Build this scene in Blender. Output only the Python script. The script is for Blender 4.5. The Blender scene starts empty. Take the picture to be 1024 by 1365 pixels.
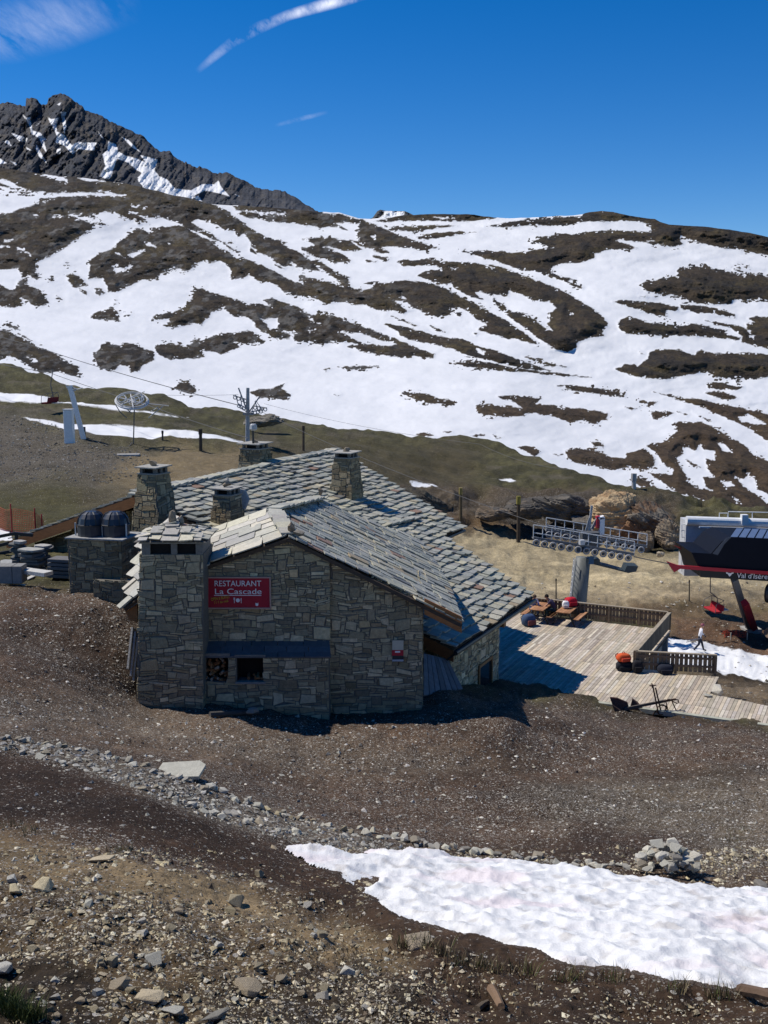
import bpy, math, random
import numpy as np
from mathutils import Vector, Matrix
from mathutils.bvhtree import BVHTree
random.seed(7)
RNG = np.random.default_rng(11)
SC = bpy.context.scene
COL = SC.collection
R = math.radians

# ------------------------------------------------------------------ camera
FOC, CX, CY = 1420.0, 512.0, 682.5
PITCH = math.atan(217.5 / FOC)
CP, SP = math.cos(PITCH), math.sin(PITCH)
cam_d = bpy.data.cameras.new('camera')
cam = bpy.data.objects.new('camera', cam_d)
COL.objects.link(cam)
cam.rotation_euler = (math.pi / 2 - PITCH, 0, 0)
cam_d.sensor_fit = 'VERTICAL'
cam_d.sensor_height = 36.0
cam_d.lens = FOC / 1365.0 * 36.0
cam_d.clip_start = 0.05
cam_d.clip_end = 60000
SC.camera = cam

def P(px, py, Y):
    """the point of the place at ground distance Y that lies on this line of sight"""
    u = (px - CX) / FOC
    v = (py - CY) / FOC
    dy = CP - v * SP
    dz = -SP - v * CP
    t = Y / dy
    return Vector((u * t, Y, dz * t))

def proj(p):
    d = p[1] * CP - p[2] * SP
    v = p[1] * SP + p[2] * CP
    return CX + FOC * p[0] / d, CY - FOC * v / d

def P_np(px, py, Y):
    u = (px - CX) / FOC
    v = (py - CY) / FOC
    t = Y / (CP - v * SP)
    return np.stack([u * t, Y + 0 * u, (-SP - v * CP) * t], -1)

def ray(px, py):
    p = P(px, py, 1.0)
    return p.normalized()

def on_plane(px, py, p0, n):
    d = ray(px, py)
    return d * (p0.dot(n) / d.dot(n))

# ------------------------------------------------------------------ noise
def _h(ix, iy, s):
    with np.errstate(over='ignore'):
        n = (ix.astype(np.int64) * 374761393 + iy.astype(np.int64) * 668265263 + s * 1442695041) & 0xffffffff
        n = ((n ^ (n >> 13)) * 1274126177) & 0xffffffff
        n = (n ^ (n >> 16)) & 0xffffff
    return n / float(0xffffff)

def vnoise(x, y, s=0):
    ix = np.floor(x); iy = np.floor(y)
    fx = x - ix; fy = y - iy
    fx = fx * fx * fx * (fx * (fx * 6 - 15) + 10); fy = fy * fy * fy * (fy * (fy * 6 - 15) + 10)
    a = _h(ix, iy, s); b = _h(ix + 1, iy, s); c = _h(ix, iy + 1, s); d = _h(ix + 1, iy + 1, s)
    return (a + (b - a) * fx) * (1 - fy) + (c + (d - c) * fx) * fy - 0.5

def fbm(x, y, s=0, o=4, g=0.5):
    r = 0; a = 1.0
    for k in range(o):
        r = r + a * vnoise(x * 2 ** k + k * 13.7, y * 2 ** k - k * 7.3, s + k)
        a *= g
    return r

def worley(x, y, s=0):
    ix = np.floor(x); iy = np.floor(y)
    best = np.full(x.shape, 9.0)
    for dx in (-1, 0, 1):
        for dy in (-1, 0, 1):
            cx = ix + dx; cy = iy + dy
            px = cx + _h(cx, cy, s); py = cy + _h(cx, cy, s + 5)
            best = np.minimum(best, (px - x) ** 2 + (py - y) ** 2)
    return np.sqrt(best)

def sdf(px, py, poly):
    """signed distance in the same units, negative inside"""
    poly = np.asarray(poly, float)
    shp = px.shape
    x = px.ravel(); y = py.ravel()
    d = np.full(x.shape, 1e12); ins = np.zeros(x.shape, bool)
    n = len(poly)
    for i in range(n):
        ax, ay = poly[i]; bx, by = poly[(i + 1) % n]
        ex, ey = bx - ax, by - ay
        l2 = ex * ex + ey * ey + 1e-9
        t = np.clip(((x - ax) * ex + (y - ay) * ey) / l2, 0, 1)
        d = np.minimum(d, (x - ax - t * ex) ** 2 + (y - ay - t * ey) ** 2)
        c = (ay > y) != (by > y)
        with np.errstate(divide='ignore', invalid='ignore'):
            xi = (bx - ax) * (y - ay) / (by - ay if by != ay else 1e-9) + ax
        ins ^= c & (x < xi)
    d = np.sqrt(d)
    return np.where(ins, -d, d).reshape(shp)

def sm(a, b, x):
    t = np.clip((x - a) / (b - a), 0, 1)
    return t * t * (3 - 2 * t)

# ------------------------------------------------------------------ materials
MATS = {}
def mat(name, col=(0.5, 0.5, 0.5), rough=0.85, attr=None, var=0.25, scale=3.0, bump=0.0, bscale=None,
        metal=0.0, detail=5.0, stretch=(1, 1, 1), spec=0.3):
    """procedural material: base colour (or the 'Col' attribute) broken by two noises, optional bump"""
    if name in MATS: return MATS[name]
    m = bpy.data.materials.new(name); m.use_nodes = True
    nt = m.node_tree; N = nt.nodes; L = nt.links
    bs = N['Principled BSDF']
    tc = N.new('ShaderNodeTexCoord'); mp = N.new('ShaderNodeMapping')
    mp.inputs['Scale'].default_value = stretch
    L.new(tc.outputs['Object'], mp.inputs['Vector'])
    nz = N.new('ShaderNodeTexNoise'); nz.inputs['Scale'].default_value = scale; nz.inputs['Detail'].default_value = detail
    nz.inputs['Roughness'].default_value = 0.65
    L.new(mp.outputs[0], nz.inputs['Vector'])
    rmp = N.new('ShaderNodeMapRange')
    rmp.inputs['From Min'].default_value = 0.25; rmp.inputs['From Max'].default_value = 0.75
    rmp.inputs['To Min'].default_value = 1 - var; rmp.inputs['To Max'].default_value = 1 + var
    L.new(nz.outputs['Fac'], rmp.inputs['Value'])
    mx = N.new('ShaderNodeMix'); mx.data_type = 'RGBA'; mx.blend_type = 'MULTIPLY'; mx.inputs['Factor'].default_value = 1
    if attr:
        at = N.new('ShaderNodeAttribute'); at.attribute_name = attr
        L.new(at.outputs['Color'], mx.inputs['A'])
    else:
        mx.inputs['A'].default_value = (*col, 1)
    L.new(rmp.outputs[0], mx.inputs['B'])
    L.new(mx.outputs['Result'], bs.inputs['Base Color'])
    bs.inputs['Roughness'].default_value = rough
    bs.inputs['Metallic'].default_value = metal
    bs.inputs['Specular IOR Level'].default_value = spec
    if bump:
        n2 = N.new('ShaderNodeTexNoise'); n2.inputs['Scale'].default_value = bscale or scale * 4; n2.inputs['Detail'].default_value = 6
        L.new(mp.outputs[0], n2.inputs['Vector'])
        bp = N.new('ShaderNodeBump'); bp.inputs['Strength'].default_value = min(1, bump); bp.inputs['Distance'].default_value = 0.03
        L.new(n2.outputs['Fac'], bp.inputs['Height']); L.new(bp.outputs[0], bs.inputs['Normal'])
    MATS[name] = m
    return m

# ------------------------------------------------------------------ mesh helpers
def link(o, parent=None):
    COL.objects.link(o)
    if parent is not None: o.parent = parent
    return o

def tag(o, label, cat, group=None, kind=None):
    if label: o['label'] = label
    if cat: o['category'] = cat
    if group: o['group'] = group
    if kind: o['kind'] = kind
    return o

def thing(name, loc, label, cat, group=None, kind=None):
    o = bpy.data.objects.new(name, None); o.empty_display_size = 0.2
    o.location = loc; link(o)
    return tag(o, label, cat, group, kind)

def wloc(o):
    v = Vector((0, 0, 0))
    while o is not None:
        v = v + o.location; o = o.parent
    return v

class MB:
    """collects faces in place coordinates; build() links them as ONE mesh object"""
    def __init__(s): s.v = []; s.f = []; s.c = []; s.smooth = False
    def add(s, vs, fs, col=(0.5, 0.5, 0.5)):
        b = len(s.v)
        s.v.extend([tuple(v) for v in vs])
        for f in fs:
            s.f.append(tuple(b + i for i in f)); s.c.append(col)
    def hexa(s, p, col=(0.5, 0.5, 0.5)):
        """8 corners: bottom 0-3 counter-clockwise, top 4-7"""
        s.add(p, [(3, 2, 1, 0), (4, 5, 6, 7), (0, 1, 5, 4), (1, 2, 6, 5), (2, 3, 7, 6), (3, 0, 4, 7)], col)
    def box(s, o, ax, ay, az, col=(0.5, 0.5, 0.5)):
        """corner o and three edge vectors"""
        o, ax, ay, az = map(Vector, (o, ax, ay, az))
        s.hexa([o, o + ax, o + ax + ay, o + ay, o + az, o + ax + az, o + ax + ay + az, o + ay + az], col)
    def cbox(s, c, sx, sy, sz, rz=0.0, col=(0.5, 0.5, 0.5)):
        """box centred in x,y standing on c"""
        X = Vector((math.cos(rz), math.sin(rz), 0)); Y = Vector((-math.sin(rz), math.cos(rz), 0)); c = Vector(c)
        s.box(c - X * sx / 2 - Y * sy / 2, X * sx, Y * sy, Vector((0, 0, sz)), col)
    def bar(s, a, b, w, h, up=(0, 0, 1), col=(0.5, 0.5, 0.5)):
        a, b = Vector(a), Vector(b); d = (b - a).normalized(); up = Vector(up)
        x = d.cross(up)
        if x.length < 1e-4: x = d.cross(Vector((1, 0, 0)))
        x.normalize(); z = x.cross(d).normalized()
        s.box(a - x * w / 2 - z * h / 2, x * w, b - a, z * h, col)
    def tube(s, pts, r, n=8, col=(0.5, 0.5, 0.5), cap=True):
        pts = [Vector(p) for p in pts]
        rs = r if isinstance(r, (list, tuple)) else [r] * len(pts)
        vs = []; fs = []; px = None
        for i, p in enumerate(pts):
            d = (pts[min(i + 1, len(pts) - 1)] - pts[max(i - 1, 0)]).normalized()
            if px is None:
                px = d.cross(Vector((0, 0, 1)))
                if px.length < 1e-3: px = d.cross(Vector((0, 1, 0)))
            else:
                px = px - d * px.dot(d)
            px = px.normalized(); y = d.cross(px)
            for k in range(n):
                a = 2 * math.pi * k / n
                vs.append(p + (px * math.cos(a) + y * math.sin(a)) * rs[i])
        for i in range(len(pts) - 1):
            for k in range(n):
                fs.append((i * n + k, i * n + (k + 1) % n, (i + 1) * n + (k + 1) % n, (i + 1) * n + k))
        if cap:
            fs.append(tuple(range(n))[::-1]); fs.append(tuple((len(pts) - 1) * n + k for k in range(n)))
        s.add(vs, fs, col)
    def ring(s, c, axis, rad, r, n=16, m=6, col=(0.5, 0.5, 0.5)):
        axis = Vector(axis).normalized(); x = axis.orthogonal().normalized(); y = axis.cross(x)
        pts = [Vector(c) + (x * math.cos(2 * math.pi * k / n) + y * math.sin(2 * math.pi * k / n)) * rad for k in range(n)]
        vs = []; fs = []
        for k, p in enumerate(pts):
            o = (p - Vector(c)).normalized()
            for j in range(m):
                a = 2 * math.pi * j / m
                vs.append(p + (o * math.cos(a) + axis * math.sin(a)) * r)
        for k in range(n):
            for j in range(m):
                fs.append((k * m + j, k * m + (j + 1) % m, ((k + 1) % n) * m + (j + 1) % m, ((k + 1) % n) * m + j))
        s.add(vs, fs, col)
    def prism(s, poly, d, col=(0.5, 0.5, 0.5)):
        """closed planar outline swept along vector d"""
        n = len(poly); d = Vector(d)
        a = [Vector(p) for p in poly]; b = [p + d for p in a]
        fs = [tuple(range(n))[::-1], tuple(range(n, 2 * n))]
        fs += [(i, (i + 1) % n, n + (i + 1) % n, n + i) for i in range(n)]
        s.add(a + b, fs, col)
    def build(s, name, m, parent=None, loc=None, smooth=False, bevel=0.0, fixn=True):
        base = wloc(parent) if parent is not None else (Vector(loc) if loc is not None else Vector((0, 0, 0)))
        me = bpy.data.meshes.new(name)
        if loc is not None and parent is not None:
            off = Vector(loc)
        else:
            off = base
        me.from_pydata([tuple(Vector(v) - off) for v in s.v], [], s.f)
        me.materials.append(m)
        ca = me.color_attributes.new('Col', 'FLOAT_COLOR', 'CORNER')
        arr = np.ones((len(me.loops), 4), np.float32); k = 0
        for f, c in zip(s.f, s.c):
            arr[k:k + len(f), :3] = c; k += len(f)
        ca.data.foreach_set('color', arr.ravel())
        if smooth: me.polygons.foreach_set('use_smooth', [True] * len(me.polygons))
        if fixn:
            import bmesh
            bm = bmesh.new(); bm.from_mesh(me); bmesh.ops.recalc_face_normals(bm, faces=bm.faces); bm.to_mesh(me); bm.free()
        me.update()
        o = bpy.data.objects.new(name, me)
        if parent is None: o.location = base
        elif loc is not None: o.location = off - base
        link(o, parent)
        if bevel:
            b = o.modifiers.new('bevel', 'BEVEL'); b.width = bevel; b.segments = 2; b.limit_method = 'ANGLE'
        return o

def np_mesh(name, V, Q, m, attrs=None, smooth=True, loc=(0, 0, 0), parent=None):
    """V (n,3), Q (k,4) or (k,3) index arrays; attrs {name: (n,) floats or (n,3) colours}"""
    V = np.asarray(V, np.float64) - np.asarray(loc)
    Q = np.asarray(Q, np.int32); k, w = Q.shape
    me = bpy.data.meshes.new(name)
    me.vertices.add(len(V)); me.vertices.foreach_set('co', V.astype(np.float32).ravel())
    me.loops.add(k * w); me.loops.foreach_set('vertex_index', Q.ravel())
    me.polygons.add(k)
    me.polygons.foreach_set('loop_start', np.arange(0, k * w, w, dtype=np.int32))
    me.polygons.foreach_set('use_smooth', np.full(k, smooth))
    me.update(calc_edges=True)
    me.materials.append(m)
    for an, a in (attrs or {}).items():
        a = np.asarray(a, np.float32)
        if a.ndim == 1:
            me.attributes.new(an, 'FLOAT', 'POINT').data.foreach_set('value', a)
        else:
            c = np.ones((len(V), 4), np.float32); c[:, :3] = a
            me.attributes.new(an, 'FLOAT_COLOR', 'POINT').data.foreach_set('color', c.ravel())
    me.validate()
    o = bpy.data.objects.new(name, me); o.location = loc
    return link(o, parent)

def grid_quads(nr, nc):
    i = np.arange(nr * nc).reshape(nr, nc)
    return np.stack([i[:-1, :-1], i[1:, :-1], i[1:, 1:], i[:-1, 1:]], -1).reshape(-1, 4)

def jit(c, a=0.15):
    k = 1 + random.uniform(-a, a)
    return (c[0] * k, c[1] * k * (1 + random.uniform(-.02, .02)), c[2] * k * (1 + random.uniform(-.04, .04)))
# ================================================================== TERRAIN
def T(ox, oy, s, pts): return [(ox + x / s, oy + y / s) for x, y in pts]
# outlines of bare ground (D) and snow (S) on the big slope, in the order they are laid
OPS = []
def D(t, *pts): OPS.append((1, T(*t, pts)))
def S(t, *pts): OPS.append((0, T(*t, pts)))
T3 = (0, 220, 5.12); T4 = (0, 370, 5.12); T5 = (190, 260, 5.12); T6 = (190, 370, 5.12); T7 = (370, 260, 5.12)
T8 = (370, 380, 5.12); U1 = (480, 260, 4.267); U2 = (560, 330, 3.657); U3 = (680, 270, 5.12); U4 = (824, 270, 5.12)
U5 = (800, 390, 4.571); U6 = (520, 490, 4.267); U7 = (700, 500, 3.16); U8 = (380, 470, 4.267); PX = (0, 0, 1)
# left mass, everything from the shoulder down to the main snow bowl
D(PX, (-420, 150), (420, 200), (430, 284), (452, 285), (479, 292), (487, 295), (495, 298), (515, 306), (514, 309), (488, 306), (480, 302),
  (474, 306), (464, 307), (446, 302), (420, 305), (404, 300), (370, 297), (390, 318), (378, 327), (401, 337), (423, 346), (438, 356), (452, 365), (466, 369),
  (464, 377), (472, 385), (485, 387), (500, 382), (520, 400), (522, 410), (516, 416), (505, 411), (485, 406), (471, 406), (452, 402),
  (436, 405), (423, 399), (407, 395), (393, 394), (382, 392), (372, 382), (360, 376), (348, 377), (341, 372), (332, 366), (324, 371), (309, 372), (307, 358),
  (300, 351), (293, 348), (280, 351), (272, 348), (262, 352), (257, 358), (250, 361), (246, 362), (240, 358), (225, 360), (212, 366), (209, 371), (190, 373),
  (174, 381), (164, 386), (156, 390), (144, 388), (143, 382), (137, 370), (118, 372), (120, 352), (100, 350), (70, 350), (53, 368), (48, 373), (37, 366), (30, 370),
  (24, 357), (0, 360), (-420, 350))
# strips of snow over it
S(T3, (-2100, 60), (-400, 75), (0, 92), (70, 112), (150, 158), (240, 184), (300, 182), (310, 192), (420, 190), (560, 188), (740, 196), (860, 205), (865, 218), (740, 210), (600, 207), (450, 215),
  (340, 225), (280, 235), (300, 250), (240, 255), (230, 275), (130, 298), (100, 320), (0, 328), (-400, 345), (-2100, 360))
D(T3, (-60, 110), (0, 120), (60, 140), (90, 158), (0, 145)); D(T3, (100, 178), (240, 190), (150, 195)); D(T3, (-90, 185), (90, 190), (-90, 196))
S(T3, (450, 340), (510, 335), (580, 350), (610, 362), (650, 355), (630, 328), (720, 320), (780, 322), (860, 355), (920, 375), (940, 405), (960, 400), (950, 380),
  (1010, 385), (990, 365), (920, 335), (880, 320), (940, 325), (980, 348), (1040, 360), (1110, 360), (1180, 385), (1245, 405), (1268, 425), (1223, 413), (1143, 420), (1043, 430), (1018, 463),
  (970, 435), (925, 432), (870, 480), (810, 520), (790, 555), (750, 580), (680, 600), (620, 640), (610, 680), (615, 720), (600, 790), (500, 830), (330, 830), (255, 768), (270, 750), (245, 720),
  (245, 680), (280, 650), (350, 620), (400, 590), (470, 545), (500, 520), (560, 480), (635, 430), (640, 400), (560, 380), (500, 352))
D(T3, (640, 395), (690, 392), (720, 405), (680, 412)); D(T3, (455, 680), (480, 685), (470, 690)); D(T3, (455, 750), (500, 740), (550, 768), (520, 790), (470, 775))
S(T5, (335, 185), (380, 165), (470, 190), (510, 205), (560, 240), (630, 245), (650, 280), (690, 262), (745, 330), (740, 350), (780, 375), (780, 395), (850, 410), (920, 465), (970, 490),
  (1024, 484), (1010, 460), (1024, 455), (1060, 490), (1120, 505), (1220, 520), (1175, 478), (1245, 520), (1320, 570), (1375, 630), (1250, 590), (1190, 575), (1080, 545), (1100, 600), (1040, 595),
  (920, 530), (800, 470), (700, 435), (640, 430), (590, 385), (530, 370), (480, 325), (420, 290), (330, 245), (380, 250), (440, 285), (510, 312), (520, 295), (450, 250), (380, 215))
D(T5, (545, 320), (580, 335), (650, 385), (600, 370), (560, 345)); D(T5, (735, 350), (760, 375), (785, 410), (735, 385)); D(T5, (500, 210), (520, 220), (505, 226))
D(T5, (655, 412), (712, 440), (670, 428)); D(T5, (590, 315), (620, 320), (600, 326)); D(T5, (905, 475), (970, 503), (930, 495))
S(T5, (440, 50), (520, 60), (660, 68), (610, 75), (640, 100), (720, 110), (850, 118), (985, 130), (960, 137), (800, 128), (680, 115), (650, 130), (720, 150), (850, 175), (1024, 195), (1100, 205), (1190, 218),
  (1322, 252), (1442, 292), (1542, 322), (1450, 310), (1400, 295), (1422, 308), (1352, 305), (1302, 296), (1200, 293), (1092, 300), (1172, 338), (1177, 356), (1087, 356), (1087, 377), (1112, 402),
  (1192, 442), (1150, 450), (1080, 400), (992, 332), (960, 340), (1000, 330), (940, 305), (850, 290), (760, 240), (690, 190), (640, 155), (600, 135), (600, 115))
D(T5, (560, 238), (600, 200), (640, 160), (690, 205), (700, 262), (650, 282), (630, 246))
S(T7, (385, 190), (460, 190), (570, 195), (620, 220), (740, 250), (640, 250), (570, 240), (550, 262), (480, 240))
S(T3, (240, 55), (370, 70), (470, 95), (460, 115), (330, 85)); S(T3, (530, 90), (600, 85), (740, 115), (640, 115)); S(T3, (785, 112), (855, 127), (800, 120))
S(T3, (665, 170), (700, 172), (780, 195), (720, 190)); S(T3, (885, 270), (1000, 295), (930, 290)); S(T3, (355, 350), (405, 352), (380, 358)); S(T3, (30, 510), (90, 505), (75, 520), (30, 525))
S(T3, (0, 550), (70, 550), (0, 565)); S(T3, (120, 565), (150, 570), (210, 608), (170, 600)); S(T3, (770, 690), (800, 680), (820, 700), (860, 705), (880, 685), (910, 690), (880, 710), (790, 740))
S(T3, (880, 610), (940, 590), (1000, 565), (990, 580), (910, 630)); S(T3, (790, 600), (810, 600), (855, 635)); S(T3, (985, 525), (1015, 530), (1020, 550), (1000, 550)); S(T3, (225, 338), (265, 342), (240, 346))
S(T5, (15, 320), (40, 320), (100, 350), (95, 368), (40, 345)); S(T5, (165, 318), (200, 335), (180, 338)); S(T7, (0, 122), (65, 130), (20, 136))
# left middle rocks standing in the snow
D(T4, (-2100, 60), (-300, 40), (0, 50), (50, 75), (100, 85), (125, 20), (180, 5), (195, 20), (160, 45), (240, 70), (280, 100), (310, 130), (340, 175), (280, 195), (240, 195), (190, 160), (145, 135), (160, 175), (100, 208), (0, 200), (-300, 190), (-2100, 220))
D(T4, (460, 15), (480, -10), (560, 10), (600, 50), (560, 60), (510, 72)); D(T4, (540, 75), (590, 90), (595, 118), (560, 105)); D(T4, (650, 75), (690, 75), (720, 105), (680, 125), (655, 110))
D(T4, (325, 20), (360, 15), (340, 30)); D(T4, (385, 125), (425, 152), (395, 140))
D(T4, (620, 265), (650, 240), (700, 225), (750, 205), (805, 225), (808, 295), (720, 285), (640, 285)); D(T4, (855, 255), (905, 245), (880, 268)); D(T4, (780, 150), (803, 152), (785, 160)); D(T4, (770, 175), (795, 182), (775, 190))
D(T4, (-2100, 330), (-300, 330), (0, 355), (60, 365), (100, 390), (210, 430), (240, 460), (370, 515), (460, 570), (530, 605), (550, 680), (480, 670), (400, 640), (340, 650), (295, 660), (230, 630), (170, 585), (60, 535), (0, 545), (-300, 520), (-2100, 600))
S(T4, (185, 545), (240, 550), (260, 575), (220, 580)); D(T4, (30, 315), (70, 315), (140, 360), (100, 355)); D(T4, (125, 385), (180, 405), (230, 435), (190, 425))
D(T6, (60, 285), (100, 250), (190, 235), (200, 245), (280, 205), (310, 155), (340, 150), (335, 110), (350, 70), (390, 75), (500, 105), (560, 125), (690, 165), (720, 185), (780, 175), (870, 195), (825, 155), (890, 135),
  (940, 165), (1024, 185), (1052, 190), (1112, 235), (1182, 260), (1192, 245), (1292, 256), (1392, 291), (1482, 331), (1562, 351), (1682, 401), (1802, 446), (1902, 491), (1990, 520), (1990, 550),
  (1852, 536), (1822, 551), (1742, 541), (1622, 526), (1502, 506), (1402, 471), (1472, 456), (1392, 441), (1342, 446), (1282, 441), (1232, 456), (1152, 441), (1062, 441), (1010, 400),
  (1000, 415), (900, 395), (830, 375), (760, 330), (770, 300), (700, 265), (640, 270), (590, 240), (550, 215), (470, 240), (460, 280), (430, 285), (400, 325), (350, 310), (300, 315), (350, 318), (210, 340), (140, 325), (190, 310), (180, 280), (100, 290))
S(T6, (820, 285), (920, 275), (930, 310), (915, 350), (870, 350)); S(T6, (540, 205), (560, 200), (556, 212)); S(T8, (415, 310), (480, 325), (560, 330), (620, 345), (690, 375), (770, 385), (815, 405), (720, 415), (600, 400), (540, 380), (480, 345))
S(T8, (205, 230), (240, 225), (245, 250)); S(T8, (210, 310), (255, 305), (220, 325)); S(T8, (40, 315), (120, 330), (110, 350)); S(T8, (265, 257), (300, 258), (270, 265))
D(T8, (-60, 330), (0, 320), (60, 345), (75, 365), (20, 365), (-40, 360))
D(T6, (85, 470), (110, 450), (170, 450), (300, 470), (340, 455), (350, 425), (400, 430), (480, 400), (540, 375), (620, 378), (720, 362), (770, 380), (800, 410), (835, 435), (720, 452), (620, 435), (665, 475), (550, 522), (480, 505), (410, 500), (430, 545), (370, 550), (240, 555), (190, 560), (110, 530), (90, 500))
D(T4, (635, 520), (680, 490), (690, 460), (720, 442), (780, 450), (825, 465), (840, 445), (940, 450), (960, 475), (1053, 510), (1053, 560), (975, 600), (940, 645), (890, 645), (880, 610), (820, 595), (790, 630), (750, 640), (690, 625), (660, 585))
D(PX, (232, 517), (238, 511), (250, 509), (257, 513), (262, 520), (258, 525), (245, 523)); D(PX, (333, 523), (345, 518), (360, 518), (372, 514), (381, 510), (376, 518), (388, 526), (385, 533), (362, 531), (345, 531))
# middle band
D(T7, (170, 300), (280, 292), (380, 295), (430, 305), (500, 310), (545, 345), (575, 370), (520, 385), (450, 385), (370, 355), (320, 350), (380, 375), (440, 400), (500, 445), (490, 455), (410, 458), (390, 470), (330, 440), (270, 430), (200, 395), (165, 375), (165, 355), (255, 350), (250, 335))
D(T7, (560, 160), (640, 190), (700, 215), (760, 240), (800, 260), (860, 290), (990, 325), (1024, 345), (1090, 358), (1024, 378), (900, 362), (740, 350), (700, 352), (770, 390), (760, 402), (700, 395), (620, 365), (550, 345), (510, 312), (620, 320), (560, 262))
D(T7, (645, 405), (690, 415), (775, 430), (740, 455), (700, 440), (650, 425)); D(T7, (600, 445), (680, 450), (660, 462), (610, 458)); D(T7, (605, 600), (650, 598), (640, 612), (610, 612))
D(U1, (30, 550), (85, 540), (75, 520), (90, 500), (180, 495), (260, 485), (330, 490), (400, 500), (460, 520), (550, 565), (640, 610), (740, 665), (830, 710), (900, 760), (1000, 830), (1010, 850), (940, 838), (880, 815), (840, 820), (760, 795), (700, 775), (670, 768),
  (690, 750), (720, 738), (640, 690), (610, 655), (560, 640), (520, 645), (510, 680), (470, 695), (430, 690), (360, 665), (300, 640), (260, 600), (190, 600), (230, 625), (262, 660), (250, 680), (180, 655), (130, 625), (75, 605), (120, 630), (150, 668), (60, 640), (0, 615), (-60, 590), (0, 560))
D(U1, (548, 665), (575, 668), (570, 690), (552, 685)); S(U1, (235, 570), (262, 590), (240, 585)); S(U1, (155, 580), (180, 583), (165, 588))
D(U1, (210, 380), (250, 365), (300, 370), (380, 365), (470, 380), (520, 378), (640, 385), (700, 392), (770, 418), (710, 392), (800, 405), (880, 440), (960, 470), (1024, 490), (1120, 530), (1200, 570), (1290, 625), (1370, 680), (1400, 715), (1412, 750), (1375, 770), (1390, 800), (1300, 815), (1240, 835), (1228, 870),
  (1180, 895), (1110, 875), (1070, 850), (1010, 815), (950, 765), (870, 710), (800, 655), (760, 600), (740, 570), (690, 548), (660, 555), (690, 590), (620, 575), (560, 545), (530, 520), (520, 500), (490, 510), (400, 485), (325, 460), (360, 435), (470, 420), (430, 400), (370, 400), (300, 405), (245, 405), (240, 390))
S(U2, (355, 230), (430, 240), (435, 212), (500, 230), (550, 260), (600, 265), (630, 262), (665, 290), (655, 305), (630, 320), (635, 350), (620, 370), (645, 405), (600, 385), (560, 350), (520, 325), (470, 315), (430, 308), (410, 280), (370, 262))
S(U2, (725, 310), (750, 325), (735, 325)); S(U2, (148, 98), (185, 98), (170, 108)); S(U2, (315, 80), (370, 102), (340, 95))
# upper right
D(U1, (60, 150), (180, 125), (200, 60), (700, 60), (780, 130), (700, 142), (600, 150), (480, 148), (300, 145), (150, 152)); S(U1, (410, 125), (540, 130), (470, 137))
D(U1, (140, 182), (300, 178), (420, 170), (555, 175), (480, 185), (330, 205), (220, 205)); D(U1, (315, 240), (420, 215), (530, 205), (675, 210), (560, 222), (480, 240), (380, 252))
D(U1, (-20, 205), (60, 205), (140, 210), (200, 220), (250, 245), (320, 265), (360, 270), (340, 285), (440, 303), (350, 315), (260, 295), (100, 290), (0, 280)); S(U1, (65, 235), (90, 235), (75, 243))
D(U1, (575, 320), (700, 315), (800, 320), (860, 328), (950, 320), (1076, 298), (1045, 283), (970, 266), (999, 252), (1036, 239), (1120, 225), (1145, 216), (1203, 222), (1270, 212), (1370, 203), (1486, 201), (1570, 205), (1653, 209), (1655, 185), (1628, 174),
  (1660, 150), (1760, 130), (2080, 120), (2900, 190), (2900, 420), (2380, 350), (2270, 333), (2178, 315), (2070, 302), (1970, 281), (1900, 263), (1834, 241), (1820, 255), (1840, 280), (1786, 293), (1670, 280), (1627, 268), (1575, 263), (1525, 258),
  (1480, 253), (1454, 260), (1510, 275), (1577, 302), (1550, 308), (1428, 309), (1336, 334), (1332, 364), (1236, 384), (1128, 393), (1078, 426), (1103, 451), (1224, 480), (1178, 488), (1270, 526), (1262, 536), (1145, 484), (1070, 451), (978, 430), (900, 420), (760, 370), (700, 360), (650, 335))
S(U3, (925, 256), (990, 262), (940, 266)); S(U3, (240, 308), (300, 306), (270, 314))
D(U3, (-200, 115), (0, 125), (250, 102), (490, 90), (510, 40), (1000, 60), (1024, 150), (990, 148), (860, 126), (800, 122), (700, 130), (560, 128), (520, 128), (480, 135), (400, 150), (200, 155), (0, 165), (-100, 170)) if False else None
D(U3, (0, 130), (120, 115), (250, 105), (490, 92), (520, 40), (1000, 60), (1060, 150), (990, 150), (860, 128), (800, 123), (700, 130), (560, 128), (520, 128), (480, 135), (400, 150), (200, 157), (0, 163), (-100, 166), (-180, 163), (-90, 150))
D(U4, (155, 560), (190, 540), (260, 535), (275, 520), (390, 505), (415, 490), (405, 470), (420, 445), (500, 436), (600, 436), (640, 450), (690, 458), (720, 455), (760, 475), (830, 495), (880, 500), (850, 480), (790, 460), (830, 462), (900, 485), (960, 490), (1024, 505), (1800, 560), (1800, 720),
  (1024, 665), (940, 660), (870, 675), (800, 660), (770, 690), (670, 698), (540, 690), (480, 670), (470, 655), (370, 630), (250, 622), (190, 605))
D(U4, (145, 640), (190, 636), (198, 645)); D(U4, (240, 640), (270, 638), (255, 645)); D(U4, (805, 440), (850, 445), (830, 450)); D(U4, (850, 434), (895, 440), (870, 444))
D(U5, (75, 55), (120, 45), (250, 55), (380, 65), (480, 90), (470, 110), (410, 110), (400, 120), (415, 150), (350, 140), (290, 125), (230, 100), (150, 80)); D(U5, (490, 75), (560, 75), (640, 85), (760, 110), (820, 130), (825, 155), (780, 150), (700, 130), (600, 125), (490, 95))
D(U5, (105, 195), (125, 165), (160, 145), (220, 155), (300, 185), (380, 190), (500, 200), (560, 185), (620, 195), (720, 220), (780, 230), (750, 245), (855, 275), (850, 290), (760, 280), (690, 275), (600, 268), (480, 262), (350, 260), (260, 255), (160, 250), (120, 225))
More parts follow.
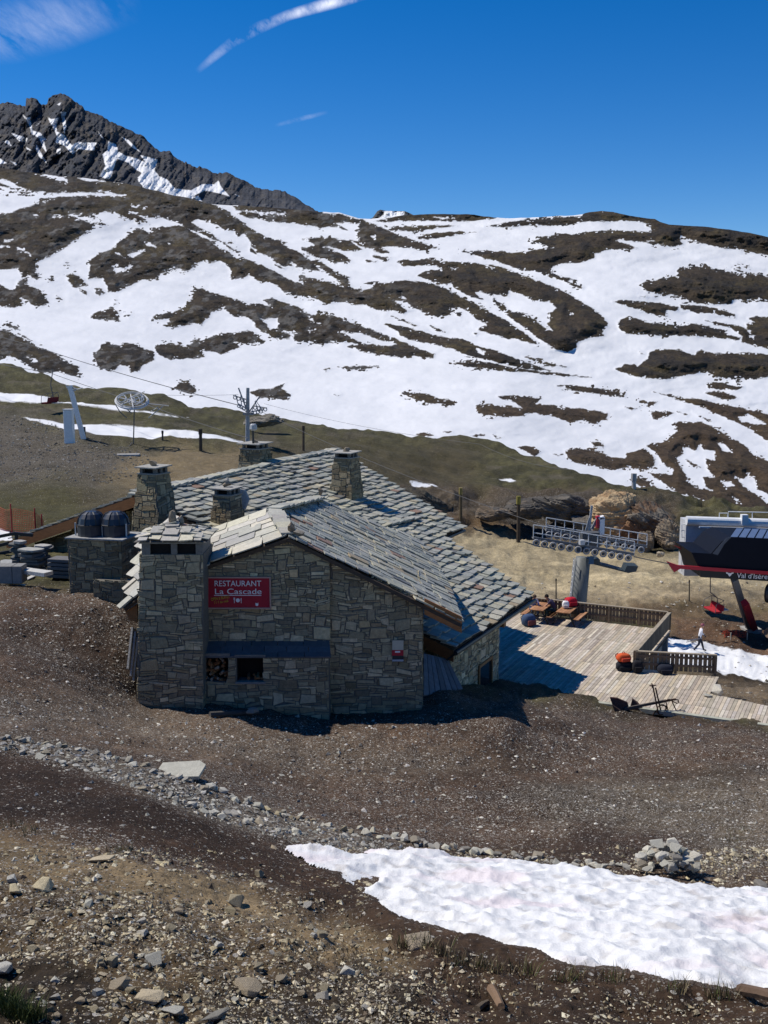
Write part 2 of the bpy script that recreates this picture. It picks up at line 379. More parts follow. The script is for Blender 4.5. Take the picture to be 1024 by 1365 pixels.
D(U5, (640, 170), (760, 185), (860, 205), (900, 230), (890, 190), (940, 180), (900, 155), (960, 145), (1024, 150), (1900, 180), (1900, 420), (1024, 340), (940, 325), (860, 300), (870, 270), (800, 215), (720, 200))
D(U5, (95, 465), (150, 435), (210, 435), (225, 455), (290, 400), (300, 360), (380, 342), (440, 345), (480, 345), (540, 370), (580, 380), (590, 360), (620, 347), (660, 360), (740, 375), (780, 362), (830, 370), (860, 362), (960, 370), (1024, 380), (1900, 420), (1900, 560), (1024, 510), (940, 525), (820, 525), (700, 510), (650, 480), (600, 490), (520, 505), (400, 530), (330, 525), (220, 515), (130, 485))
D(U5, (650, 550), (690, 545), (745, 545), (800, 565), (875, 575), (830, 598), (700, 585), (660, 575)); D(U5, (640, 608), (700, 600), (760, 605), (835, 640), (780, 652), (690, 635)); D(U5, (820, 530), (865, 545), (830, 552)); D(U5, (240, 360), (272, 375), (245, 375))
S(U5, (895, 225), (925, 230), (915, 250)); S(U5, (905, 262), (950, 262), (930, 275))
# middle streaks running down to the right
D(U2, (-272, 225), (-221, 221), (-150, 240), (-60, 265), (0, 290) if False else (0, 405), (60, 425), (150, 440), (210, 445), (290, 480), (380, 505), (460, 540), (560, 570), (640, 602), (560, 598), (460, 580), (330, 550), (250, 530), (160, 495), (0, 460), (-53, 448), (-90, 435), (-115, 420), (-138, 400), (-190, 385)) if False else None
D(T8, (705, 262), (760, 262), (860, 285), (973, 312), (1060, 340), (1180, 361), (1265, 367), (1378, 416), (1504, 451), (1616, 500), (1756, 542), (1868, 587), (1756, 581), (1616, 556), (1434, 514), (1322, 486), (1196, 437), (973, 388), (900, 370), (840, 345), (820, 315), (760, 285))
S(U2, (275, 490), (290, 500), (320, 505), (312, 530), (285, 515)); D(U2, (160, 565), (230, 550), (340, 560), (430, 580), (560, 600), (700, 615), (830, 633), (700, 628), (560, 612), (400, 602), (220, 580)); D(U2, (40, 380), (90, 395), (132, 418), (80, 408)); D(U2, (500, 530), (560, 540), (640, 565), (715, 582), (650, 582), (570, 555))
D(T8, (775, 212), (860, 235), (955, 278), (920, 275), (840, 245)); D(U2, (265, 418), (280, 418), (272, 428))
# lower field
D(U6, (62, 145), (120, 142), (220, 150), (270, 175), (340, 180), (370, 200), (350, 218), (280, 205), (230, 208), (150, 185)); D(U6, (150, 380), (220, 365), (250, 385), (180, 394)); D(U6, (305, 365), (355, 366), (330, 374)); D(U6, (455, 388), (500, 380), (540, 386), (490, 396)); D(U6, (580, 380), (640, 400), (600, 398))
D(U8, (300, 80), (400, 75), (530, 75), (480, 92), (350, 100)); D(U8, (280, 240), (320, 240), (300, 250)); D(U8, (210, 97), (255, 90), (235, 104)); D(U8, (320, 440), (380, 435), (350, 452)); D(U8, (900, 450), (950, 447), (930, 458))
D(U6, (490, 215), (560, 205), (700, 222), (750, 230), (700, 190), (640, 180), (610, 160), (700, 158), (760, 165), (860, 175), (830, 205), (900, 210), (1024, 230), (1090, 235), (1160, 245), (1240, 262), (1236, 290), (1200, 300), (1180, 325), (1090, 300), (1024, 315), (950, 285), (860, 265), (790, 255), (760, 275), (620, 282), (540, 267), (500, 250))
S(U7, (278, 132), (300, 128), (295, 145))
D(U7, (530, 155), (600, 148), (630, 160), (600, 175), (540, 185)); D(U7, (130, 42), (200, 42), (300, 55), (420, 75), (420, 90), (330, 82), (200, 65)); D(U7, (480, 105), (560, 112), (540, 125), (500, 118)); D(U7, (420, 135), (480, 138), (450, 146))
D(U7, (540, 70), (600, 80), (660, 95), (740, 100), (800, 115), (900, 135), (1024, 165), (1900, 360), (1900, 520), (1024, 280), (960, 235), (880, 195), (820, 170), (760, 140), (660, 110), (600, 90)); S(U7, (895, 175), (940, 165), (990, 190), (1015, 208), (960, 205), (910, 195)); D(U7, (640, 155), (690, 165), (680, 172)); D(U7, (705, 155), (790, 200), (740, 180))
D(U7, (625, 200), (680, 195), (740, 200), (790, 215), (830, 240), (880, 270), (930, 300), (960, 335), (1024, 360), (1900, 620), (1900, 900), (1024, 585), (940, 570), (850, 550), (650, 500), (600, 470), (520, 410), (545, 415), (620, 420), (628, 400), (575, 370), (570, 350), (540, 320), (510, 295), (535, 285), (580, 285), (610, 260), (640, 235))
S(U7, (680, 300), (720, 320), (740, 285), (755, 315), (800, 320), (800, 360), (760, 350), (770, 400), (800, 430), (750, 430), (760, 470), (790, 488), (720, 475), (690, 450), (660, 390), (635, 350), (670, 330), (665, 310)); D(U7, (675, 355), (700, 365), (740, 390), (700, 378))
S(U7, (808, 285), (840, 290), (870, 325), (835, 318)); S(U7, (825, 445), (860, 450), (880, 465), (850, 472)); S(U7, (890, 430), (920, 440), (940, 420), (970, 440), (980, 480), (1024, 500), (1100, 540), (1100, 570), (1024, 550), (1000, 520), (950, 490), (900, 450)); S(U7, (880, 515), (910, 535), (890, 540))
D(U7, (165, 315), (220, 308), (310, 320), (360, 345), (420, 350), (430, 330), (500, 310), (540, 340), (550, 380), (510, 400), (440, 390), (380, 398), (300, 385), (230, 375), (180, 350)); D(U7, (440, 440), (480, 430), (530, 450), (565, 478), (500, 478)); D(U7, (-30, 305), (0, 298), (50, 305), (70, 320), (40, 345), (0, 320)); D(U7, (275, 280), (320, 285), (330, 300), (290, 300)); D(U7, (110, 330), (160, 335), (130, 338))

PEAK_S = []
P1 = (0, 110, 5.12); P2 = (180, 160, 4.267)
for t, pts in [(P1, [(150, 212), (180, 240), (215, 235), (210, 260), (225, 330), (270, 340), (320, 390), (300, 395), (320, 480), (290, 440), (270, 380), (215, 350), (200, 290)]),
    (P1, [(320, 230), (350, 250), (400, 240), (385, 290), (390, 335), (440, 360), (470, 400), (490, 430), (540, 400), (560, 410), (660, 410), (640, 465), (540, 455), (495, 490), (440, 430), (380, 410), (390, 370), (370, 320)]),
    (P1, [(415, 200), (460, 200), (440, 230), (455, 290), (440, 350), (425, 260)]), (P1, [(250, 425), (280, 480), (325, 555), (270, 510), (245, 450)]), (P1, [(20, 400), (60, 395), (80, 435)]),
    (P1, [(80, 345), (190, 380), (180, 405), (130, 400)]), (P1, [(-300, 500), (0, 520), (45, 550), (-300, 590)]),
    (P1, [(740, 400), (790, 420), (810, 470), (860, 500), (900, 510), (1024, 560), (1024, 700), (940, 650), (970, 620), (860, 540), (800, 520), (770, 600), (760, 640), (740, 660), (680, 640), (720, 570), (700, 490), (735, 460)]),
    (P1, [(830, 370), (880, 395), (960, 475), (900, 440)]), (P1, [(670, 335), (710, 385), (690, 370)]), (P1, [(390, 455), (415, 450), (410, 500), (385, 480)]), (P1, [(70, 535), (115, 550), (110, 565)]),
    (P1, [(250, 295), (285, 255), (270, 280)]), (P1, [(170, 435), (220, 465), (190, 460)]), (P1, [(390, 150), (420, 135), (405, 155)]), (P1, [(-200, 250), (-150, 300), (-120, 420), (-180, 380)]),
    (P2, [(0, 215), (60, 240), (30, 200), (130, 225), (110, 285), (140, 320), (180, 335), (230, 390), (320, 400), (380, 365), (450, 365), (475, 345), (490, 380), (540, 435), (470, 415), (400, 402), (340, 425), (320, 460), (220, 450), (130, 420), (60, 400), (15, 340), (40, 300), (0, 280)]),
    (P2, [(330, 440), (360, 432), (395, 480)]), (P2, [(565, 420), (595, 435), (580, 430)])]:
    PEAK_S.append(T(*t, pts))

CREST_B = np.array([(-700, 420), (-400, 440), (0, 484), (20, 489), (59, 500), (90, 513), (109, 517), (156, 517), (203, 526), (220, 529), (240, 535), (259, 542), (288, 543), (308, 546), (349, 552), (376, 555), (400, 560), (427, 567), (450, 574), (467, 575), (497, 572),
    (521, 577), (543, 582), (614, 582), (651, 587), (672, 594), (700, 606), (720, 612), (763, 627), (836, 647), (902, 658), (972, 669), (1024, 683), (1424, 745), (1700, 770)], float)
CREST_C = np.array([(-700, 190), (-400, 205), (-100, 216), (0, 223), (29, 229), (47, 231), (78, 234), (103, 236), (145, 242), (168, 245), (195, 251), (211, 254), (232, 261), (255, 265), (278, 271), (309, 274), (344, 275), (379, 278), (420, 282), (452, 284), (479, 291), (494, 292), (522, 289),
    (560, 286), (593, 285), (632, 286), (658, 290), (681, 290.5), (720, 290), (776, 286), (782, 284), (801, 281), (817, 282), (836, 287), (873, 292), (880, 296), (892, 300), (922, 301), (949, 303), (972, 306), (1000, 311), (1024, 316), (1200, 345), (1424, 370), (1700, 385)], float)
PEAK_SIL = np.array([(-600, 215), (-400, 190), (-250, 175), (-100, 150), (-40, 143), (0, 139), (10, 136), (29, 141), (34, 141), (34.5, 131.5), (42, 130.5), (49, 133), (56, 140), (63, 138), (65, 129.5), (74, 126.5), (81, 124), (88, 126), (98, 134), (107, 139), (113, 146), (135, 154), (146, 162), (168, 170.5),
    (191, 182), (197, 188), (213, 202), (227, 202), (231.5, 208), (246, 217), (248, 214.5), (250, 218), (263, 223), (266, 221), (278, 227), (285.5, 231), (302, 230), (325, 240), (344, 251), (379, 255), (398, 265.5), (420, 280), (445, 294), (470, 302)], float)

# ---- shared terrain material: bare ground takes the 'Col' attribute, snow lies where the 'snow' attribute is positive
def ground_mat(name, ns, edge, chips, bump, snow_bump, bscale, soft=0.6):
    m = bpy.data.materials.new(name); m.use_nodes = True
    nt = m.node_tree; N = nt.nodes; L = nt.links; bs = N['Principled BSDF']
    bs.inputs['Specular IOR Level'].default_value = 0.2
    tc = N.new('ShaderNodeTexCoord'); V = tc.outputs['Object']
    def noise(scale, det=6, rough=0.6):
        n = N.new('ShaderNodeTexNoise'); n.inputs['Scale'].default_value = scale; n.inputs['Detail'].default_value = det; n.inputs['Roughness'].default_value = rough
        L.new(V, n.inputs['Vector']); return n.outputs['Fac']
    def math_(op, a, b=None, c=None):
        n = N.new('ShaderNodeMath'); n.operation = op
        for k, v in enumerate((a, b, c)):
            if v is None: continue
            if isinstance(v, (int, float)): n.inputs[k].default_value = v
            else: L.new(v, n.inputs[k])
        return n.outputs[0]
    def rng(v, a, b, c, d):
        n = N.new('ShaderNodeMapRange'); n.inputs['From Min'].default_value = a; n.inputs['From Max'].default_value = b
        n.inputs['To Min'].default_value = c; n.inputs['To Max'].default_value = d; L.new(v, n.inputs['Value']); return n.outputs[0]
    def mix(f, a, b, bt='MIX'):
        n = N.new('ShaderNodeMix'); n.data_type = 'RGBA'; n.blend_type = bt
        for k, v in (('Factor', f), ('A', a), ('B', b)):
            if isinstance(v, (int, float)): n.inputs[k].default_value = v
            elif isinstance(v, tuple): n.inputs[k].default_value = (*v, 1)
            else: L.new(v, n.inputs[k])
        return n.outputs['Result']
    at = N.new('ShaderNodeAttribute'); at.attribute_name = 'Col'
    sn = N.new('ShaderNodeAttribute'); sn.attribute_name = 'snow'
    fine = noise(ns, 8, 0.7); mid = noise(ns * 0.17, 5); big = noise(ns * 0.03, 4)
    v = math_('MULTIPLY', rng(fine, 0.3, 0.7, 0.55, 1.45), rng(mid, 0.3, 0.7, 0.72, 1.28))
    v = math_('MULTIPLY', v, rng(big, 0.3, 0.7, 0.85, 1.15))
    g = mix(1.0, at.outputs['Color'], v, 'MULTIPLY')
    g = mix(rng(noise(ns * 0.4, 4), 0.5, 0.72, 0, 0.45), g, mix(1.0, g, (1.5, 1.45, 1.3), 'MULTIPLY'))
    if chips:
        ch = N.new('ShaderNodeAttribute'); ch.attribute_name = 'chip'
        for sc, thr in ((12.0, 0.22), (26.0, 0.24), (48.0, 0.24)):
            vo = N.new('ShaderNodeTexVoronoi'); vo.inputs['Scale'].default_value = sc; vo.inputs['Randomness'].default_value = 1
            L.new(V, vo.inputs['Vector'])
            sep = N.new('ShaderNodeSeparateColor'); L.new(vo.outputs['Color'], sep.inputs[0])
            on = math_('MULTIPLY', math_('LESS_THAN', vo.outputs['Distance'], math_('MULTIPLY', sep.outputs[1], thr * 2)), math_('LESS_THAN', sep.outputs[0], math_('MULTIPLY', ch.outputs['Fac'], 0.8)))
            g = mix(on, g, mix(sep.outputs[2], (0.10, 0.085, 0.07), (0.44, 0.41, 0.36)))
    L1 = noise(edge[0], 6, 0.65); L2 = noise(edge[1], 4, 0.7)
    sd = math_('ADD', sn.outputs['Fac'], math_('ADD', math_('MULTIPLY', math_('SUBTRACT', L1, 0.5), edge[2]), math_('MULTIPLY', math_('SUBTRACT', L2, 0.5), edge[3])))
    f = rng(sd, -soft, soft, 0, 1)
    sc_ = mix(rng(noise(ns * 0.06, 5), 0.35, 0.7, 0, 1), (0.80, 0.80, 0.795), (0.72, 0.725, 0.725))
    L.new(mix(f, g, sc_), bs.inputs['Base Color'])
    rr = N.new('ShaderNodeMapRange'); L.new(f, rr.inputs['Value']); rr.inputs['To Min'].default_value = 0.95; rr.inputs['To Max'].default_value = 0.55
    L.new(rr.outputs[0], bs.inputs['Roughness'])
    h = math_('ADD', noise(bscale, 8, 0.7), math_('MULTIPLY', noise(bscale * 0.2, 4), 2.0))
    bp = N.new('ShaderNodeBump'); bp.inputs['Distance'].default_value = bump
    L.new(h, bp.inputs['Height']); L.new(rng(f, 0, 1, 1.0, snow_bump), bp.inputs['Strength'])
    L.new(bp.outputs[0], bs.inputs['Normal'])
    return m

def lay(ops, px, py, start=30.0):
    """signed snow distance in photo pixels, + on snow"""
    s = np.full(px.shape, start)
    for dark, poly in ops:
        a = np.asarray(poly)
        lo = a.min(0) - 32; hi = a.max(0) + 32
        k = (px > lo[0]) & (px < hi[0]) & (py > lo[1]) & (py < hi[1])
        if not k.any(): continue
        d = sdf(px[k], py[k], poly)
        s[k] = np.minimum(s[k], d) if dark else np.maximum(s[k], -d)
    return np.clip(s, -30, 30)

OPS = [o for o in OPS if o is not None]
# ------------------------------------------------------------------ big snowy slope
def build_slope():
    xs = np.concatenate([np.arange(-420, -20, 8), np.arange(-20, 1046, 1.1), np.arange(1046, 1440, 8)])
    crest = np.interp(xs, CREST_C[:, 0], CREST_C[:, 1]); bot = np.interp(xs, CREST_B[:, 0], CREST_B[:, 1]) + 40
    crest = crest + fbm(xs * 0.05, xs * 0, 3, 4) * 1.2
    n = 340
    t = np.linspace(0, 1, n)[:, None]
    py = bot[None] + (crest - bot)[None] * t; px = np.repeat(xs[None], n, 0)
    s = lay(OPS, px, py)
    gx = np.arange(-800, 1800, 4.0); gk = np.exp(-np.arange(-60, 61) ** 2 / (2 * 18.0 ** 2)); gk /= gk.sum()
    def smooth(c): return np.interp(xs, gx, np.convolve(np.pad(np.interp(gx, c[:, 0], c[:, 1]), 60, 'edge'), gk, 'valid'))
    cs = smooth(CREST_C); bs_ = smooth(CREST_B) + 40
    ts = np.clip((bs_[None] - py) / (bs_ - cs)[None], -.1, 1.1)
    Y = np.exp(np.interp(ts, [-.1, 0, .12, .4, .7, 1, 1.1], np.log([180, 205, 275, 430, 620, 900, 1000])))
    s0 = s; s = np.clip(s + (1.9 * fbm(px / 6, py / 2.6, 17, 4, .65) + 0.45 * fbm(px / 2.4, py / 1.3, 19, 2)) * sm(16, 4, np.abs(s)), -30, 30)
    hol = sm(.22, .4, fbm(px / 5, py / 2.0, 23, 3)) * sm(.0, .25, fbm(px / 60, py / 24, 24, 2)); s = np.where(s > 0, s - 7 * hol * sm(11, 1, s), s + 4 * sm(.36, .5, fbm(px / 4, py / 1.8, 25, 3)) * sm(-16, -2, s))
    Y = Y * (1 + 0.03 * fbm(px / 160, py / 55, 21, 4))
    rock = sm(4, -20, s0)
    Y = Y * (1 - 0.020 * rock - rock * 0.013 * (0.5 + fbm(px / 22 + py / 60, py / 9 - px / 90, 31, 5, 0.6)) - 0.002 * (1 - rock) * fbm(px / 12, py / 5, 41, 3))
    V = P_np(px, py, Y)
    c1 = fbm(px / 40, py / 14, 51, 4); c2 = fbm(px / 15, py / 6, 61, 4)
    brown = np.array([0.048, 0.036, 0.023]); olive = np.array([0.060, 0.046, 0.024]); grey = np.array([0.115, 0.108, 0.098]); dark = np.array([0.026, 0.023, 0.020])
    C = brown + (olive - brown) * sm(-.1, .3, c1)[..., None]
    C = C * (1 + 0.5 * np.clip(fbm(px / 3.2, py / 1.8, 65, 3), -.5, .5))[..., None]
    C = C + (dark - C) * (0.75 * sm(0.0, .4, c2 + .12 * sm(-4, -14, s)))[..., None]
    left = sm(620, 380, px) * sm(200, 300, py)
    C = C + (grey - C) * (left * 0.85 * sm(0.08, .3, fbm(px / 9 + py / 14, py / 5, 71, 4)))[..., None]
    low = sm(500, 560, py) * sm(420, 560, px)
    C = C + (np.array([0.085, 0.056, 0.032]) - C) * (low * 0.6)[..., None]
    # the far side of the crest falls away
    back = np.stack([V[-1] * np.array([1.05, 1.12, 1]) - np.array([0, 0, 60]), V[-1] * np.array([1.2, 1.4, 1]) - np.array([0, 0, 300])])
    V = np.concatenate([V, back]); C = np.concatenate([C, C[-1:], C[-1:]]); s = np.concatenate([s, s[-1:], s[-1:]])
    m = ground_mat('mountain_ground', 0.55, (0.25, 0.9, 2.2, 1.4), False, 2.2, 0.06, 0.30)
    o = np_mesh('mountain_slope', V.reshape(-1, 3), grid_quads(n + 2, len(xs)), m, {'Col': C.reshape(-1, 3), 'snow': s.ravel()})
    tag(o, 'broad mountainside half covered in snow with brown rock bands', 'mountain', kind='structure')

def build_peak():
    xs = np.concatenate([np.arange(-420, -10, 4), np.arange(-10, 470, 1.0)])
    crest = np.interp(xs, PEAK_SIL[:, 0], PEAK_SIL[:, 1]); bot = np.interp(xs, CREST_C[:, 0], CREST_C[:, 1]) + 14
    crest = crest + np.clip(fbm(xs * 0.3, xs * 0, 5, 3), -.5, .5) * 2.2
    crest = np.minimum(crest, bot - 4)
    n = 150
    t = np.linspace(0, 1, n)[:, None]
    py = bot[None] + (crest - bot)[None] * t; px = np.repeat(xs[None], n, 0)
    s = lay([(0, p) for p in PEAK_S], px, py, -30.0)
    Y = 2250 + 800 * t + 0 * px
    rid = 1 - 2 * np.abs(fbm(px / 26 + py / 40, py / 60, 81, 5, 0.55))
    Y = Y - 75 * rid * (0.35 + 0.65 * sm(1.0, .8, t + 0 * px)) - 34 * np.abs(fbm(px / 8, py / 9, 91, 5, 0.6))
    V = P_np(px, py, Y)
    k = fbm(px / 8, py / 8, 95, 4)
    C = np.array([0.048, 0.051, 0.060]) + (np.array([0.085, 0.076, 0.068]) - np.array([0.048, 0.051, 0.060])) * sm(0.0, .4, k)[..., None]  # blue-grey tint puts the haze of distance into the rock colour
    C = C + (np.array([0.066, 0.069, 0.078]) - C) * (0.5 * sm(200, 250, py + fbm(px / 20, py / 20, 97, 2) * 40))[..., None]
    back = np.stack([V[-1] * np.array([1.1, 1.2, 1]) - np.array([0, 0, 500])])
    V = np.concatenate([V, back]); C = np.concatenate([C, C[-1:]]); s = np.concatenate([s, s[-1:]])
    m = ground_mat('peak_rock', 0.06, (0.03, 0.1, 2.5, 2.0), False, 10.0, 0.15, 0.035)
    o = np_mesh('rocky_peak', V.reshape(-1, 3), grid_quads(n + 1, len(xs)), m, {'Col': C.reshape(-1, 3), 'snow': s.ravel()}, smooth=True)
    tag(o, 'dark jagged rocky peak with snow gullies behind the brown shoulder', 'mountain', kind='structure')
    # small far summit
    xs = np.arange(486, 566, 1.0)
    crest = np.interp(xs, [486, 497, 503, 507, 515, 540, 545, 553, 566], [296, 290, 281.5, 279.5, 281, 281.5, 283.5, 287.5, 296]); n = 30
    t = np.linspace(0, 1, n)[:, None]
    py = 302 + (crest[None] - 302) * t; px = np.repeat(xs[None], n, 0)
    s = lay([(0, [(510, 281), (539, 282), (539, 286), (530, 290), (505, 291), (512, 286)])], px, py, -30.0)
    Y = 4200 + 500 * t + 120 * fbm(px / 6, py / 4, 7, 3)
    V = P_np(px, py, Y); V = np.concatenate([V, [V[-1] * np.array([1.1, 1.3, 1]) - np.array([0, 0, 300])]])
    s = np.concatenate([s, s[-1:]])
    o = np_mesh('far_summit', V.reshape(-1, 3), grid_quads(n + 1, len(xs)), m, {'Col': np.full((V.shape[0] * V.shape[1], 3), 0.07), 'snow': s.ravel()}, smooth=False)
    tag(o, 'tiny snow-capped summit peeping over the ridge line', 'mountain', kind='structure')

# ------------------------------------------------------------------ near ground
CTRL = []
def row(px, *pts):
    for y, d in pts: CTRL.append((px, y, d))
near = [(2600, 1.0), (1900, 2.3), (1500, 4.9)]
row(-400, *near, (1365, 6.6), (1250, 8.8), (1080, 14), (985, 20), (880, 27), (775, 37), (700, 54), (650, 71), (600, 93), (560, 112), (500, 140), (445, 165))
row(0, *near, (1365, 7), (1250, 9), (1180, 11), (1080, 14.5), (1020, 18.5), (985, 21), (880, 28), (775, 38), (700, 55), (650, 72), (600, 95), (560, 115), (520, 135), (484, 155))
row(200, *near, (1365, 7), (1250, 9.3), (1180, 11.3), (1100, 14.5), (1040, 18.5), (950, 30.6), (900, 32.6), (840, 35.4), (785, 38.8), (700, 57), (640, 78), (600, 100), (570, 114), (526, 140))
row(400, *near, (1365, 7.3), (1260, 9.8), (1200, 12), (1135, 16.5), (1085, 20.5), (1000, 28), (950, 31.6), (900, 36.5), (850, 43), (800, 51), (750, 61), (700, 75), (640, 92), (600, 110), (560, 145))
row(600, *near, (1365, 7.8), (1250, 12), (1200, 15), (1140, 19), (1000, 28.4), (950, 31.6), (932, 33.2), (920, 35.6), (905, 42), (870, 53), (800, 72), (740, 90), (720, 97), (700, 101), (660, 112), (620, 130), (582, 150))
row(690, (1000, 28.9), (955, 31.6), (936, 34.6), (920, 41.5))
row(750, (1000, 30.0), (955, 34.5), (930, 40.5))
row(800, *near, (1365, 8), (1290, 11), (1220, 14.3), (1160, 17.5), (1060, 24.5), (990, 32), (935, 41.3), (900, 51), (868, 62), (830, 73), (795, 80), (750, 93), (722, 101), (700, 105), (665, 111), (637, 125))
row(1024, *near, (1365, 8.2), (1326, 10.3), (1250, 13.3), (1185, 16.6), (1100, 21), (1030, 27), (966, 37.8), (935, 45), (905, 55), (880, 64), (850, 72), (800, 82), (760, 92), (725, 103), (700, 108), (683, 118))
row(1424, *near, (1365, 8.6), (1280, 12.5), (1200, 16.5), (1100, 21.5), (1000, 31), (940, 44), (905, 55), (850, 71), (800, 84), (780, 92), (745, 110))
CTRL = np.array(CTRL, float)

def tps_fit(X, z, lam=1e-4):
    n = len(X)
    d2 = ((X[:, None] - X[None]) ** 2).sum(-1) + 1e-12
    K = 0.5 * d2 * np.log(d2) + lam * np.eye(n)
    Pm = np.concatenate([np.ones((n, 1)), X], 1)
    A = np.zeros((n + 3, n + 3)); A[:n, :n] = K; A[:n, n:] = Pm; A[n:, :n] = Pm.T
    return np.linalg.solve(A, np.concatenate([z, np.zeros(3)]))
def _nx(px, py): return np.stack([px / 600.0, np.log(np.maximum(py - 330, 10)) * 1.3], -1)
_TX = _nx(CTRL[:, 0], CTRL[:, 1]); _TW = tps_fit(_TX, np.log(CTRL[:, 2]))
def depth(px, py):
    shp = px.shape; q = _nx(px.ravel(), py.ravel()); out = np.zeros(len(q))
    for a in range(0, len(q), 40000):
        b = q[a:a + 40000]
        d2 = ((b[:, None] - _TX[None]) ** 2).sum(-1) + 1e-12
        out[a:a + 40000] = (0.5 * d2 * np.log(d2)) @ _TW[:len(_TX)] + _TW[len(_TX)] + b @ _TW[len(_TX) + 1:]
    return np.exp(out).reshape(shp)
LIP = np.array([(380, 1132), (440, 1165), (490, 1192), (520, 1218), (560, 1232), (640, 1250), (700, 1264), (760, 1284), (830, 1292), (900, 1305), (960, 1314), (1024, 1322), (1200, 1345), (1424, 1360)], float)
SNOW_PATCH = [(383, 1131), (400, 1126), (430, 1129), (470, 1139), (520, 1137), (560, 1136), (605, 1142), (640, 1146), (690, 1151), (730, 1157), (780, 1162), (815, 1168), (850, 1172), (900, 1177), (960, 1184), (1024, 1188), (1200, 1203), (1424, 1215),
    (1424, 1400), (1200, 1375), (1024, 1342), (900, 1330), (830, 1318), (760, 1312), (700, 1290), (640, 1275), (560, 1252), (520, 1226), (490, 1203), (515, 1200), (484, 1190), (497, 1180), (462, 1168), (430, 1153), (405, 1143)]
ZONES = [  # ground colours by kind of ground: outline, colour, softness (px), chips
    ([(-700, 640), (150, 640), (230, 620), (420, 590), (640, 600), (640, 690), (300, 700), (120, 720), (-700, 760)], (0.0747, 0.0617, 0.0313), 30, 0.1),
    ([(-700, 600), (0, 628), (90, 640), (120, 690), (60, 720), (-700, 720)], (0.0657, 0.0597, 0.0228), 16, 0.05),
    ([(-700, 500), (-60, 536), (0, 550), (60, 562), (110, 580), (180, 600), (230, 615), (150, 645), (60, 640), (0, 650), (-700, 640)], (0.0818, 0.0693, 0.0524), 30, 0.4),
    ([(180, 603), (300, 592), (345, 598), (350, 640), (200, 660), (140, 640)], (0.1776, 0.1359, 0.0767), 14, 0.2),
    ([(520, 640), (600, 646), (700, 650), (800, 650), (905, 664), (905, 735), (780, 730), (700, 722), (600, 705), (540, 690)], (0.0784, 0.0581, 0.0365), 10, 0.3),
    ([(640, 668), (700, 660), (790, 660), (800, 700), (700, 712), (650, 700)], (0.0470, 0.0394, 0.0324), 14, 0.3),
    ([(600, 690), (680, 700), (700, 722), (600, 720)], (0.1254, 0.0842, 0.0487), 8, 0.2),
    ([(540, 700), (610, 712), (700, 722), (800, 732), (905, 738), (1424, 770), (1424, 815), (1024, 806), (905, 806), (800, 815), (600, 800)], (0.3674, 0.3051, 0.1986), 9, 0.15),
    ([(840, 806), (1424, 806), (1424, 930), (900, 860)], (0.1411, 0.1010, 0.0584), 12, 0.2),
    ([(900, 828), (1424, 835), (1424, 905), (1024, 880), (900, 856)], (0.1568, 0.0955, 0.0568), 10, 0.2),
    ([(880, 893), (950, 899), (1024, 907), (1424, 935), (1424, 985), (1024, 966), (880, 930)], (0.1777, 0.1357, 0.0852), 5, 0.25),
    ([(940, 893), (985, 897), (1024, 905), (1024, 909), (985, 906), (950, 906)], (0.0523, 0.0394, 0.0243), 4, 0.1),
    ([(-700, 778), (0, 776), (100, 786), (180, 800), (560, 920), (690, 925), (1024, 968), (1424, 1010), (1424, 3000), (-700, 3000)], (0.0789, 0.0506, 0.0328), 12, 0.55),
    ([(-700, 900), (0, 920), (180, 940), (330, 985), (620, 1000), (700, 1010), (560, 1040), (300, 1020), (0, 975), (-700, 960)], (0.1202, 0.0889, 0.0608), 30, 0.8),
    ([(-700, 1000), (0, 1005), (200, 1060), (330, 1110), (470, 1170), (480, 1220), (300, 1160), (100, 1100), (-700, 1080)], (0.0456, 0.0274, 0.0166), 16, 0.13),
    ([(-700, 978), (0, 982), (110, 998), (200, 1026), (280, 1056), (370, 1082), (450, 1105), (520, 1124), (560, 1134), (480, 1136), (400, 1124), (300, 1098), (200, 1062), (100, 1022), (0, 1000), (-700, 995)], (0.1276, 0.1011, 0.0723), 8, 0.8),
    ([(700, 1060), (830, 1040), (1024, 1030), (1424, 1050), (1424, 1150), (1024, 1150), (960, 1170), (870, 1120), (760, 1110)], (0.1359, 0.1076, 0.0730), 30, 0.9),
    ([(760, 1085), (940, 1120), (930, 1165), (740, 1150)], (0.0575, 0.0374, 0.0260), 22, 0.35),
    ([(-700, 1090), (0, 1105), (120, 1135), (230, 1165), (350, 1185), (430, 1215), (520, 1240), (600, 1290), (520, 1310), (400, 1290), (250, 1290), (120, 1280), (0, 1260), (-700, 1240)], (0.1839, 0.1378, 0.0779), 22, 0.4),
    ([(150, 1150), (260, 1165), (340, 1185), (350, 1205), (220, 1195), (130, 1175)], (0.2760, 0.2110, 0.1232), 10, 0.1),
    ([(-700, 1240), (0, 1190), (120, 1180), (330, 1215), (420, 1290), (330, 1400), (-700, 1420)], (0.0966, 0.0695, 0.0388), 25, 0.7),
    ([(-700, 1285), (0, 1288), (70, 1285), (130, 1310), (150, 1420), (-700, 1450)], (0.0334, 0.0246, 0.0155), 12, 0.2),
    ([(270, 1330), (470, 1290), (560, 1330), (560, 1500), (270, 1500)], (0.0498, 0.0372, 0.0241), 22, 0.8),
    ([(480, 1195), (560, 1236), (640, 1255), (760, 1290), (1024, 1330), (1424, 1370), (1424, 1480), (1024, 1420), (640, 1370), (560, 1300), (480, 1240)], (0.0649, 0.0412, 0.0252), 14, 0.2),
]
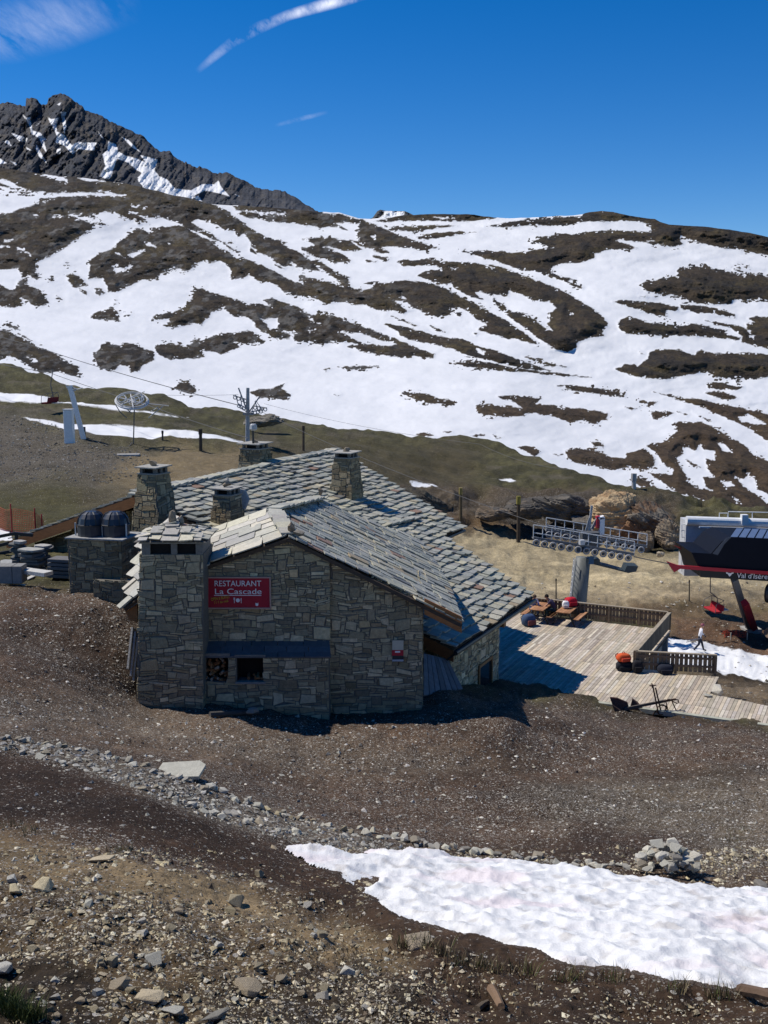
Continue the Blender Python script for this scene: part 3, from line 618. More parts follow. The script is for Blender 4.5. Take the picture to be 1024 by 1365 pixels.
def build_ground():
    xs = np.concatenate([np.arange(-420, -10, 8), np.arange(-10, 1036, 2.3), np.arange(1036, 1450, 8)])
    crest = np.interp(xs, CREST_B[:, 0], CREST_B[:, 1]) + fbm(xs * .06, xs * 0, 9, 3) * 1.5
    tt = np.concatenate([np.linspace(0, 1, 370), 1 + np.linspace(0.01, 1, 50) ** 2.0 * 1.6])[:, None]
    py = crest[None] + (1390 - crest[None]) * tt; px = np.repeat(xs[None], len(tt), 0)
    Y = depth(px, py)
    lip = np.interp(px, LIP[:, 0], LIP[:, 1]) + fbm(px / 34, py * 0, 15, 2) * 6; kk = sm(400, 580, px)
    d = py - lip
    Y = Y * (1 - 0.16 * kk * np.exp(-np.maximum(d, 0) / 70) * sm(-5, 4, d))
    V = P_np(px, py, Y)
    X_, Y_ = V[..., 0], V[..., 1]
    dist = Y_
    soil = sm(640, 800, py)
    amp = np.clip(dist / 30, 0.15, 2.0)
    dz = amp * (0.28 * fbm(X_ / 3.5, Y_ / 3.5, 101, 3) + soil * 0.12 * fbm(X_ / 0.9, Y_ / 0.9, 111, 4, 0.6))
    fg = sm(1120, 1240, py) * sm(30, 14, dist)
    dz = dz + fg * (0.16 * fbm(X_ / 0.8, Y_ / 0.8, 121, 5, 0.62) + 0.22 * fbm(X_ / 2.2, Y_ / 2.2, 131, 2))
    lipw = 1 - kk * np.exp(-(d / 16) ** 2)
    dz = dz * (0.25 + 0.75 * lipw)
    cliff = sm(640, 655, py) * sm(735, 715, py) * sm(500, 560, px)
    dz = dz + cliff * 0.9 * (0.4 - np.abs(fbm(X_ / 5.0, py / 14, 141, 4, 0.55)) * 2)
    dz = dz * sm(3.0, 6.0, Y_)
    V[..., 2] += dz
    C = np.ones(px.shape + (3,)) * np.array([0.068, 0.063, 0.028]); chip = np.full(px.shape, 0.06)
    o1 = fbm(px / 60, py / 14, 151, 4); C = C * (1 + 0.5 * o1)[..., None]
    C = C * (1 + 0.7 * np.clip(fbm(px / 9 + py / 7, py / 3.5, 157, 4, .6), -.6, .6))[..., None]
    rocky = sm(0.15, .35, fbm(px / 30, py / 7, 153, 4)) * sm(700, 640, py)
    C = C + (np.array([0.115, 0.10, 0.075]) - C) * (rocky * 0.6)[..., None]
    wob = 12 * fbm(px / 40, py / 16, 161, 4); 
    for poly, c, soft, ch in ZONES:
        a = np.asarray(poly, float); lo = a.min(0) - 60; hi = a.max(0) + 60
        k = (px > lo[0]) & (px < hi[0]) & (py > lo[1]) & (py < hi[1])
        w = sm(soft, -soft, sdf(px[k], py[k], poly) + wob[k] * min(1, soft / 12))
        C[k] = C[k] + (np.array(c) - C[k]) * w[..., None]; chip[k] += (ch - chip[k]) * w
    patch = np.clip(fbm(X_ / 5.0, Y_ / 3.0, 171, 4, .55), -.5, .5) * soil; C = C * (1 + .75 * patch)[..., None]; chip = np.clip(chip * (1 + 1.2 * np.clip(fbm(X_ / 3.0, Y_ / 2.0, 173, 3), -.6, .6) * soil), 0, 1)
    near_ = sm(770, 800, py)[..., None]; C = C * (np.array([.84, .83, .78]) * (1 - near_) + np.array([.70, .67, .645]) * near_)
    s = np.full(px.shape, -30.0)
    Z3 = (0, 400, 2.56)
    strips = [T(*Z3, [(-1100, 270), (-60, 305), (0, 315), (100, 325), (200, 340), (300, 350), (450, 370), (600, 388), (665, 395), (500, 384), (300, 366), (150, 350), (0, 342), (-60, 338), (-1100, 330)]),
        T(*Z3, [(70, 402), (150, 410), (250, 418), (350, 422), (450, 430), (600, 450), (830, 478), (840, 485), (700, 478), (560, 470), (430, 465), (300, 450), (200, 432), (110, 415)]),
        T(*U6, [(108, 640), (180, 655), (330, 692), (280, 690), (130, 665)]), T(*U6, [(615, 628), (690, 625), (718, 645), (680, 650)]),
        [(-420, 690), (-20, 703), (14, 707), (17, 714), (-20, 716), (-420, 720)],
        [(820, 848), (898, 854), (950, 861), (1024, 873), (1424, 925), (1424, 960), (1024, 907), (985, 902), (953, 895), (900, 890), (820, 885)]]
    s = lay([(0, p) for p in strips], px, py, -30.0)
    n = len(tt)
    back = np.stack([V[0] * np.array([1.03, 1.06, 1]) - np.array([0, 0, 3.0]), V[0] * np.array([1.08, 1.16, 1]) - np.array([0, 0, 14])])[::-1]
    V = np.concatenate([back, V]); C = np.concatenate([C[:1], C[:1], C]); s = np.concatenate([s[:1], s[:1], s]); chip = np.concatenate([chip[:1], chip[:1], chip])
    m = ground_mat('soil_ground', 9.0, (1.5, 5.0, 1.6, 1.4), True, 0.05, 0.25, 11.0)
    Q = grid_quads(n + 2, len(xs))[:, ::-1]
    o = np_mesh('ground', V.reshape(-1, 3), Q, m, {'Col': C.reshape(-1, 3), 'snow': s.ravel(), 'chip': chip.ravel()})
    tag(o, 'brown stony ground falling from the foreground to the grassy flat', 'ground', kind='structure')
    return BVHTree.FromPolygons([tuple(v) for v in V.reshape(-1, 3)], [tuple(q) for q in Q.tolist()])
GB = build_ground()
build_slope(); build_peak()

def hit(px, py):
    """ground point seen at this place of the photo"""
    r = GB.ray_cast(Vector((0, 0, 0)), ray(px, py))
    return r[0] if r[0] is not None else P(px, py, 60)
def gz(x, y, default=-14.0):
    r = GB.ray_cast(Vector((x, y, 60)), Vector((0, 0, -1)))
    return r[0].z if r[0] is not None else default

# ------------------------------------------------------------------ old snow in the hollow
def build_snow():
    xs = np.arange(376, 1430, 2.0); ys = np.arange(1118, 1408, 1.0)
    px, py = np.meshgrid(xs, ys)
    d = sdf(px, py, SNOW_PATCH)
    V = P_np(px, py, depth(px, py))
    X_, Y_ = V[..., 0], V[..., 1]
    d = d + 11 * fbm(X_ / 0.8, Y_ / 0.6, 201, 5, .6)
    cup = worley(X_ / 0.44 + 0.5 * fbm(X_ / 1.1, Y_ / 1.1, 5, 2), Y_ / 0.38 + 0.4 * fbm(X_ / .9, Y_ / .9, 6, 2), 211)
    cup2 = worley(X_ / 0.19, Y_ / 0.17, 215)
    hgt = 0.27 * (1 - np.exp(np.minimum(d, 0) / 26)) - 0.015
    rel = 0.135 * np.minimum(cup, 1.0) ** 1.5 + 0.05 * cup2 ** 1.5 + 0.10 * fbm(X_ / 2.6, Y_ / 2.0, 221, 3)
    V[..., 2] += np.where(d < 0, hgt + rel * sm(0, -14, d), -0.12 * np.minimum(d, 10) / 10) + 0.02
    q = grid_quads(len(ys), len(xs))
    keep = (d.ravel()[q] < 4).all(1)
    q = q[keep][:, ::-1]
    used = np.unique(q); mp = -np.ones(d.size, int); mp[used] = np.arange(len(used))
    V = V.reshape(-1, 3)[used]; q = mp[q]
    X_, Y_ = V[:, 0], V[:, 1]
    C = np.array([0.70, 0.70, 0.695]) * np.ones((len(V), 1))
    pink = 0.55 * sm(0.05, .4, fbm(X_ / 1.6, Y_ / 0.8, 231, 3)); C = C * (1 - pink[:, None] * np.array([0.04, 0.19, 0.16]))
    dirt = sm(0.25, .5, fbm(X_ / 0.35, Y_ / 0.25, 241, 4)) * 0.5; C = C * (1 - dirt[:, None] * np.array([.45, .5, .55]))
    m = mat('old_snow', rough=0.6, attr='Col', var=0.05, scale=9, bump=0.35, bscale=28)
    o = np_mesh('snow_patch', V, q, m, {'Col': C})
    tag(o, 'old suncupped snow patch with pinkish stains lying in the hollow', 'snow', kind='structure')
build_snow()

# ------------------------------------------------------------------ thin high cloud
def cloud_mat():
    m = bpy.data.materials.new('cirrus'); m.use_nodes = True
    nt = m.node_tree; N = nt.nodes; L = nt.links; N.clear()
    out = N.new('ShaderNodeOutputMaterial'); mx = N.new('ShaderNodeMixShader'); tr = N.new('ShaderNodeBsdfTransparent'); tl = N.new('ShaderNodeBsdfTranslucent')
    tl.inputs['Color'].default_value = (1.0, 0.99, 0.97, 1)
    tc = N.new('ShaderNodeTexCoord'); mp = N.new('ShaderNodeMapping'); mp.inputs['Scale'].default_value = (0.0011, 0.00022, 0.001); mp.inputs['Rotation'].default_value = (0, 0, R(50))
    n = N.new('ShaderNodeTexNoise'); n.inputs['Scale'].default_value = 1.0; n.inputs['Detail'].default_value = 8; n.inputs['Roughness'].default_value = 0.68
    L.new(tc.outputs['Object'], mp.inputs[0]); L.new(mp.outputs[0], n.inputs['Vector'])
    r = N.new('ShaderNodeMapRange'); r.inputs['From Min'].default_value = 0.36; r.inputs['From Max'].default_value = 0.78; L.new(n.outputs['Fac'], r.inputs['Value'])
    a = N.new('ShaderNodeAttribute'); a.attribute_name = 'dens'
    mu = N.new('ShaderNodeMath'); mu.operation = 'MULTIPLY'; L.new(r.outputs[0], mu.inputs[0]); L.new(a.outputs['Fac'], mu.inputs[1])
    L.new(mu.outputs[0], mx.inputs['Fac']); L.new(tr.outputs[0], mx.inputs[1]); L.new(tl.outputs[0], mx.inputs[2]); L.new(mx.outputs[0], out.inputs['Surface'])
    return m
def build_clouds():
    m = cloud_mat(); ALT = 6500.0
    def at_alt(px, py):
        q = P_np(px, py, np.ones_like(px)); return q * (ALT / q[..., 2])[..., None]
    def streak(name, label, path, dens, n=60, w=14):
        path = np.array(path, float); t = np.linspace(0, len(path) - 1, n)
        k = np.arange(len(path))
        cx, cy, ww, dd = (np.interp(t, k, path[:, j]) for j in range(4))
        tx = np.gradient(cx); ty = np.gradient(cy); l = np.hypot(tx, ty); nx, ny = -ty / l, tx / l
        a = np.linspace(-1, 1, w)[None]
        px = cx[:, None] + nx[:, None] * ww[:, None] * a; py = cy[:, None] + ny[:, None] * ww[:, None] * a
        D_ = dd[:, None] * (1 - a ** 2) ** 1.3 * dens
        V = at_alt(px, py)
        o = np_mesh(name, V.reshape(-1, 3), grid_quads(n, w), m, {'dens': D_.ravel()})
        tag(o, label, 'cloud', kind='structure')
    streak('cloud', 'curved white streak of cirrus high in the blue sky', [(262, 96, 5, 0), (285, 76, 7, .35), (310, 56, 8, .5), (345, 37, 9, .65), (385, 20, 8, .8), (420, 10, 9, 1.2), (455, 0, 10, 1.3), (500, -16, 12, 1)], 1.0)
    streak('cloud', 'faint veil of cirrus in the upper left of the sky', [(-160, 50, 40, .3), (-60, 44, 50, .42), (20, 38, 48, .42), (80, 26, 44, .34), (140, 16, 32, .22), (190, 8, 22, 0)], 0.75, w=24)
    streak('cloud', 'very faint short trail low in the blue sky', [(365, 168, 3, 0), (390, 161, 4, .3), (415, 155, 4, .3), (438, 149, 3, 0)], 0.8)
build_clouds()

# ------------------------------------------------------------------ daylight
SUN_DIR = Vector((-0.64, 0.22, 0.98)).normalized()
el = math.asin(SUN_DIR.z); az = math.atan2(SUN_DIR.x, SUN_DIR.y)
sd_ = bpy.data.lights.new('sun', 'SUN'); sd_.energy = 4.7; sd_.angle = R(0.53); sd_.color = (1, 0.945, 0.855)
so = bpy.data.objects.new('sun', sd_); so.rotation_euler = SUN_DIR.to_track_quat('Z', 'Y').to_euler(); so.location = (0, 0, 200); link(so)
w = bpy.data.worlds.new('World'); SC.world = w; w.use_nodes = True
sk = w.node_tree.nodes.new('ShaderNodeTexSky'); sk.sky_type = 'NISHITA'; sk.sun_disc = False
sk.sun_elevation = el; sk.sun_rotation = az; sk.altitude = 2600; sk.air_density = 1.0; sk.dust_density = 0.0; sk.ozone_density = 3.0
bg = w.node_tree.nodes['Background']; bg.inputs['Strength'].default_value = 0.118
hs = w.node_tree.nodes.new('ShaderNodeHueSaturation'); hs.inputs['Saturation'].default_value = 1.42; hs.inputs['Hue'].default_value = 0.508
w.node_tree.links.new(sk.outputs[0], hs.inputs['Color']); w.node_tree.links.new(hs.outputs[0], bg.inputs['Color'])
vs = SC.view_settings; vs.view_transform = 'Standard'; vs.look = 'None'; vs.exposure = 0.0; vs.gamma = 1.0
SC.cycles.max_bounces = 6; SC.cycles.transparent_max_bounces = 12
# ================================================================== RESTAURANT
A_ = Vector((0.4305, 0.9026, 0)); D_ = Vector((0.9026, -0.4305, 0)); Z_ = Vector((0, 0, 1)); PITCH_T = 0.345
E1 = P(605, 866, 37.0)
E1 = Vector((E1.x, E1.y, E1.z))
M_n = Vector((D_.x * PITCH_T, D_.y * PITCH_T, 1)).normalized()
def onM(px, py): return on_plane(px, py, E1, M_n)
R1 = onM(183, 660); R2 = onM(447, 601); E2 = onM(711, 796)
VC = onM(618, 704); VD = onM(590, 716)

M_STONE = mat('wall_stone', attr='Col', var=0.28, scale=9, bump=0.8, bscale=28, rough=0.9)
M_MORTAR = mat('mortar', (0.15, 0.14, 0.118), var=0.3, scale=12, bump=0.5)
M_SLATE = mat('roof_slate', attr='Col', var=0.22, scale=7, bump=0.55, bscale=22, rough=0.62, spec=0.5)
M_WOOD = mat('fascia_wood', attr='Col', var=0.35, scale=5, stretch=(1, 1, 6), rough=0.7, bump=0.3, bscale=14)
M_SHADE = mat('void_shade', (0.012, 0.011, 0.010), var=0.2, scale=8)  # near-black standing in for the shade inside oven openings and flues
M_BLACK = mat('black_metal', (0.018, 0.019, 0.022), var=0.2, scale=6, rough=0.45, spec=0.5)

def toward(n, side):
    v = Vector((side, -1, 0)); return (v - n * v.dot(n)).normalized()
def pip(x, y, poly):
    c = False; j = len(poly) - 1
    for i in range(len(poly)):
        xi, yi = poly[i]; xj, yj = poly[j]
        if (yi > y) != (yj > y) and x < (xj - xi) * (y - yi) / (yj - yi) + xi: c = not c
        j = i
    return c

SPAL = [(0.386, 0.319, 0.200), (0.438, 0.356, 0.221), (0.317, 0.264, 0.166), (0.249, 0.207, 0.133), (0.370, 0.278, 0.156), (0.328, 0.279, 0.173), (0.481, 0.393, 0.241), (0.284, 0.225, 0.137)]
def stones(mb, o, U, V, N, poly, holes=(), cell=0.068, big=0.10, lift=(0.006, 0.026), pal=SPAL, bigw=(4, 8), bigh=(2, 5), bright=1.0):
    """irregular coursed rubble laid in the wall plane o + u U + v V; poly in (u, v)"""
    us = [p[0] for p in poly]; vs_ = [p[1] for p in poly]
    u0, u1, v0, v1 = min(us), max(us), min(vs_), max(vs_)
    nu = max(1, int((u1 - u0) / cell)); nv = max(1, int((v1 - v0) / cell))
    cu = (u1 - u0) / nu; cv = (v1 - v0) / nv
    occ = [[0] * nu for _ in range(nv)]
    def ok(u, v): return pip(u, v, poly) and not any(h[0] < u < h[2] and h[1] < v < h[3] for h in holes)
    for j in range(nv):
        for i in range(nu):
            if not ok(u0 + (i + .5) * cu, v0 + (j + .5) * cv): occ[j][i] = 1
    def put(i, j, w, h, isbig=False):
        for y in range(j, j + h):
            for x in range(i, i + w): occ[y][x] = 1
        a, b = u0 + i * cu, v0 + j * cv; c, d = a + w * cu, b + h * cv
        g = 0.003; q = 0.026 if not isbig else 0.06
        r = lambda k=1.0: random.uniform(-q, q) * k
        pts = [(a + g + abs(r(.5)), b + g + abs(r(.3))), (c - g - abs(r(.5)), b + g + abs(r(.3))), (c - g - abs(r(.6)), d - g - abs(r(.45))), (a + g + abs(r(.6)), d - g - abs(r(.45)))]
        if isbig and random.random() < .75:
            k = random.randrange(4); p, n = pts[k], pts[(k + 1) % 4]
            m_ = ((p[0] + n[0]) / 2 + r(.5), (p[1] + n[1]) / 2 + r(.5)); cx_, cy_ = (a + c) / 2, (b + d) / 2
            pts.insert(k + 1, (m_[0] + (cx_ - m_[0]) * .06, m_[1] + (cy_ - m_[1]) * .06))
        t = random.uniform(*lift); col = jit(random.choice(pal), .28)
        if isbig: kq = random.uniform(.9, 1.4); col = tuple(x * kq for x in col)
        elif random.random() < .05: col = tuple(x * 1.7 for x in col)
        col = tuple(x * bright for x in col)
        cx_ = sum(p[0] for p in pts) / len(pts); cy_ = sum(p[1] for p in pts) / len(pts)
        n = len(pts)
        pts = [warp(*p) for p in pts]; cx_, cy_ = warp(cx_, cy_)
        base = [o + U * p[0] + V * p[1] for p in pts]
        fr = [o + U * (p[0] + (cx_ - p[0]) * .06) + V * (p[1] + (cy_ - p[1]) * .08) + N * (t + random.uniform(-.006, .006)) for p in pts]
        mb.add(base + fr, [tuple(range(n, 2 * n))] + [(k, (k + 1) % n, n + (k + 1) % n, n + k) for k in range(n)], col)
    wk = o.x * 3.1 + o.y * 1.7 + N.x * 5
    def warp(u, v):
        a, b = np.array([u * 2.1 + wk]), np.array([v * 2.6])
        du = .10 * float(vnoise(a, b, 7)[0]) + .05 * float(vnoise(a * 3.1, b * 3.1, 8)[0]); dv = .15 * float(vnoise(a, b, 9)[0]) + .06 * float(vnoise(a * 3.3, b * 3.3, 10)[0])
        eu = min(1, (u - u0) / .15, (u1 - u) / .15); ev = min(1, (v - v0) / .15, (v1 - v) / .15)
        return u + du * max(0, eu), v + dv * max(0, ev)
    def free(i, j, w, h): return i + w <= nu and j + h <= nv and all(not occ[y][x] for y in range(j, j + h) for x in range(i, i + w))
    for _ in range(int(nu * nv * big / 8)):
        w = random.randint(*bigw); h = random.randint(*bigh); i = random.randrange(nu); j = random.randrange(nv)
        if free(i, j, w, h): put(i, j, w, h, True)
    for j in range(nv):
        for i in range(nu):
            if occ[j][i]: continue
            h = random.choice((1, 1, 1, 1, 2, 2, 3)); w = random.randint(3, 9) if h < 2 else random.randint(3, 7)
            while w > 1 and not free(i, j, w, h): w -= 1
            if not free(i, j, w, h): h = 1
            put(i, j, w, h)

def wall_px(mb_st, mb_bk, pts, Y, thick=0.35, holes_px=(), **kw):
    """rubble wall in the frontal plane at distance Y, outline given on the photo"""
    pp = [P(x, y, Y) for x, y in pts]
    o = Vector((0, Y, 0)); U = Vector((1, 0, 0)); N = Vector((0, -1, 0))
    holes = []
    for x0, y0, x1, y1 in holes_px:
        a = P(x0, y1, Y); b = P(x1, y0, Y); holes.append((a.x, a.z, b.x, b.z))
    stones(mb_st, o, U, Z_, N, [(p.x, p.z) for p in pp], holes, **kw)
    return pp, holes

TPAL = [(0.283, 0.282, 0.242), (0.324, 0.318, 0.267), (0.246, 0.253, 0.221), (0.361, 0.348, 0.277), (0.301, 0.300, 0.252), (0.216, 0.224, 0.196), (0.396, 0.365, 0.267)]
def tiles(mb, poly, dn, ac, n, e=0.46, rise=.04, w=(0.42, 0.8), pal=TPAL, thick=(0.035, 0.06), odd=0.04, lift=0.0):
    """thick irregular stone slates in overlapping rows on a roof plane"""
    o = poly[0]; q = [((p - o).dot(ac), (p - o).dot(dn)) for p in poly]
    r1 = max(y for _, y in q); r0 = min(y for _, y in q)
    rows = max(1, int((r1 - r0) / e)); e = (r1 - r0) / rows
    for k in range(rows):
        rm = r0 + (k + .6) * e
        xs = []
        for i in range(len(q)):
            (x0, y0), (x1, y1) = q[i], q[(i + 1) % len(q)]
            if (y0 > rm) != (y1 > rm): xs.append(x0 + (x1 - x0) * (rm - y0) / (y1 - y0))
        xs.sort()
        for a, b in zip(xs[::2], xs[1::2]):
            s = a - random.uniform(0, .02); first = True
            while s < b - .05:
                ww = random.uniform(*w)
                if first: ww *= random.uniform(.5, 1); first = False
                if s + ww > b - .18: ww = b - s + random.uniform(0, .05)
                low = r0 + (k + 1) * e + random.uniform(-.07, .10); top = r0 + k * e - e * .45
                t = random.uniform(*thick); g = .006
                c1, c2 = random.uniform(.03, .13) * ww, random.uniform(.03, .13) * ww; h1, h2 = random.uniform(.05, .16) * e, random.uniform(.05, .16) * e
                pts = [(s + g, top), (s + ww - g, top), (s + ww - g - random.uniform(0, .02), low - h2), (s + ww - c2, low + random.uniform(-.03, .02)), (s + c1, low + random.uniform(-.03, .02)), (s + g + random.uniform(0, .02), low - h1)]
                col = jit(random.choice(pal), .16)
                if random.random() < odd: col = random.choice([(.24, .15, .10), (.30, .24, .15), (.34, .295, .20), (.13, .13, .125)])
                tw = random.uniform(-.012, .012)
                lf = lift + random.choice((0, 0, .012, .025))
                def z(x, y): f = (y - top) / (low - top); return lf + f * (t * .9 + rise) + tw * (x - s) / ww + .004
                bt = [o + ac * x + dn * y + n * z(x, y) for x, y in pts]
                tp = [o + ac * x + dn * y + n * (z(x, y) + t) for x, y in pts]
                m = len(pts)
                mb.add(bt + tp, [tuple(range(m, 2 * m)), tuple(range(m))[::-1]] + [(j, (j + 1) % m, m + (j + 1) % m, m + j) for j in range(m)], col)
                s += ww
def caps(mb, pts, w=0.55, l=0.55, t=0.06, pal=TPAL, up=0.06):
    """row of overlapping ridge stones along a line"""
    for a, b in zip(pts[:-1], pts[1:]):
        d = b - a; L_ = d.length; d.normalize(); x = d.cross(Z_).normalized(); n = max(1, int(L_ / l))
        for k in range(n):
            c = a + d * (L_ * (k + .5) / n); ll = L_ / n * random.uniform(1.1, 1.35); ww = w * random.uniform(.8, 1.15); tl = random.uniform(.03, .08)
            rz = random.uniform(-.08, .08); d2 = (d + x * rz).normalized(); x2 = d2.cross(Z_).normalized()
            p = c - d2 * ll / 2 - x2 * ww / 2 + Z_ * (up - tl / 2)
            mb.box(p, d2 * ll + Z_ * tl, x2 * ww, Z_ * t * random.uniform(.8, 1.3), jit(random.choice(pal), .2))

def slab(mb, poly, n, t, col):
    mb.prism([p - n * t for p in poly], n * (t - .004), col)

def rock_verts(seed, n=26, squash=1.0, boxy=0.5):
    rnd = random.Random(seed); pts = []
    for _ in range(n):
        v = Vector((rnd.gauss(0, 1), rnd.gauss(0, 1), rnd.gauss(0, 1))).normalized()
        m_ = max(abs(v.x), abs(v.y), abs(v.z)); v = v * ((1 - boxy) + boxy / m_) * rnd.uniform(.78, 1.0)
        pts.append(Vector((v.x, v.y, v.z * squash)))
    return pts
import bmesh
def rock_mesh(name, seed, m, squash=0.75, n=26, col=(0.2, 0.19, 0.17), boxy=0.5, sub=0):
    bm = bmesh.new()
    for p in rock_verts(seed, n, squash, boxy): bm.verts.new(p * 0.5)
    r = bmesh.ops.convex_hull(bm, input=bm.verts)
    bmesh.ops.delete(bm, geom=[g for g in r['geom_interior'] if isinstance(g, bmesh.types.BMVert)] , context='VERTS')
    bmesh.ops.dissolve_limit(bm, angle_limit=R(9), verts=bm.verts, edges=bm.edges)
    bmesh.ops.bevel(bm, geom=list(bm.edges), offset=0.018, segments=1, affect='EDGES')
    bmesh.ops.triangulate(bm, faces=bm.faces)
    bmesh.ops.recalc_face_normals(bm, faces=bm.faces)
    me = bpy.data.meshes.new(name); bm.to_mesh(me); bm.free(); me.materials.append(m)
    ca = me.color_attributes.new('Col', 'FLOAT_COLOR', 'POINT'); arr = np.ones((len(me.vertices), 4), np.float32); arr[:, :3] = col; ca.data.foreach_set('color', arr.ravel())
    return me
def add_rock(mb, c, s, seed, col, squash=.8):
    """a rock folded into another part's mesh (finials, cap stones)"""
    bm = bmesh.new()
    for p in rock_verts(seed, 18, squash, .5): bm.verts.new(p)
    r = bmesh.ops.convex_hull(bm, input=bm.verts)
    bm.verts.ensure_lookup_table(); bm.verts.index_update()
    vs = [Vector(c) + Vector((v.co.x * s[0], v.co.y * s[1], v.co.z * s[2])) for v in bm.verts]
    mb.add(vs, [tuple(v.index for v in f.verts) for f in bm.faces], col); bm.free()

rest = thing('restaurant', P(372, 948, 32), 'large stone mountain restaurant with slate roofs and a front gable', 'restaurant')

# ---- main roof
n_rows = A_
mb = MB(); near_low = E1; near_top = R1
mainpoly = [R1, R2, VC, VD, E2, E1]
tiles(mb, mainpoly, (D_ - Z_ * PITCH_T).normalized(), A_, M_n, e=0.42, w=(0.34, 0.66), odd=0.06, rise=.055, thick=(.045, .08))
mb.build('main_roof_slates', M_SLATE, rest)
mb = MB(); slab(mb, mainpoly, M_n, 0.16, (.07, .05, .035)); mb.build('roof_boarding', M_WOOD, rest)
# the other slope, down to the left eave
LD = (-D_ - Z_ * PITCH_T).normalized(); L_n = Vector((-D_.x * PITCH_T, -D_.y * PITCH_T, 1)).normalized()
LE1 = on_plane(33, 717, R1, L_n)
lenL = (LE1 - R1).dot(LD)
backpoly = [R1, R2, R2 + LD * lenL, R1 + LD * lenL]
mb = MB(); tiles(mb, backpoly, LD, A_, L_n, e=0.5, w=(.45, .8)); mb.build('back_roof_slates', M_SLATE, rest)
mb = MB(); slab(mb, backpoly, L_n, 0.16, (.07, .05, .035)); mb.build('roof_boarding', M_WOOD, rest)
mb = MB(); caps(mb, [R1 - A_ * .2, R2 + A_ * .1], w=.6, l=.55, up=.07); mb.build('ridge_stones', M_SLATE, rest)
# barge boards of the near gable
bw = (0.30, 0.125, 0.045)
def barge(a, b, h, off=0.05, col=bw):
    m_ = MB(); d = (b - a); p = a - A_ * off - Z_ * (h + .03)
    m_.box(p, d, A_ * .06, Z_ * h, col); return m_
barge(R1, R1 + LD * lenL, .42).build('barge_board', M_WOOD, rest)
barge(R1, R1 + (E1 - R1) * .16, .38).build('barge_board', M_WOOD, rest)
barge(E1 + (R1 - E1) * .14, E1, .42, col=(.20, .082, .032)).build('barge_board', M_WOOD, rest)
# walls of the main body
insD = 0.55; insA = 1.0
wallO = E1 - D_ * insD + A_ * insA; soff = E1.z + PITCH_T * insD - .22
def wall_s_at(px):
    lo, hi = -5.0, 25.0
    for _ in range(50):
        mid = (lo + hi) / 2
        p = wallO + A_ * mid
        if proj((p.x, p.y, -13.5))[0] < px: lo = mid
        else: hi = mid
    return lo
s_end = wall_s_at(664)
zb = -15.2
mb = MB()
ws0, ws1 = wall_s_at(637), wall_s_at(653)
wtop = P(645, 884, (wallO + A_ * (ws0 + ws1) / 2).y).z; wbot = wtop - 1.15
Ow = Vector((wallO.x, wallO.y, 0))
stones(mb, Ow, A_, Z_, D_, [(0, zb), (s_end, zb), (s_end, soff), (0, soff)], [(ws0 - .08, wbot - .05, ws1 + .08, wtop + .1)], big=.2, lift=(.015, .05), bright=1.45)  # light bounced off the terrace is put into the paler stone colour
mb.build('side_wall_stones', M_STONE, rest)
mb = MB()
mb.box(Vector((wallO.x, wallO.y, zb)), -D_ * 8, A_ * s_end, Z_ * (soff - zb - .02), (.1, .1, .1))
mb.build('main_body', M_MORTAR, rest)
mb = MB()
for a, b, c, d in ((ws0 - .1, wbot - .08, ws0, wtop + .12), (ws1, wbot - .08, ws1 + .1, wtop + .12), (ws0, wtop, ws1, wtop + .12), (ws0, wbot - .08, ws1, wbot)):
    mb.box(Ow + A_ * a + Z_ * b + D_ * .01, A_ * (c - a), D_ * .09, Z_ * (d - b), (.30, .15, .06))
wf = mb.build('window', M_WOOD, rest)
mb = MB(); mb.box(Ow + A_ * ws0 + Z_ * wbot + D_ * .012, A_ * (ws1 - ws0), D_ * .02, Z_ * (wtop - wbot)); mb.build('pane', mat('window_glass', (.02, .025, .03), rough=.08, var=.1, spec=.6), wf)
# gable wall under the near verge, left and right of the ridge
mb = MB(); gO = R1 + A_ * 0.9
gpoly = [gO - Z_ * .45, gO + (LE1 - R1) * .93 - Z_ * .45]
gpoly = [gO - Z_ * .45, gO + LD * (lenL * .9) - Z_ * .4]; q_ = gpoly[1]
lo_ = Vector((q_.x, q_.y, -12)); ro = gO + D_ * 4.2; rt = Vector((ro.x, ro.y, gO.z - .45 - 4.2 * PITCH_T))
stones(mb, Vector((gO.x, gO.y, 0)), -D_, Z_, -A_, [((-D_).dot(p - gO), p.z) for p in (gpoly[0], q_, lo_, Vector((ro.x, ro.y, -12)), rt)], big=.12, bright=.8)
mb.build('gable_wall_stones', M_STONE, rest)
mb = MB(); mb.prism([gO - Z_ * .46 + A_ * .02, q_ + A_ * .02, lo_ + A_ * .02, Vector((ro.x, ro.y, -12)) + A_ * .02, rt + A_ * .02], A_ * 14, (.1, .1, .1)); mb.build('gable_body', M_MORTAR, rest)
# near wall right of the front wing, in the shade under the verge
mb = MB(); gw = Vector((wallO.x, wallO.y, 0))
stones(mb, gw, -D_, Z_, -A_, [(0, zb), (4.5, zb), (4.5, soff + 4.5 * PITCH_T), (0, soff)], big=.15)
mb.build('end_wall_stones', M_STONE, rest)
# gutter
mb = MB(); g0 = E1 + D_ * .07 - Z_ * .13; g1 = E2 + D_ * .07 - Z_ * .13
mb.tube([g0, g1], .085, 8); mb.tube([g0 - A_ * .02, g0 - A_ * .02 - D_ * .35 - Z_ * .3, g0 + A_ * .3 - D_ * .5 - Z_ * .55], .05, 6); mb.build('gutter', M_BLACK, rest)
mb = MB(); v0 = VD + D_ * .05 - Z_ * .12; v1 = VC + D_ * .05 - Z_ * .12; mb.tube([v0, v1], .08, 8); mb.build('gutter', M_BLACK, rest)
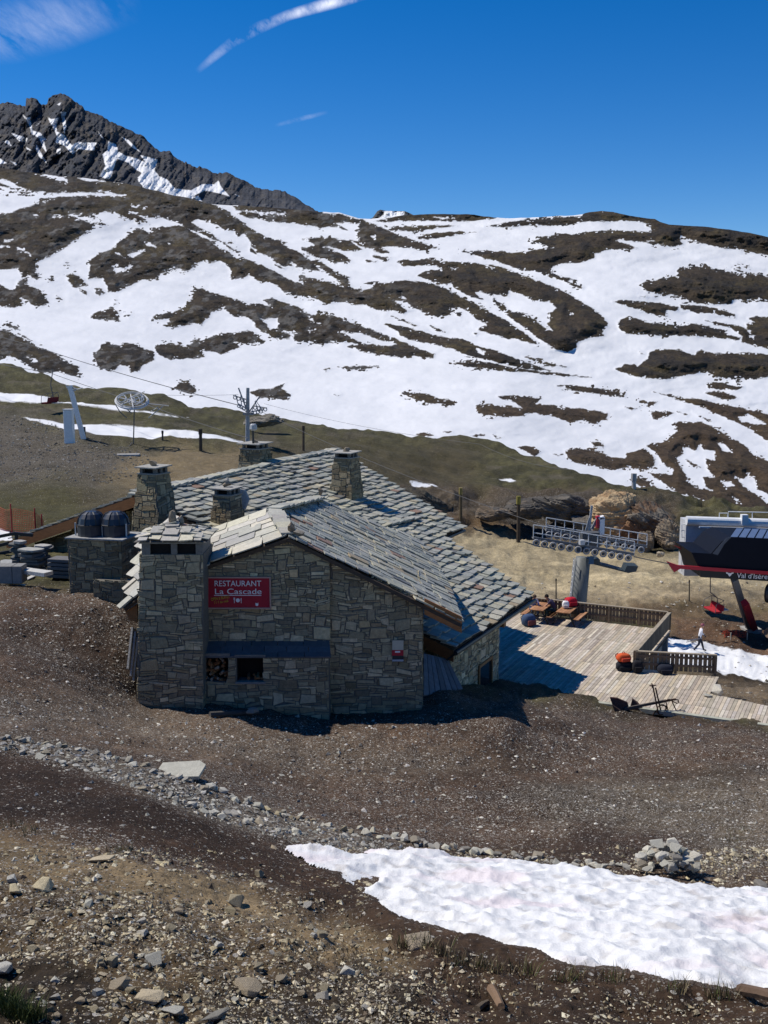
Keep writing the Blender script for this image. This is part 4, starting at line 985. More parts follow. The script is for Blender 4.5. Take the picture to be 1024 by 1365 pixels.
# timber bracket under the far eave, past the wall's corner
mb = MB(); p = Ow + A_ * (s_end + .05) + Z_ * (soff - .75) - D_ * .30; mb.box(p, D_ * .5, A_ * .28, Z_ * .74, (.26, .12, .05)); mb.build('eave_bracket', M_WOOD, rest)

# ---- front wing
YF = 31.7
Y1, Y2 = YF + .18, YF + .30
A0 = P(385, 717, YF); F0 = P(617, 832, YF)
C_ = P(428, 668, 42.9)
W_n = (F0 - A0).cross(C_ - A0).normalized()
if W_n.z < 0: W_n = -W_n
def onW(px, py): return on_plane(px, py, A0, W_n)
B0 = onW(366, 684)
Lf = P(273, 755, YF)
L_n2 = (Lf - A0).cross(B0 - A0).normalized()
if L_n2.z < 0: L_n2 = -L_n2
def onL(px, py): return on_plane(px, py, A0, L_n2)
def downhill(n): return Vector((n.x, n.y, 0)).normalized() * 1.0
def dn_of(n):
    h = Vector((n.x, n.y, 0)); d = h - n * h.dot(n); return d.normalized()
wd = dn_of(W_n); wa = wd.cross(W_n).normalized()
G0 = onW(602, 790)
far = B0 + (C_ - B0) * 1.0
E0 = onW(556, 718)
wpoly = [A0, B0, far, onW(500, 701), E0, onW(585, 757), G0, F0]
mb = MB(); wt = toward(W_n, .12); tiles(mb, wpoly, wt, wt.cross(W_n).normalized(), W_n, e=0.44, w=(0.32, 0.72), odd=.07, lift=.02, thick=(.03, .05), rise=-.012); mb.build('wing_roof_slates', M_SLATE, rest)
mb = MB(); slab(mb, wpoly, W_n, .12, (.07, .05, .035)); mb.build('roof_boarding', M_WOOD, rest)
ld = dn_of(L_n2); la = ld.cross(L_n2).normalized()
lpoly = [A0, B0, onL(356, 686), onL(273, 712), Lf]
LPAL = [(0.407, 0.387, 0.323), (0.457, 0.428, 0.346), (0.372, 0.357, 0.311), (0.480, 0.441, 0.336)]  # paler slates: sunlight on the left-facing slope is put into their colour
mb = MB(); lt = toward(L_n2, .05); tiles(mb, lpoly, lt, lt.cross(L_n2).normalized(), L_n2, e=0.46, w=(.6, 1.1), pal=LPAL, odd=.02, lift=.02, thick=(.03, .045), rise=-.005); mb.build('wing_roof_slates', M_SLATE, rest)
mb = MB(); slab(mb, lpoly, L_n2, .12, (.07, .05, .035)); mb.build('roof_boarding', M_WOOD, rest)
mb = MB(); caps(mb, [A0 + (B0 - A0) * .05, B0], w=.5, l=.45, pal=LPAL, up=.10); mb.build('ridge_stones', M_SLATE, rest); mb = MB(); caps(mb, [B0, far], w=.55, l=.6, up=.14)
mb.build('ridge_stones', M_SLATE, rest); mb = MB(); e_a = onM(510, 706); e_b = onM(554, 695); caps(mb, [e_a, e_b], w=.5, l=.5, up=.18)
mb.build('ridge_stones', M_SLATE, rest)
mb = MB(); add_rock(mb, A0 + Vector((.06, .25, .22)), (.13, .13, .30), 5, (.22, .17, .12)); mb.build('finial', M_STONE, rest); mb = MB(); add_rock(mb, far + Vector((0, 0, .4)), (.12, .12, .24), 6, (.22, .17, .12)); mb.build('finial', M_STONE, rest); mb = MB(); add_rock(mb, A0 + Vector((.3, .1, .12)), (.2, .18, .14), 9, (.2, .18, .15))
mb.build('finial', M_STONE, rest)
# skirts closing the wing under its back edges
sh = B0 - A0
body = [P(182, 960, YF + .25), P(563, 960, YF + .25), P(563, 797, YF + .25), P(385, 721, YF + .25), P(272, 759, YF + .25), P(186, 795, YF + .25)]
body = [Vector((p.x, YF + .45, p.z - (.10 if i > 1 else 0))) for i, p in enumerate(body)]
mb = MB(); mb.prism(body, sh, (.1, .1, .1)); mb.build('wing_body', M_MORTAR, rest)
mb = MB(); b0 = B0 + Vector((0, .05, -.14)); f0 = far + Vector((-.1, -.05, -.16)); g0_ = onW(500, 701) + Vector((-.1, -.1, -.16)); h0_ = E0 + Vector((-.15, -.2, -.16));
for u_, v_ in ((f0, g0_), (g0_, h0_)): mb.add([u_, v_, Vector((v_.x, v_.y, -12)), Vector((u_.x, u_.y, -12))], [(0, 1, 2, 3)])
lb = onL(273, 712) + Vector((0, .05, -.14))
mb.add([b0, f0, Vector((f0.x, f0.y, -12)), Vector((b0.x, b0.y, -12))], [(0, 1, 2, 3)]); mb.add([b0, lb, Vector((lb.x, lb.y, -12)), Vector((b0.x, b0.y, -12))], [(0, 1, 2, 3)]); mb.build('back_wall', M_MORTAR, rest)
mb = MB(); fx = P(563, 900, Y2).x; mb.prism([Vector((fx - .02, YF + .6, -12.5)), Vector((fx - .02, h0_.y, -12.5)), Vector((fx - .02, h0_.y, h0_.z - .1)), Vector((fx - .02, YF + .6, P(563, 800, Y2).z - .1))], Vector((-.3, 0, 0))); mb.build('flank_body', M_MORTAR, rest)
# verge board past the wing's corner
mb = MB(); a = P(566, 797, YF - .02); b = P(616, 822, YF - .02); mb.box(a - Z_ * .52 + Vector((0, .02, 0)), (b - a), Vector((0, .07, 0)), Z_ * .50, (.33, .14, .05)); mb.build('barge_board', M_WOOD, rest)
# front walls
Y1, Y2 = YF + .18, YF + .30
sec1 = [(270, 962), (440, 962), (440, 744), (386, 721), (270, 760)]
sec2 = [(440.5, 962), (563, 955), (563, 798), (440.5, 745)]
mb = MB(); wall_px(mb, None, sec1, Y1, big=.22); wall_px(mb, None, sec2, Y2, big=.24); mb.build('front_wall_stones', M_STONE, rest)
mb = MB()
for sec, Yw in ((sec1, Y1), (sec2, Y2)): mb.prism([P(x, y, Yw) + Vector((0, .012, -.02)) for x, y in sec], Vector((0, .5, 0)), (.1, .1, .1))
mb.build('front_wall', M_MORTAR, rest)
# right flank of the wing
mb = MB(); pc = P(563, 955, Y2); pt = P(563, 800, Y2)
stones(mb, Vector((pc.x, Y2, 0)), Vector((0, 1, 0)), Z_, Vector((1, 0, 0)), [(0, -13.5), (5, -13.5), (5, pt.z - .05), (0, pt.z - .05)], big=.15); mb.build('flank_wall_stones', M_STONE, rest)
# oven block with its slate shelf and two openings
YO = YF - .42
hol = [(266, 877, 304, 909), (316, 877, 351, 909)]
blk = [(266, 962), (439, 962), (438, 877), (266, 877)]
mb = MB(); wall_px(mb, None, blk, YO, holes_px=hol, big=.20); mb.build('oven_stones', M_STONE, rest)
mb = MB()
zt = P(300, 877, YO).z; xl = P(266, 900, YO).x; xr = P(439, 900, YO).x; zbm = -11.8
hh = []
for x0, y0, x1, y1 in hol: a = P(x0, y1, YO); b = P(x1, y0, YO); hh.append((a.x, b.x, a.z, b.z))
cols = [xl, hh[0][0], hh[0][1], hh[1][0], hh[1][1], xr]
dY = Vector((0, .58, 0))
for i in range(5):
    if cols[i + 1] - cols[i] < .005: continue
    if i in (1, 3):
        h_ = hh[0] if i == 1 else hh[1]
        mb.box((cols[i], YO + .012, zbm), (cols[i + 1] - cols[i], 0, 0), dY, (0, 0, h_[2] - zbm))
        mb.box((cols[i], YO + .53, h_[2]), (cols[i + 1] - cols[i], 0, 0), (0, .06, 0), (0, 0, zt - h_[2]), (.02, .02, .02))
    else: mb.box((cols[i], YO + .012, zbm), (cols[i + 1] - cols[i], 0, 0), dY, (0, 0, zt - zbm))
mb.build('oven_block', M_MORTAR, rest)
mb = MB(); s0 = P(264, 877, YO - .06); s1 = P(442, 877, YO - .06); t0 = P(266, 856, Y1 - .02); t1 = P(440, 856, Y1 - .02)
nn = 5
for r_ in range(3):
    for k in range(nn + r_ % 2):
        f0_, f1_ = k / (nn + r_ % 2), (k + 1) / (nn + r_ % 2) - .004
        g0_, g1_ = r_ / 3 - (.04 if r_ else 0), (r_ + 1) / 3 + .02
        lowp = lambda f, g: s0 + (s1 - s0) * f + ((t0 - s0) * (1 - f) + (t1 - s1) * f) * g
        a, b, c, d = lowp(f0_, g0_), lowp(f1_, g0_), lowp(f1_, g1_), lowp(f0_, g1_); up = Vector((0, 0, .03 + .02 * (2 - r_) * 0 + random.uniform(0, .012)))
        mb.hexa([a, b, c, d, a + up, b + up, c + up, d + up], jit((.085, .09, .095), .2))
mb.build('oven_shelf', M_SLATE, rest)
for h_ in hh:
    mb = MB(); mb.box((h_[0] - .01, YO + .50, h_[2] - .01), (h_[1] - h_[0] + .02, 0, 0), (0, .02, 0), (0, 0, zt - h_[2])); mb.build('shade_back', M_SHADE, rest)  # dark lining panels put the openings' inner shade into their colour
    for xx in (h_[0], h_[1] - .012): mb = MB(); mb.box((xx, YO + .10, h_[2]), (.012, 0, 0), (0, .40, 0), (0, 0, zt - h_[2])); mb.build('shade_side', M_SHADE, rest)
    mb = MB(); mb.box((h_[0], YO + .08, zt - .014), (h_[1] - h_[0], 0, 0), (0, .42, 0), (0, 0, .01)); mb.build('shade_top', M_SHADE, rest)
# lintels and sill
mb = MB(); 
for x0, x1, y0, y1 in ((258, 306, 871, 876.5), (313, 354, 873, 877)):
    a = P(x0, y1, YO - .04); b = P(x1, y0, YO - .04); mb.box((a.x, YO - .05, a.z), (b.x - a.x, 0, 0), (0, .1, 0), (0, 0, b.z - a.z), (.2, .185, .16)); mb.build('lintel', M_STONE, rest); mb = MB()
a = P(314, 912, YO - .05); b = P(354, 909.3, YO - .05); mb.box((a.x, YO - .06, a.z), (b.x - a.x, 0, 0), (0, .2, 0), (0, 0, b.z - a.z), (.25, .24, .22)); mb.build('window_sill', M_STONE, rest)
# firewood in the openings
LOGM = mat('firewood', attr='Col', var=.3, scale=14, bump=.5)
for hi_, (x0, x1, z0, z1) in enumerate(hh):
    cnt = 46 if hi_ == 0 else 7
    for k in range(cnt):
        mb = MB(); r_ = random.uniform(.03, .055); hgt = (z1 - z0) * (.96 if hi_ == 0 else .22)
        c = Vector((random.uniform(x0 + .05, x1 - .05), YO + random.uniform(.06, .14), z0 + r_ + random.random() ** 1.1 * max(.02, hgt - 2 * r_)))
        ang = random.uniform(-.9, .9) if random.random() < .5 else random.uniform(-.25, .25)
        dd = Vector((math.sin(ang), .9, random.uniform(-.25, .35))).normalized()
        if random.random() < .3: dd = Vector((random.uniform(-1, 1), .35, random.uniform(-.7, .7))).normalized(); 
        L_ = .30 if dd.y > .6 else .16
        colr = random.choice([(.22, .10, .04), (.30, .17, .08), (.42, .36, .28), (.15, .08, .04), (.36, .30, .23)])
        mb.tube([c, c + dd * L_], [r_, r_ * .9], 6, colr)
        o = mb.build('firewood_log', LOGM, None, loc=c)
        tag(o, 'split log packed in the left oven opening under the shelf' if hi_ == 0 else 'split log lying in the dark right oven opening', 'log', 'firewood in the left oven opening' if hi_ == 0 else 'firewood in the right oven opening')
# big front chimney
YC = YF - .85
cb = [(181, 965), (271, 965), (271, 739), (186.5, 739)]
chim = MB()
wall_px(chim, None, cb, YC, big=.22)
cpl = [P(x, y, YC) for x, y in cb]
stones(chim, Vector((cpl[1].x, YC, 0)), Vector((0, 1, 0)), Z_, Vector((1, 0, 0)), [(0, -12), (1.1, -12), (1.1, cpl[2].z), (0, cpl[2].z)], big=.2)
stones(chim, Vector((cpl[3].x, YC, 0)), Vector((0, 1, 0)), Z_, Vector((-1, 0, 0)), [(0, -12), (1.7, -12), (1.7, cpl[2].z), (0, cpl[2].z)], big=.2)
ch = chim.build('chimney', M_STONE, rest)
mb = MB(); mb.prism([p + Vector((0, .012, 0)) for p in cpl], Vector((0, 1.7, 0))); mb.build('core', M_MORTAR, ch)
mb = MB(); xa, xb = P(188, 735, YC).x, P(270, 735, YC).x; za, zc = cpl[2].z, P(230, 724.5, YC).z
mb.box((xa + .08, YC + .12, za), (xb - xa - .16, 0, 0), (0, 1.4, 0), (0, 0, zc - za), (.01, .01, .01)); mb.build('flue_shade', M_SHADE, ch)  # solid dark box stands in for the shade between the piers
mb = MB()
for px0, px1 in ((189, 200), (228, 236), (261, 270)):
    a, b = P(px0, 735, YC).x, P(px1, 735, YC).x; mb.box((a, YC + .01, za), (b - a, 0, 0), (0, 1.5, 0), (0, 0, zc - za), (.2, .19, .17))
mb.box((xa - .05, YC - .05, zc), (xb - xa + .12, 0, 0), (0, 1.75, 0), (0, 0, .05), (.26, .25, .22))
mb.build('flue_piers', M_STONE, ch)
ap = P(231, 699, YC + .85)
ev = [P(178, 723, YC - .14), P(275, 723, YC - .14)]; ev = [ev[0], ev[1], ev[1] + Vector((0, 2.0, 0)), ev[0] + Vector((0, 2.0, 0))]
for p in ev: p.z = zc + .06
mb = MB()
for i in range(4):
    a, b = ev[i], ev[(i + 1) % 4]; n_ = (b - a).cross(ap - a).normalized(); n_ = n_ if n_.z > 0 else -n_
    d = dn_of(n_); tiles(mb, [a, b, ap], d, d.cross(n_).normalized(), n_, e=.3, w=(.3, .55), pal=LPAL, thick=(.025, .04), odd=.02)
mb.build('cap_slates', M_SLATE, ch)
mb = MB(); mb.add(ev + [ap], [(0, 1, 4), (1, 2, 4), (2, 3, 4), (3, 0, 4), (3, 2, 1, 0)], (.13, .12, .11)); mb.build('cap_core', M_STONE, ch)
mb = MB(); add_rock(mb, ap + Vector((-.02, 0, .2)), (.14, .12, .34), 15, (.24, .20, .15)); add_rock(mb, ap + Vector((.25, -.02, .12)), (.1, .1, .22), 16, (.2, .18, .15)); add_rock(mb, ap + Vector((-.1, -.1, -.02)), (.22, .2, .14), 17, (.3, .28, .24)); mb.build('cap_stone', M_STONE, ch)
# slates of the left flare beside the chimney, with its timber end
p1, p2, p3 = P(165, 812, YF - .1), P(212, 776, YF - .1), P(186, 728, YF + 3.0)
n_ = (p2 - p1).cross(p3 - p1).normalized(); n_ = n_ if n_.z > 0 else -n_
d = dn_of(n_); mb = MB(); tiles(mb, [p1, p2, p2 + (p3 - p1), p3], d, d.cross(n_).normalized(), n_, e=.42, w=(.4, .6), pal=LPAL, odd=.02); mb.build('wing_roof_slates', M_SLATE, rest)
mb = MB(); slab(mb, [p1, p2, p2 + (p3 - p1), p3], n_, .1, (.07, .05, .035)); mb.build('roof_boarding', M_WOOD, rest)
mb = MB(); q = P(168, 818, YF); mb.prism([P(167, 815, YF + .05), P(183, 806, YF + .05), P(183, 830, YF + .05), P(172, 826, YF + .05)], Vector((0, .5, 0)), (.30, .135, .05)); mb.build('rafter_end', M_WOOD, rest)

# ---- small roof chimneys
def chimney(base, w0, w1, h, label=None, lean=None, cap=True, lamp=False, rz=None):
    rz = math.atan2(A_.y, A_.x) if rz is None else rz
    X = Vector((math.cos(rz), math.sin(rz), 0)); Yv = Vector((-math.sin(rz), math.cos(rz), 0))
    b = Vector(base) - Z_ * .9; H = h + .9
    mb = MB(); core = MB()
    w00 = w0 + (w0 - w1) * .9 / h
    cr = lambda w, z: [b + X * (sx * w / 2) + Yv * (sy * w / 2) + Z_ * z for sx, sy in ((-1, -1), (1, -1), (1, 1), (-1, 1))]
    lo, hi = cr(w00, 0), cr(w1, H)
    core.hexa([p + (b - p) * .02 for p in lo] + [p + (b + Z_ * H - p) * .02 for p in hi])
    for i in range(4):
        a, c = lo[i], lo[(i + 1) % 4]; t0_, t1_ = hi[i], hi[(i + 1) % 4]
        U = (c - a).normalized(); mid0 = (a + c) / 2; mid1 = (t0_ + t1_) / 2; V = (mid1 - mid0); L_ = V.length; V.normalize(); N = U.cross(V).normalized()
        if N.dot(mid0 - b) < 0: N = -N
        stones(mb, mid0, U, V, N, [(-w00 / 2, 0), (w00 / 2, 0), (w1 / 2, L_), (-w1 / 2, L_)], cell=.085, big=.35, bigw=(2, 4), bigh=(2, 4), lift=(.01, .03), bright=.68)
    c = mb.build('chimney', M_STONE, rest)
    core.build('core', M_MORTAR, c)
    mb = MB(); t = b + Z_ * H
    mb.box(t - X * (w1 * .56) - Yv * (w1 * .56), X * (w1 * 1.12), Yv * (w1 * 1.12), Z_ * .05, (.27, .26, .23))
    for sx, sy in ((-1, -1), (1, -1), (1, 1), (-1, 1), (0, -1), (0, 1)):
        q = t + X * (sx * w1 * .38) + Yv * (sy * w1 * .38) + Z_ * .05; mb.cbox(q, .13, .13, .2, rz, (.16, .15, .14))
    q = t + Z_ * .25; mb.box(q - X * (w1 * .66) - Yv * (w1 * .62), X * (w1 * 1.3) + Z_ * .03, Yv * (w1 * 1.24), Z_ * .045, (.33, .32, .29))
    add_rock(mb, q + Z_ * .16, (.2, .16, .16), int(h * 100), (.23, .19, .14))
    if lean: add_rock(mb, q + Z_ * .3 - X * .02, (.12, .1, .26), 77, (.3, .29, .26))
    mb.build('chimney_cap', M_STONE, c)
    mb = MB(); mb.box(t - X * (w1 * .3) - Yv * (w1 * .3) + Z_ * .051, X * (w1 * .6), Yv * (w1 * .6), Z_ * .17); mb.build('flue', M_SHADE, c)
    return c
def px_m(p): return FOC / (p.y * CP - p.z * SP)
b1 = onM(207, 688); k1 = px_m(b1); chimney(b1, 46 / k1 * .9, 31 / k1 * .9, 57 / k1)
b2 = onM(304, 703); k2 = px_m(b2); c2 = chimney(b2, 37 / k2 * .9, 29 / k2 * .9, 44 / k2, lean=True)
mb = MB(); c = b2 + Vector((.35, .45, 1.05)); ar = []
for k in range(7):
    a = math.pi * 2 * k / 7; ar.append(c + Vector((math.cos(a) * .42, math.cos(a) * .1 + math.sin(a) * .12, math.sin(a) * .5)))
mb.prism(ar, Vector((.06, .05, 0)), (.42, .41, .38)); mb.build('leaning_slab', M_STONE, c2)
b3 = onM(462, 662); k3 = px_m(b3); chimney(b3, 38 / k3 * .88, 28 / k3 * .88, 52 / k3)
b4 = R1 + A_ * ((R2 - R1).length * .62) + LD * 1.2; b4 = on_plane(341, 630, b4, Vector((0, -1, 0))); k4 = px_m(b4); c4 = chimney(b4, 42 / k4 * .85, 33 / k4 * .85, 32 / k4)
# ================================================================== SIGNS ON THE WALL
M_PAINT = mat('painted_panel', attr='Col', var=.10, scale=5, rough=.5, bump=.05)
M_METAL = mat('galvanised_metal', attr='Col', var=.18, scale=6, rough=.55, metal=0, spec=.3)
M_CLOTH = mat('cloth', attr='Col', var=.18, scale=22, rough=.95, bump=.3, bscale=60)
M_PLANK = mat('weathered_plank', attr='Col', var=.30, scale=3.0, stretch=(1, 1, 1), rough=.9, bump=.3, bscale=20)
M_RUST = mat('rusty_iron', attr='Col', var=.4, scale=16, rough=.9, bump=.5, bscale=40)
M_CONC = mat('concrete', (.33, .32, .30), var=.2, scale=4, bump=.3)
M_STUFFROCK = mat('loose_stone', attr='Col', var=.25, scale=12, bump=.7, bscale=40, rough=.95)

def flat_text(s, name, size, loc, parent, m, rot=(math.pi / 2, 0, 0), width=None, ext=.004, align='LEFT', shear=0.0):
    cu = bpy.data.curves.new(name, 'FONT'); cu.body = s; cu.size = size; cu.extrude = ext; cu.align_x = align; cu.shear = shear
    o = bpy.data.objects.new(name, cu); COL.objects.link(o)
    bpy.context.view_layer.update()
    me = bpy.data.meshes.new_from_object(o.evaluated_get(bpy.context.evaluated_depsgraph_get()))
    bpy.data.objects.remove(o); me.name = name
    me.materials.clear(); me.materials.append(m)
    ob = bpy.data.objects.new(name, me)
    xs = [v.co.x for v in me.vertices]; wd_ = max(xs) - min(xs)
    ob.rotation_euler = rot
    if width: ob.scale = (width / wd_, 1, 1)
    ob.location = Vector(loc) - wloc(parent); link(ob, parent); return ob
YS = Y1 - .11
a = P(272, 812, YS); b = P(361, 769, YS); sw, shh = b.x - a.x, b.z - a.z
sg = thing('wall_sign', a, 'red restaurant sign with white lettering on the stone gable', 'sign')
mb = MB(); mb.box((a.x + .03, YS + .02, a.z + .03), (sw - .06, 0, 0), (0, .04, 0), (0, 0, shh - .06), (.36, .012, .03)); mb.build('panel', M_PAINT, sg)
mb = MB(); fc = (.42, .27, .22)
mb.box((a.x, YS, a.z), (sw, 0, 0), (0, .07, 0), (0, 0, .045), fc); mb.box((a.x, YS, b.z - .045), (sw, 0, 0), (0, .07, 0), (0, 0, .045), fc)
mb.box((a.x, YS + .002, a.z + .045), (.045, 0, 0), (0, .066, 0), (0, 0, shh - .09), fc); mb.box((b.x - .045, YS + .002, a.z + .045), (.045, 0, 0), (0, .066, 0), (0, 0, shh - .09), fc)
mb.build('frame', M_PAINT, sg)
WH = mat('white_lettering', (.82, .80, .78), var=.05, rough=.6); YE = mat('yellow_lettering', (.62, .42, .05), var=.05, rough=.6)
yl = YS + .012
def at(fx, fy): return (a.x + sw * fx, yl, a.z + shh * fy)
flat_text('RESTAURANT', 'lettering', .25, at(.158, .71), sg, WH, width=sw * .69)
flat_text('La Cascade', 'lettering', .25, at(.158, .465), sg, WH, width=sw * .69)
mb = MB(); p = at(.155, .415); mb.box(p, (sw * .70, 0, 0), (0, .008, 0), (0, 0, .02), (.8, .78, .76)); mb.build('underline', WH, sg)
flat_text('OPEN & BUFFET', 'lettering', .13, at(.11, .255), sg, YE, rot=(math.pi / 2, R(-9), 0), width=sw * .28)
flat_text('7 / 7 du midi', 'lettering', .11, at(.155, .155), sg, YE, rot=(math.pi / 2, R(-9), 0), width=sw * .21)
mb = MB(); c = Vector(at(.505, .27)); n = 20
mb.prism([c + Vector((math.cos(2 * math.pi * k / n) * .062, 0, math.sin(2 * math.pi * k / n) * .062)) for k in range(n)], (0, .008, 0), (.8, .78, .76))
mb.build('plate_icon', WH, sg)
mb = MB(); mb.box(c + Vector((-.115, 0, -.085)), (.016, 0, 0), (0, .008, 0), (0, 0, .17), (.8, .8, .8))
for k in (-1, 1): mb.box(c + Vector((-.107 + k * .018 - .005, 0, .03)), (.010, 0, 0), (0, .008, 0), (0, 0, .055), (.8, .8, .8))
mb.box(c + Vector((-.13, 0, .022)), (.046, 0, 0), (0, .0075, 0), (0, 0, .012), (.8, .8, .8)); mb.build('fork_icon', WH, sg)
mb = MB(); mb.prism([c + Vector(q) for q in ((.095, 0, -.085), (.111, 0, -.085), (.111, 0, .085), (.088, 0, .05), (.088, 0, 0), (.095, 0, -.01))], (0, .008, 0), (.8, .8, .8)); mb.build('knife_icon', WH, sg)
mb = MB(); p = Vector(at(.765, .11))
mb.prism([p + Vector(q) for q in ((0, 0, .012), (.02, 0, -.012), (.07, 0, -.012), (.09, 0, .012), (.09, 0, .09), (.065, 0, .06), (.045, 0, .085), (.025, 0, .06), (0, 0, .09))], (0, .008, 0), (.75, .6, .6)); mb.build('emblem', WH, sg)
# small notice
YN = Y2 - .10
a2 = P(523, 882, YN); b2_ = P(538, 853.5, YN); w2, h2 = b2_.x - a2.x, b2_.z - a2.z
nt_ = thing('wall_notice', a2, 'small cream and red notice board on the grey stone wall', 'notice')
mb = MB(); mb.box(a2, (w2, 0, 0), (0, .04, 0), (0, 0, h2), (.03, .035, .04)); mb.build('backboard', M_PAINT, nt_)
mb = MB(); mb.box(a2 + Vector((0, -.01, h2 * .55)), (w2, 0, 0), (0, .012, 0), (0, 0, h2 * .45), (.50, .46, .36)); mb.build('cream_panel', M_PAINT, nt_)
mb = MB(); mb.box(a2 + Vector((-.01, -.011, h2 * .29)), (w2 + .01, 0, 0), (0, .012, 0), (0, 0, h2 * .25), (.45, .02, .04)); mb.build('red_panel', M_PAINT, nt_)
mb = MB(); mb.box(a2 + Vector((w2 * .25, -.016, h2 * .43)), (w2 * .45, 0, 0), (0, .006, 0), (0, 0, .05), (.8, .7, .7)); mb.build('heading', WH, nt_)
mb = MB(); mb.box(a2 + Vector((0, -.012, .01)), (w2, 0, 0), (0, .012, 0), (0, 0, .06), (.4, .42, .46)); mb.build('pale_strip', M_PAINT, nt_)

# ================================================================== DECK
ZD = -14.0
def Pd(px, py, z=ZD):
    d = ray(px, py); return d * (z / d.z)
dk = [Pd(560, 925), Pd(690, 920.5), Pd(1024, 965), Pd(1330, 1006), Pd(1330, 975), Pd(1024, 941), Pd(948, 924.5), Pd(957, 902), Pd(848, 895), Pd(893, 840), Pd(640, 810), Pd(520, 850)]
deck = thing('terrace', dk[1], 'grey wooden plank terrace beside the restaurant', 'terrace')
def clip_line(poly2, r):
    xs = []
    for i in range(len(poly2)):
        (s0, r0), (s1, r1) = poly2[i], poly2[(i + 1) % len(poly2)]
        if (r0 > r) != (r1 > r): xs.append(s0 + (s1 - s0) * (r - r0) / (r1 - r0))
    xs.sort(); return list(zip(xs[::2], xs[1::2]))
q2 = [(p.dot(A_), p.dot(D_)) for p in dk]
mb = MB(); bwid = .145; r = min(x[1] for x in q2)
k = 0
while r < max(x[1] for x in q2):
    for s0, s1 in clip_line(q2, r + bwid / 2):
        s = s0; joints = np.arange(-200, 200, 2.0) + (0.0 if k % 2 else .0)
        while s < s1 - .01:
            nx = joints[joints > s + .05][0] if random.random() < .93 else s + 4
            e = min(nx, s1); g = .008
            o_ = A_ * s + D_ * (r + g) + Z_ * (ZD - .04 + random.uniform(-.004, .004))
            base = random.choice([(.46, .40, .32), (.41, .355, .285), (.52, .465, .385), (.36, .31, .245), (.48, .40, .30)])
            mb.box(o_, A_ * (e - s - .012), D_ * (bwid - 2 * g), Z_ * .04, jit(base, .16)); s = e
    r += bwid; k += 1
mb.build('planks', M_PLANK, deck)
mb = MB(); mb.prism([p - Z_ * .30 for p in dk], Z_ * .24, (.05, .045, .04)); mb.build('joists', M_PLANK, deck)
mb = MB()
for p, q in ((dk[0], dk[1]), (dk[1], dk[2]), (dk[2], dk[3])):
    d = (q - p); x = d.normalized().cross(Z_); mb.box(p + x * .0 - Z_ * .16, d, x * .22, Z_ * .175, (.36, .36, .29))
mb.build('edge_beam', M_PLANK, deck)
mb = MB()
for p, q in ((dk[8], dk[9]), (dk[9], dk[10])):
    d = (q - p); x = d.normalized().cross(Z_)
    mb.box(p - x * .25 - Z_ * 4.5, d, -x * .2, Z_ * 4.15, (.13, .12, .11))
mb.build('support_wall', M_CONC, deck)
def railing(p, q, label, h=.92, solid=0.0):
    d = q - p; L_ = d.length; u = d.normalized(); x = u.cross(Z_)
    t = thing('wooden_railing', p, label, 'railing', 'railings round the terrace')
    mb = MB(); s = .0
    while s < L_ - .05:
        bw_ = .15; open_ = s / L_ > solid
        g = random.choice([.02, .03, .045, .05]) if open_ else .012
        hh_ = h - .04
        mb.box(p + u * s - x * .02 + Z_ * .08, u * min(bw_, L_ - s), x * .03, Z_ * (hh_ - .08), jit(random.choice([(.19, .145, .10), (.23, .18, .125), (.16, .125, .09)]), .15)); s += bw_ + g
    mb.build('boards', M_PLANK, t)
    n = max(2, int(L_ / 1.5) + 1)
    for k in range(n):
        mb = MB(); c = p + u * (L_ * k / (n - 1)) - x * .09; mb.cbox(c, .1, .1, h - .05, math.atan2(u.y, u.x), (.17, .13, .09)); mb.build('post', M_PLANK, t)
    mb = MB(); mb.box(p - u * .05 - x * .12 + Z_ * (h - .045), u * (L_ + .1), x * .17, Z_ * .045, (.31, .26, .19)); mb.build('top_rail', M_PLANK, t)
    mb = MB(); mb.box(p - x * .06 + Z_ * .30, u * L_, x * .03, Z_ * .1, (.16, .12, .09)); mb.box(p - x * .0605 + Z_ * .66, u * L_, x * .0305, Z_ * .1, (.16, .12, .09)); mb.build('cross_rail', M_PLANK, t)
    return t
cA, cB, cC, cD = Pd(848, 894), Pd(953, 899.5), Pd(893, 839), Pd(662, 813)
railing(cB, cA, 'short wooden railing at the front of the terrace with bags against it', solid=0)
railing(cA, cC, 'wooden railing along the right side of the terrace, running away from the viewer', solid=.9)
railing(cC, cD, 'long wooden railing at the back of the terrace behind the picnic tables')

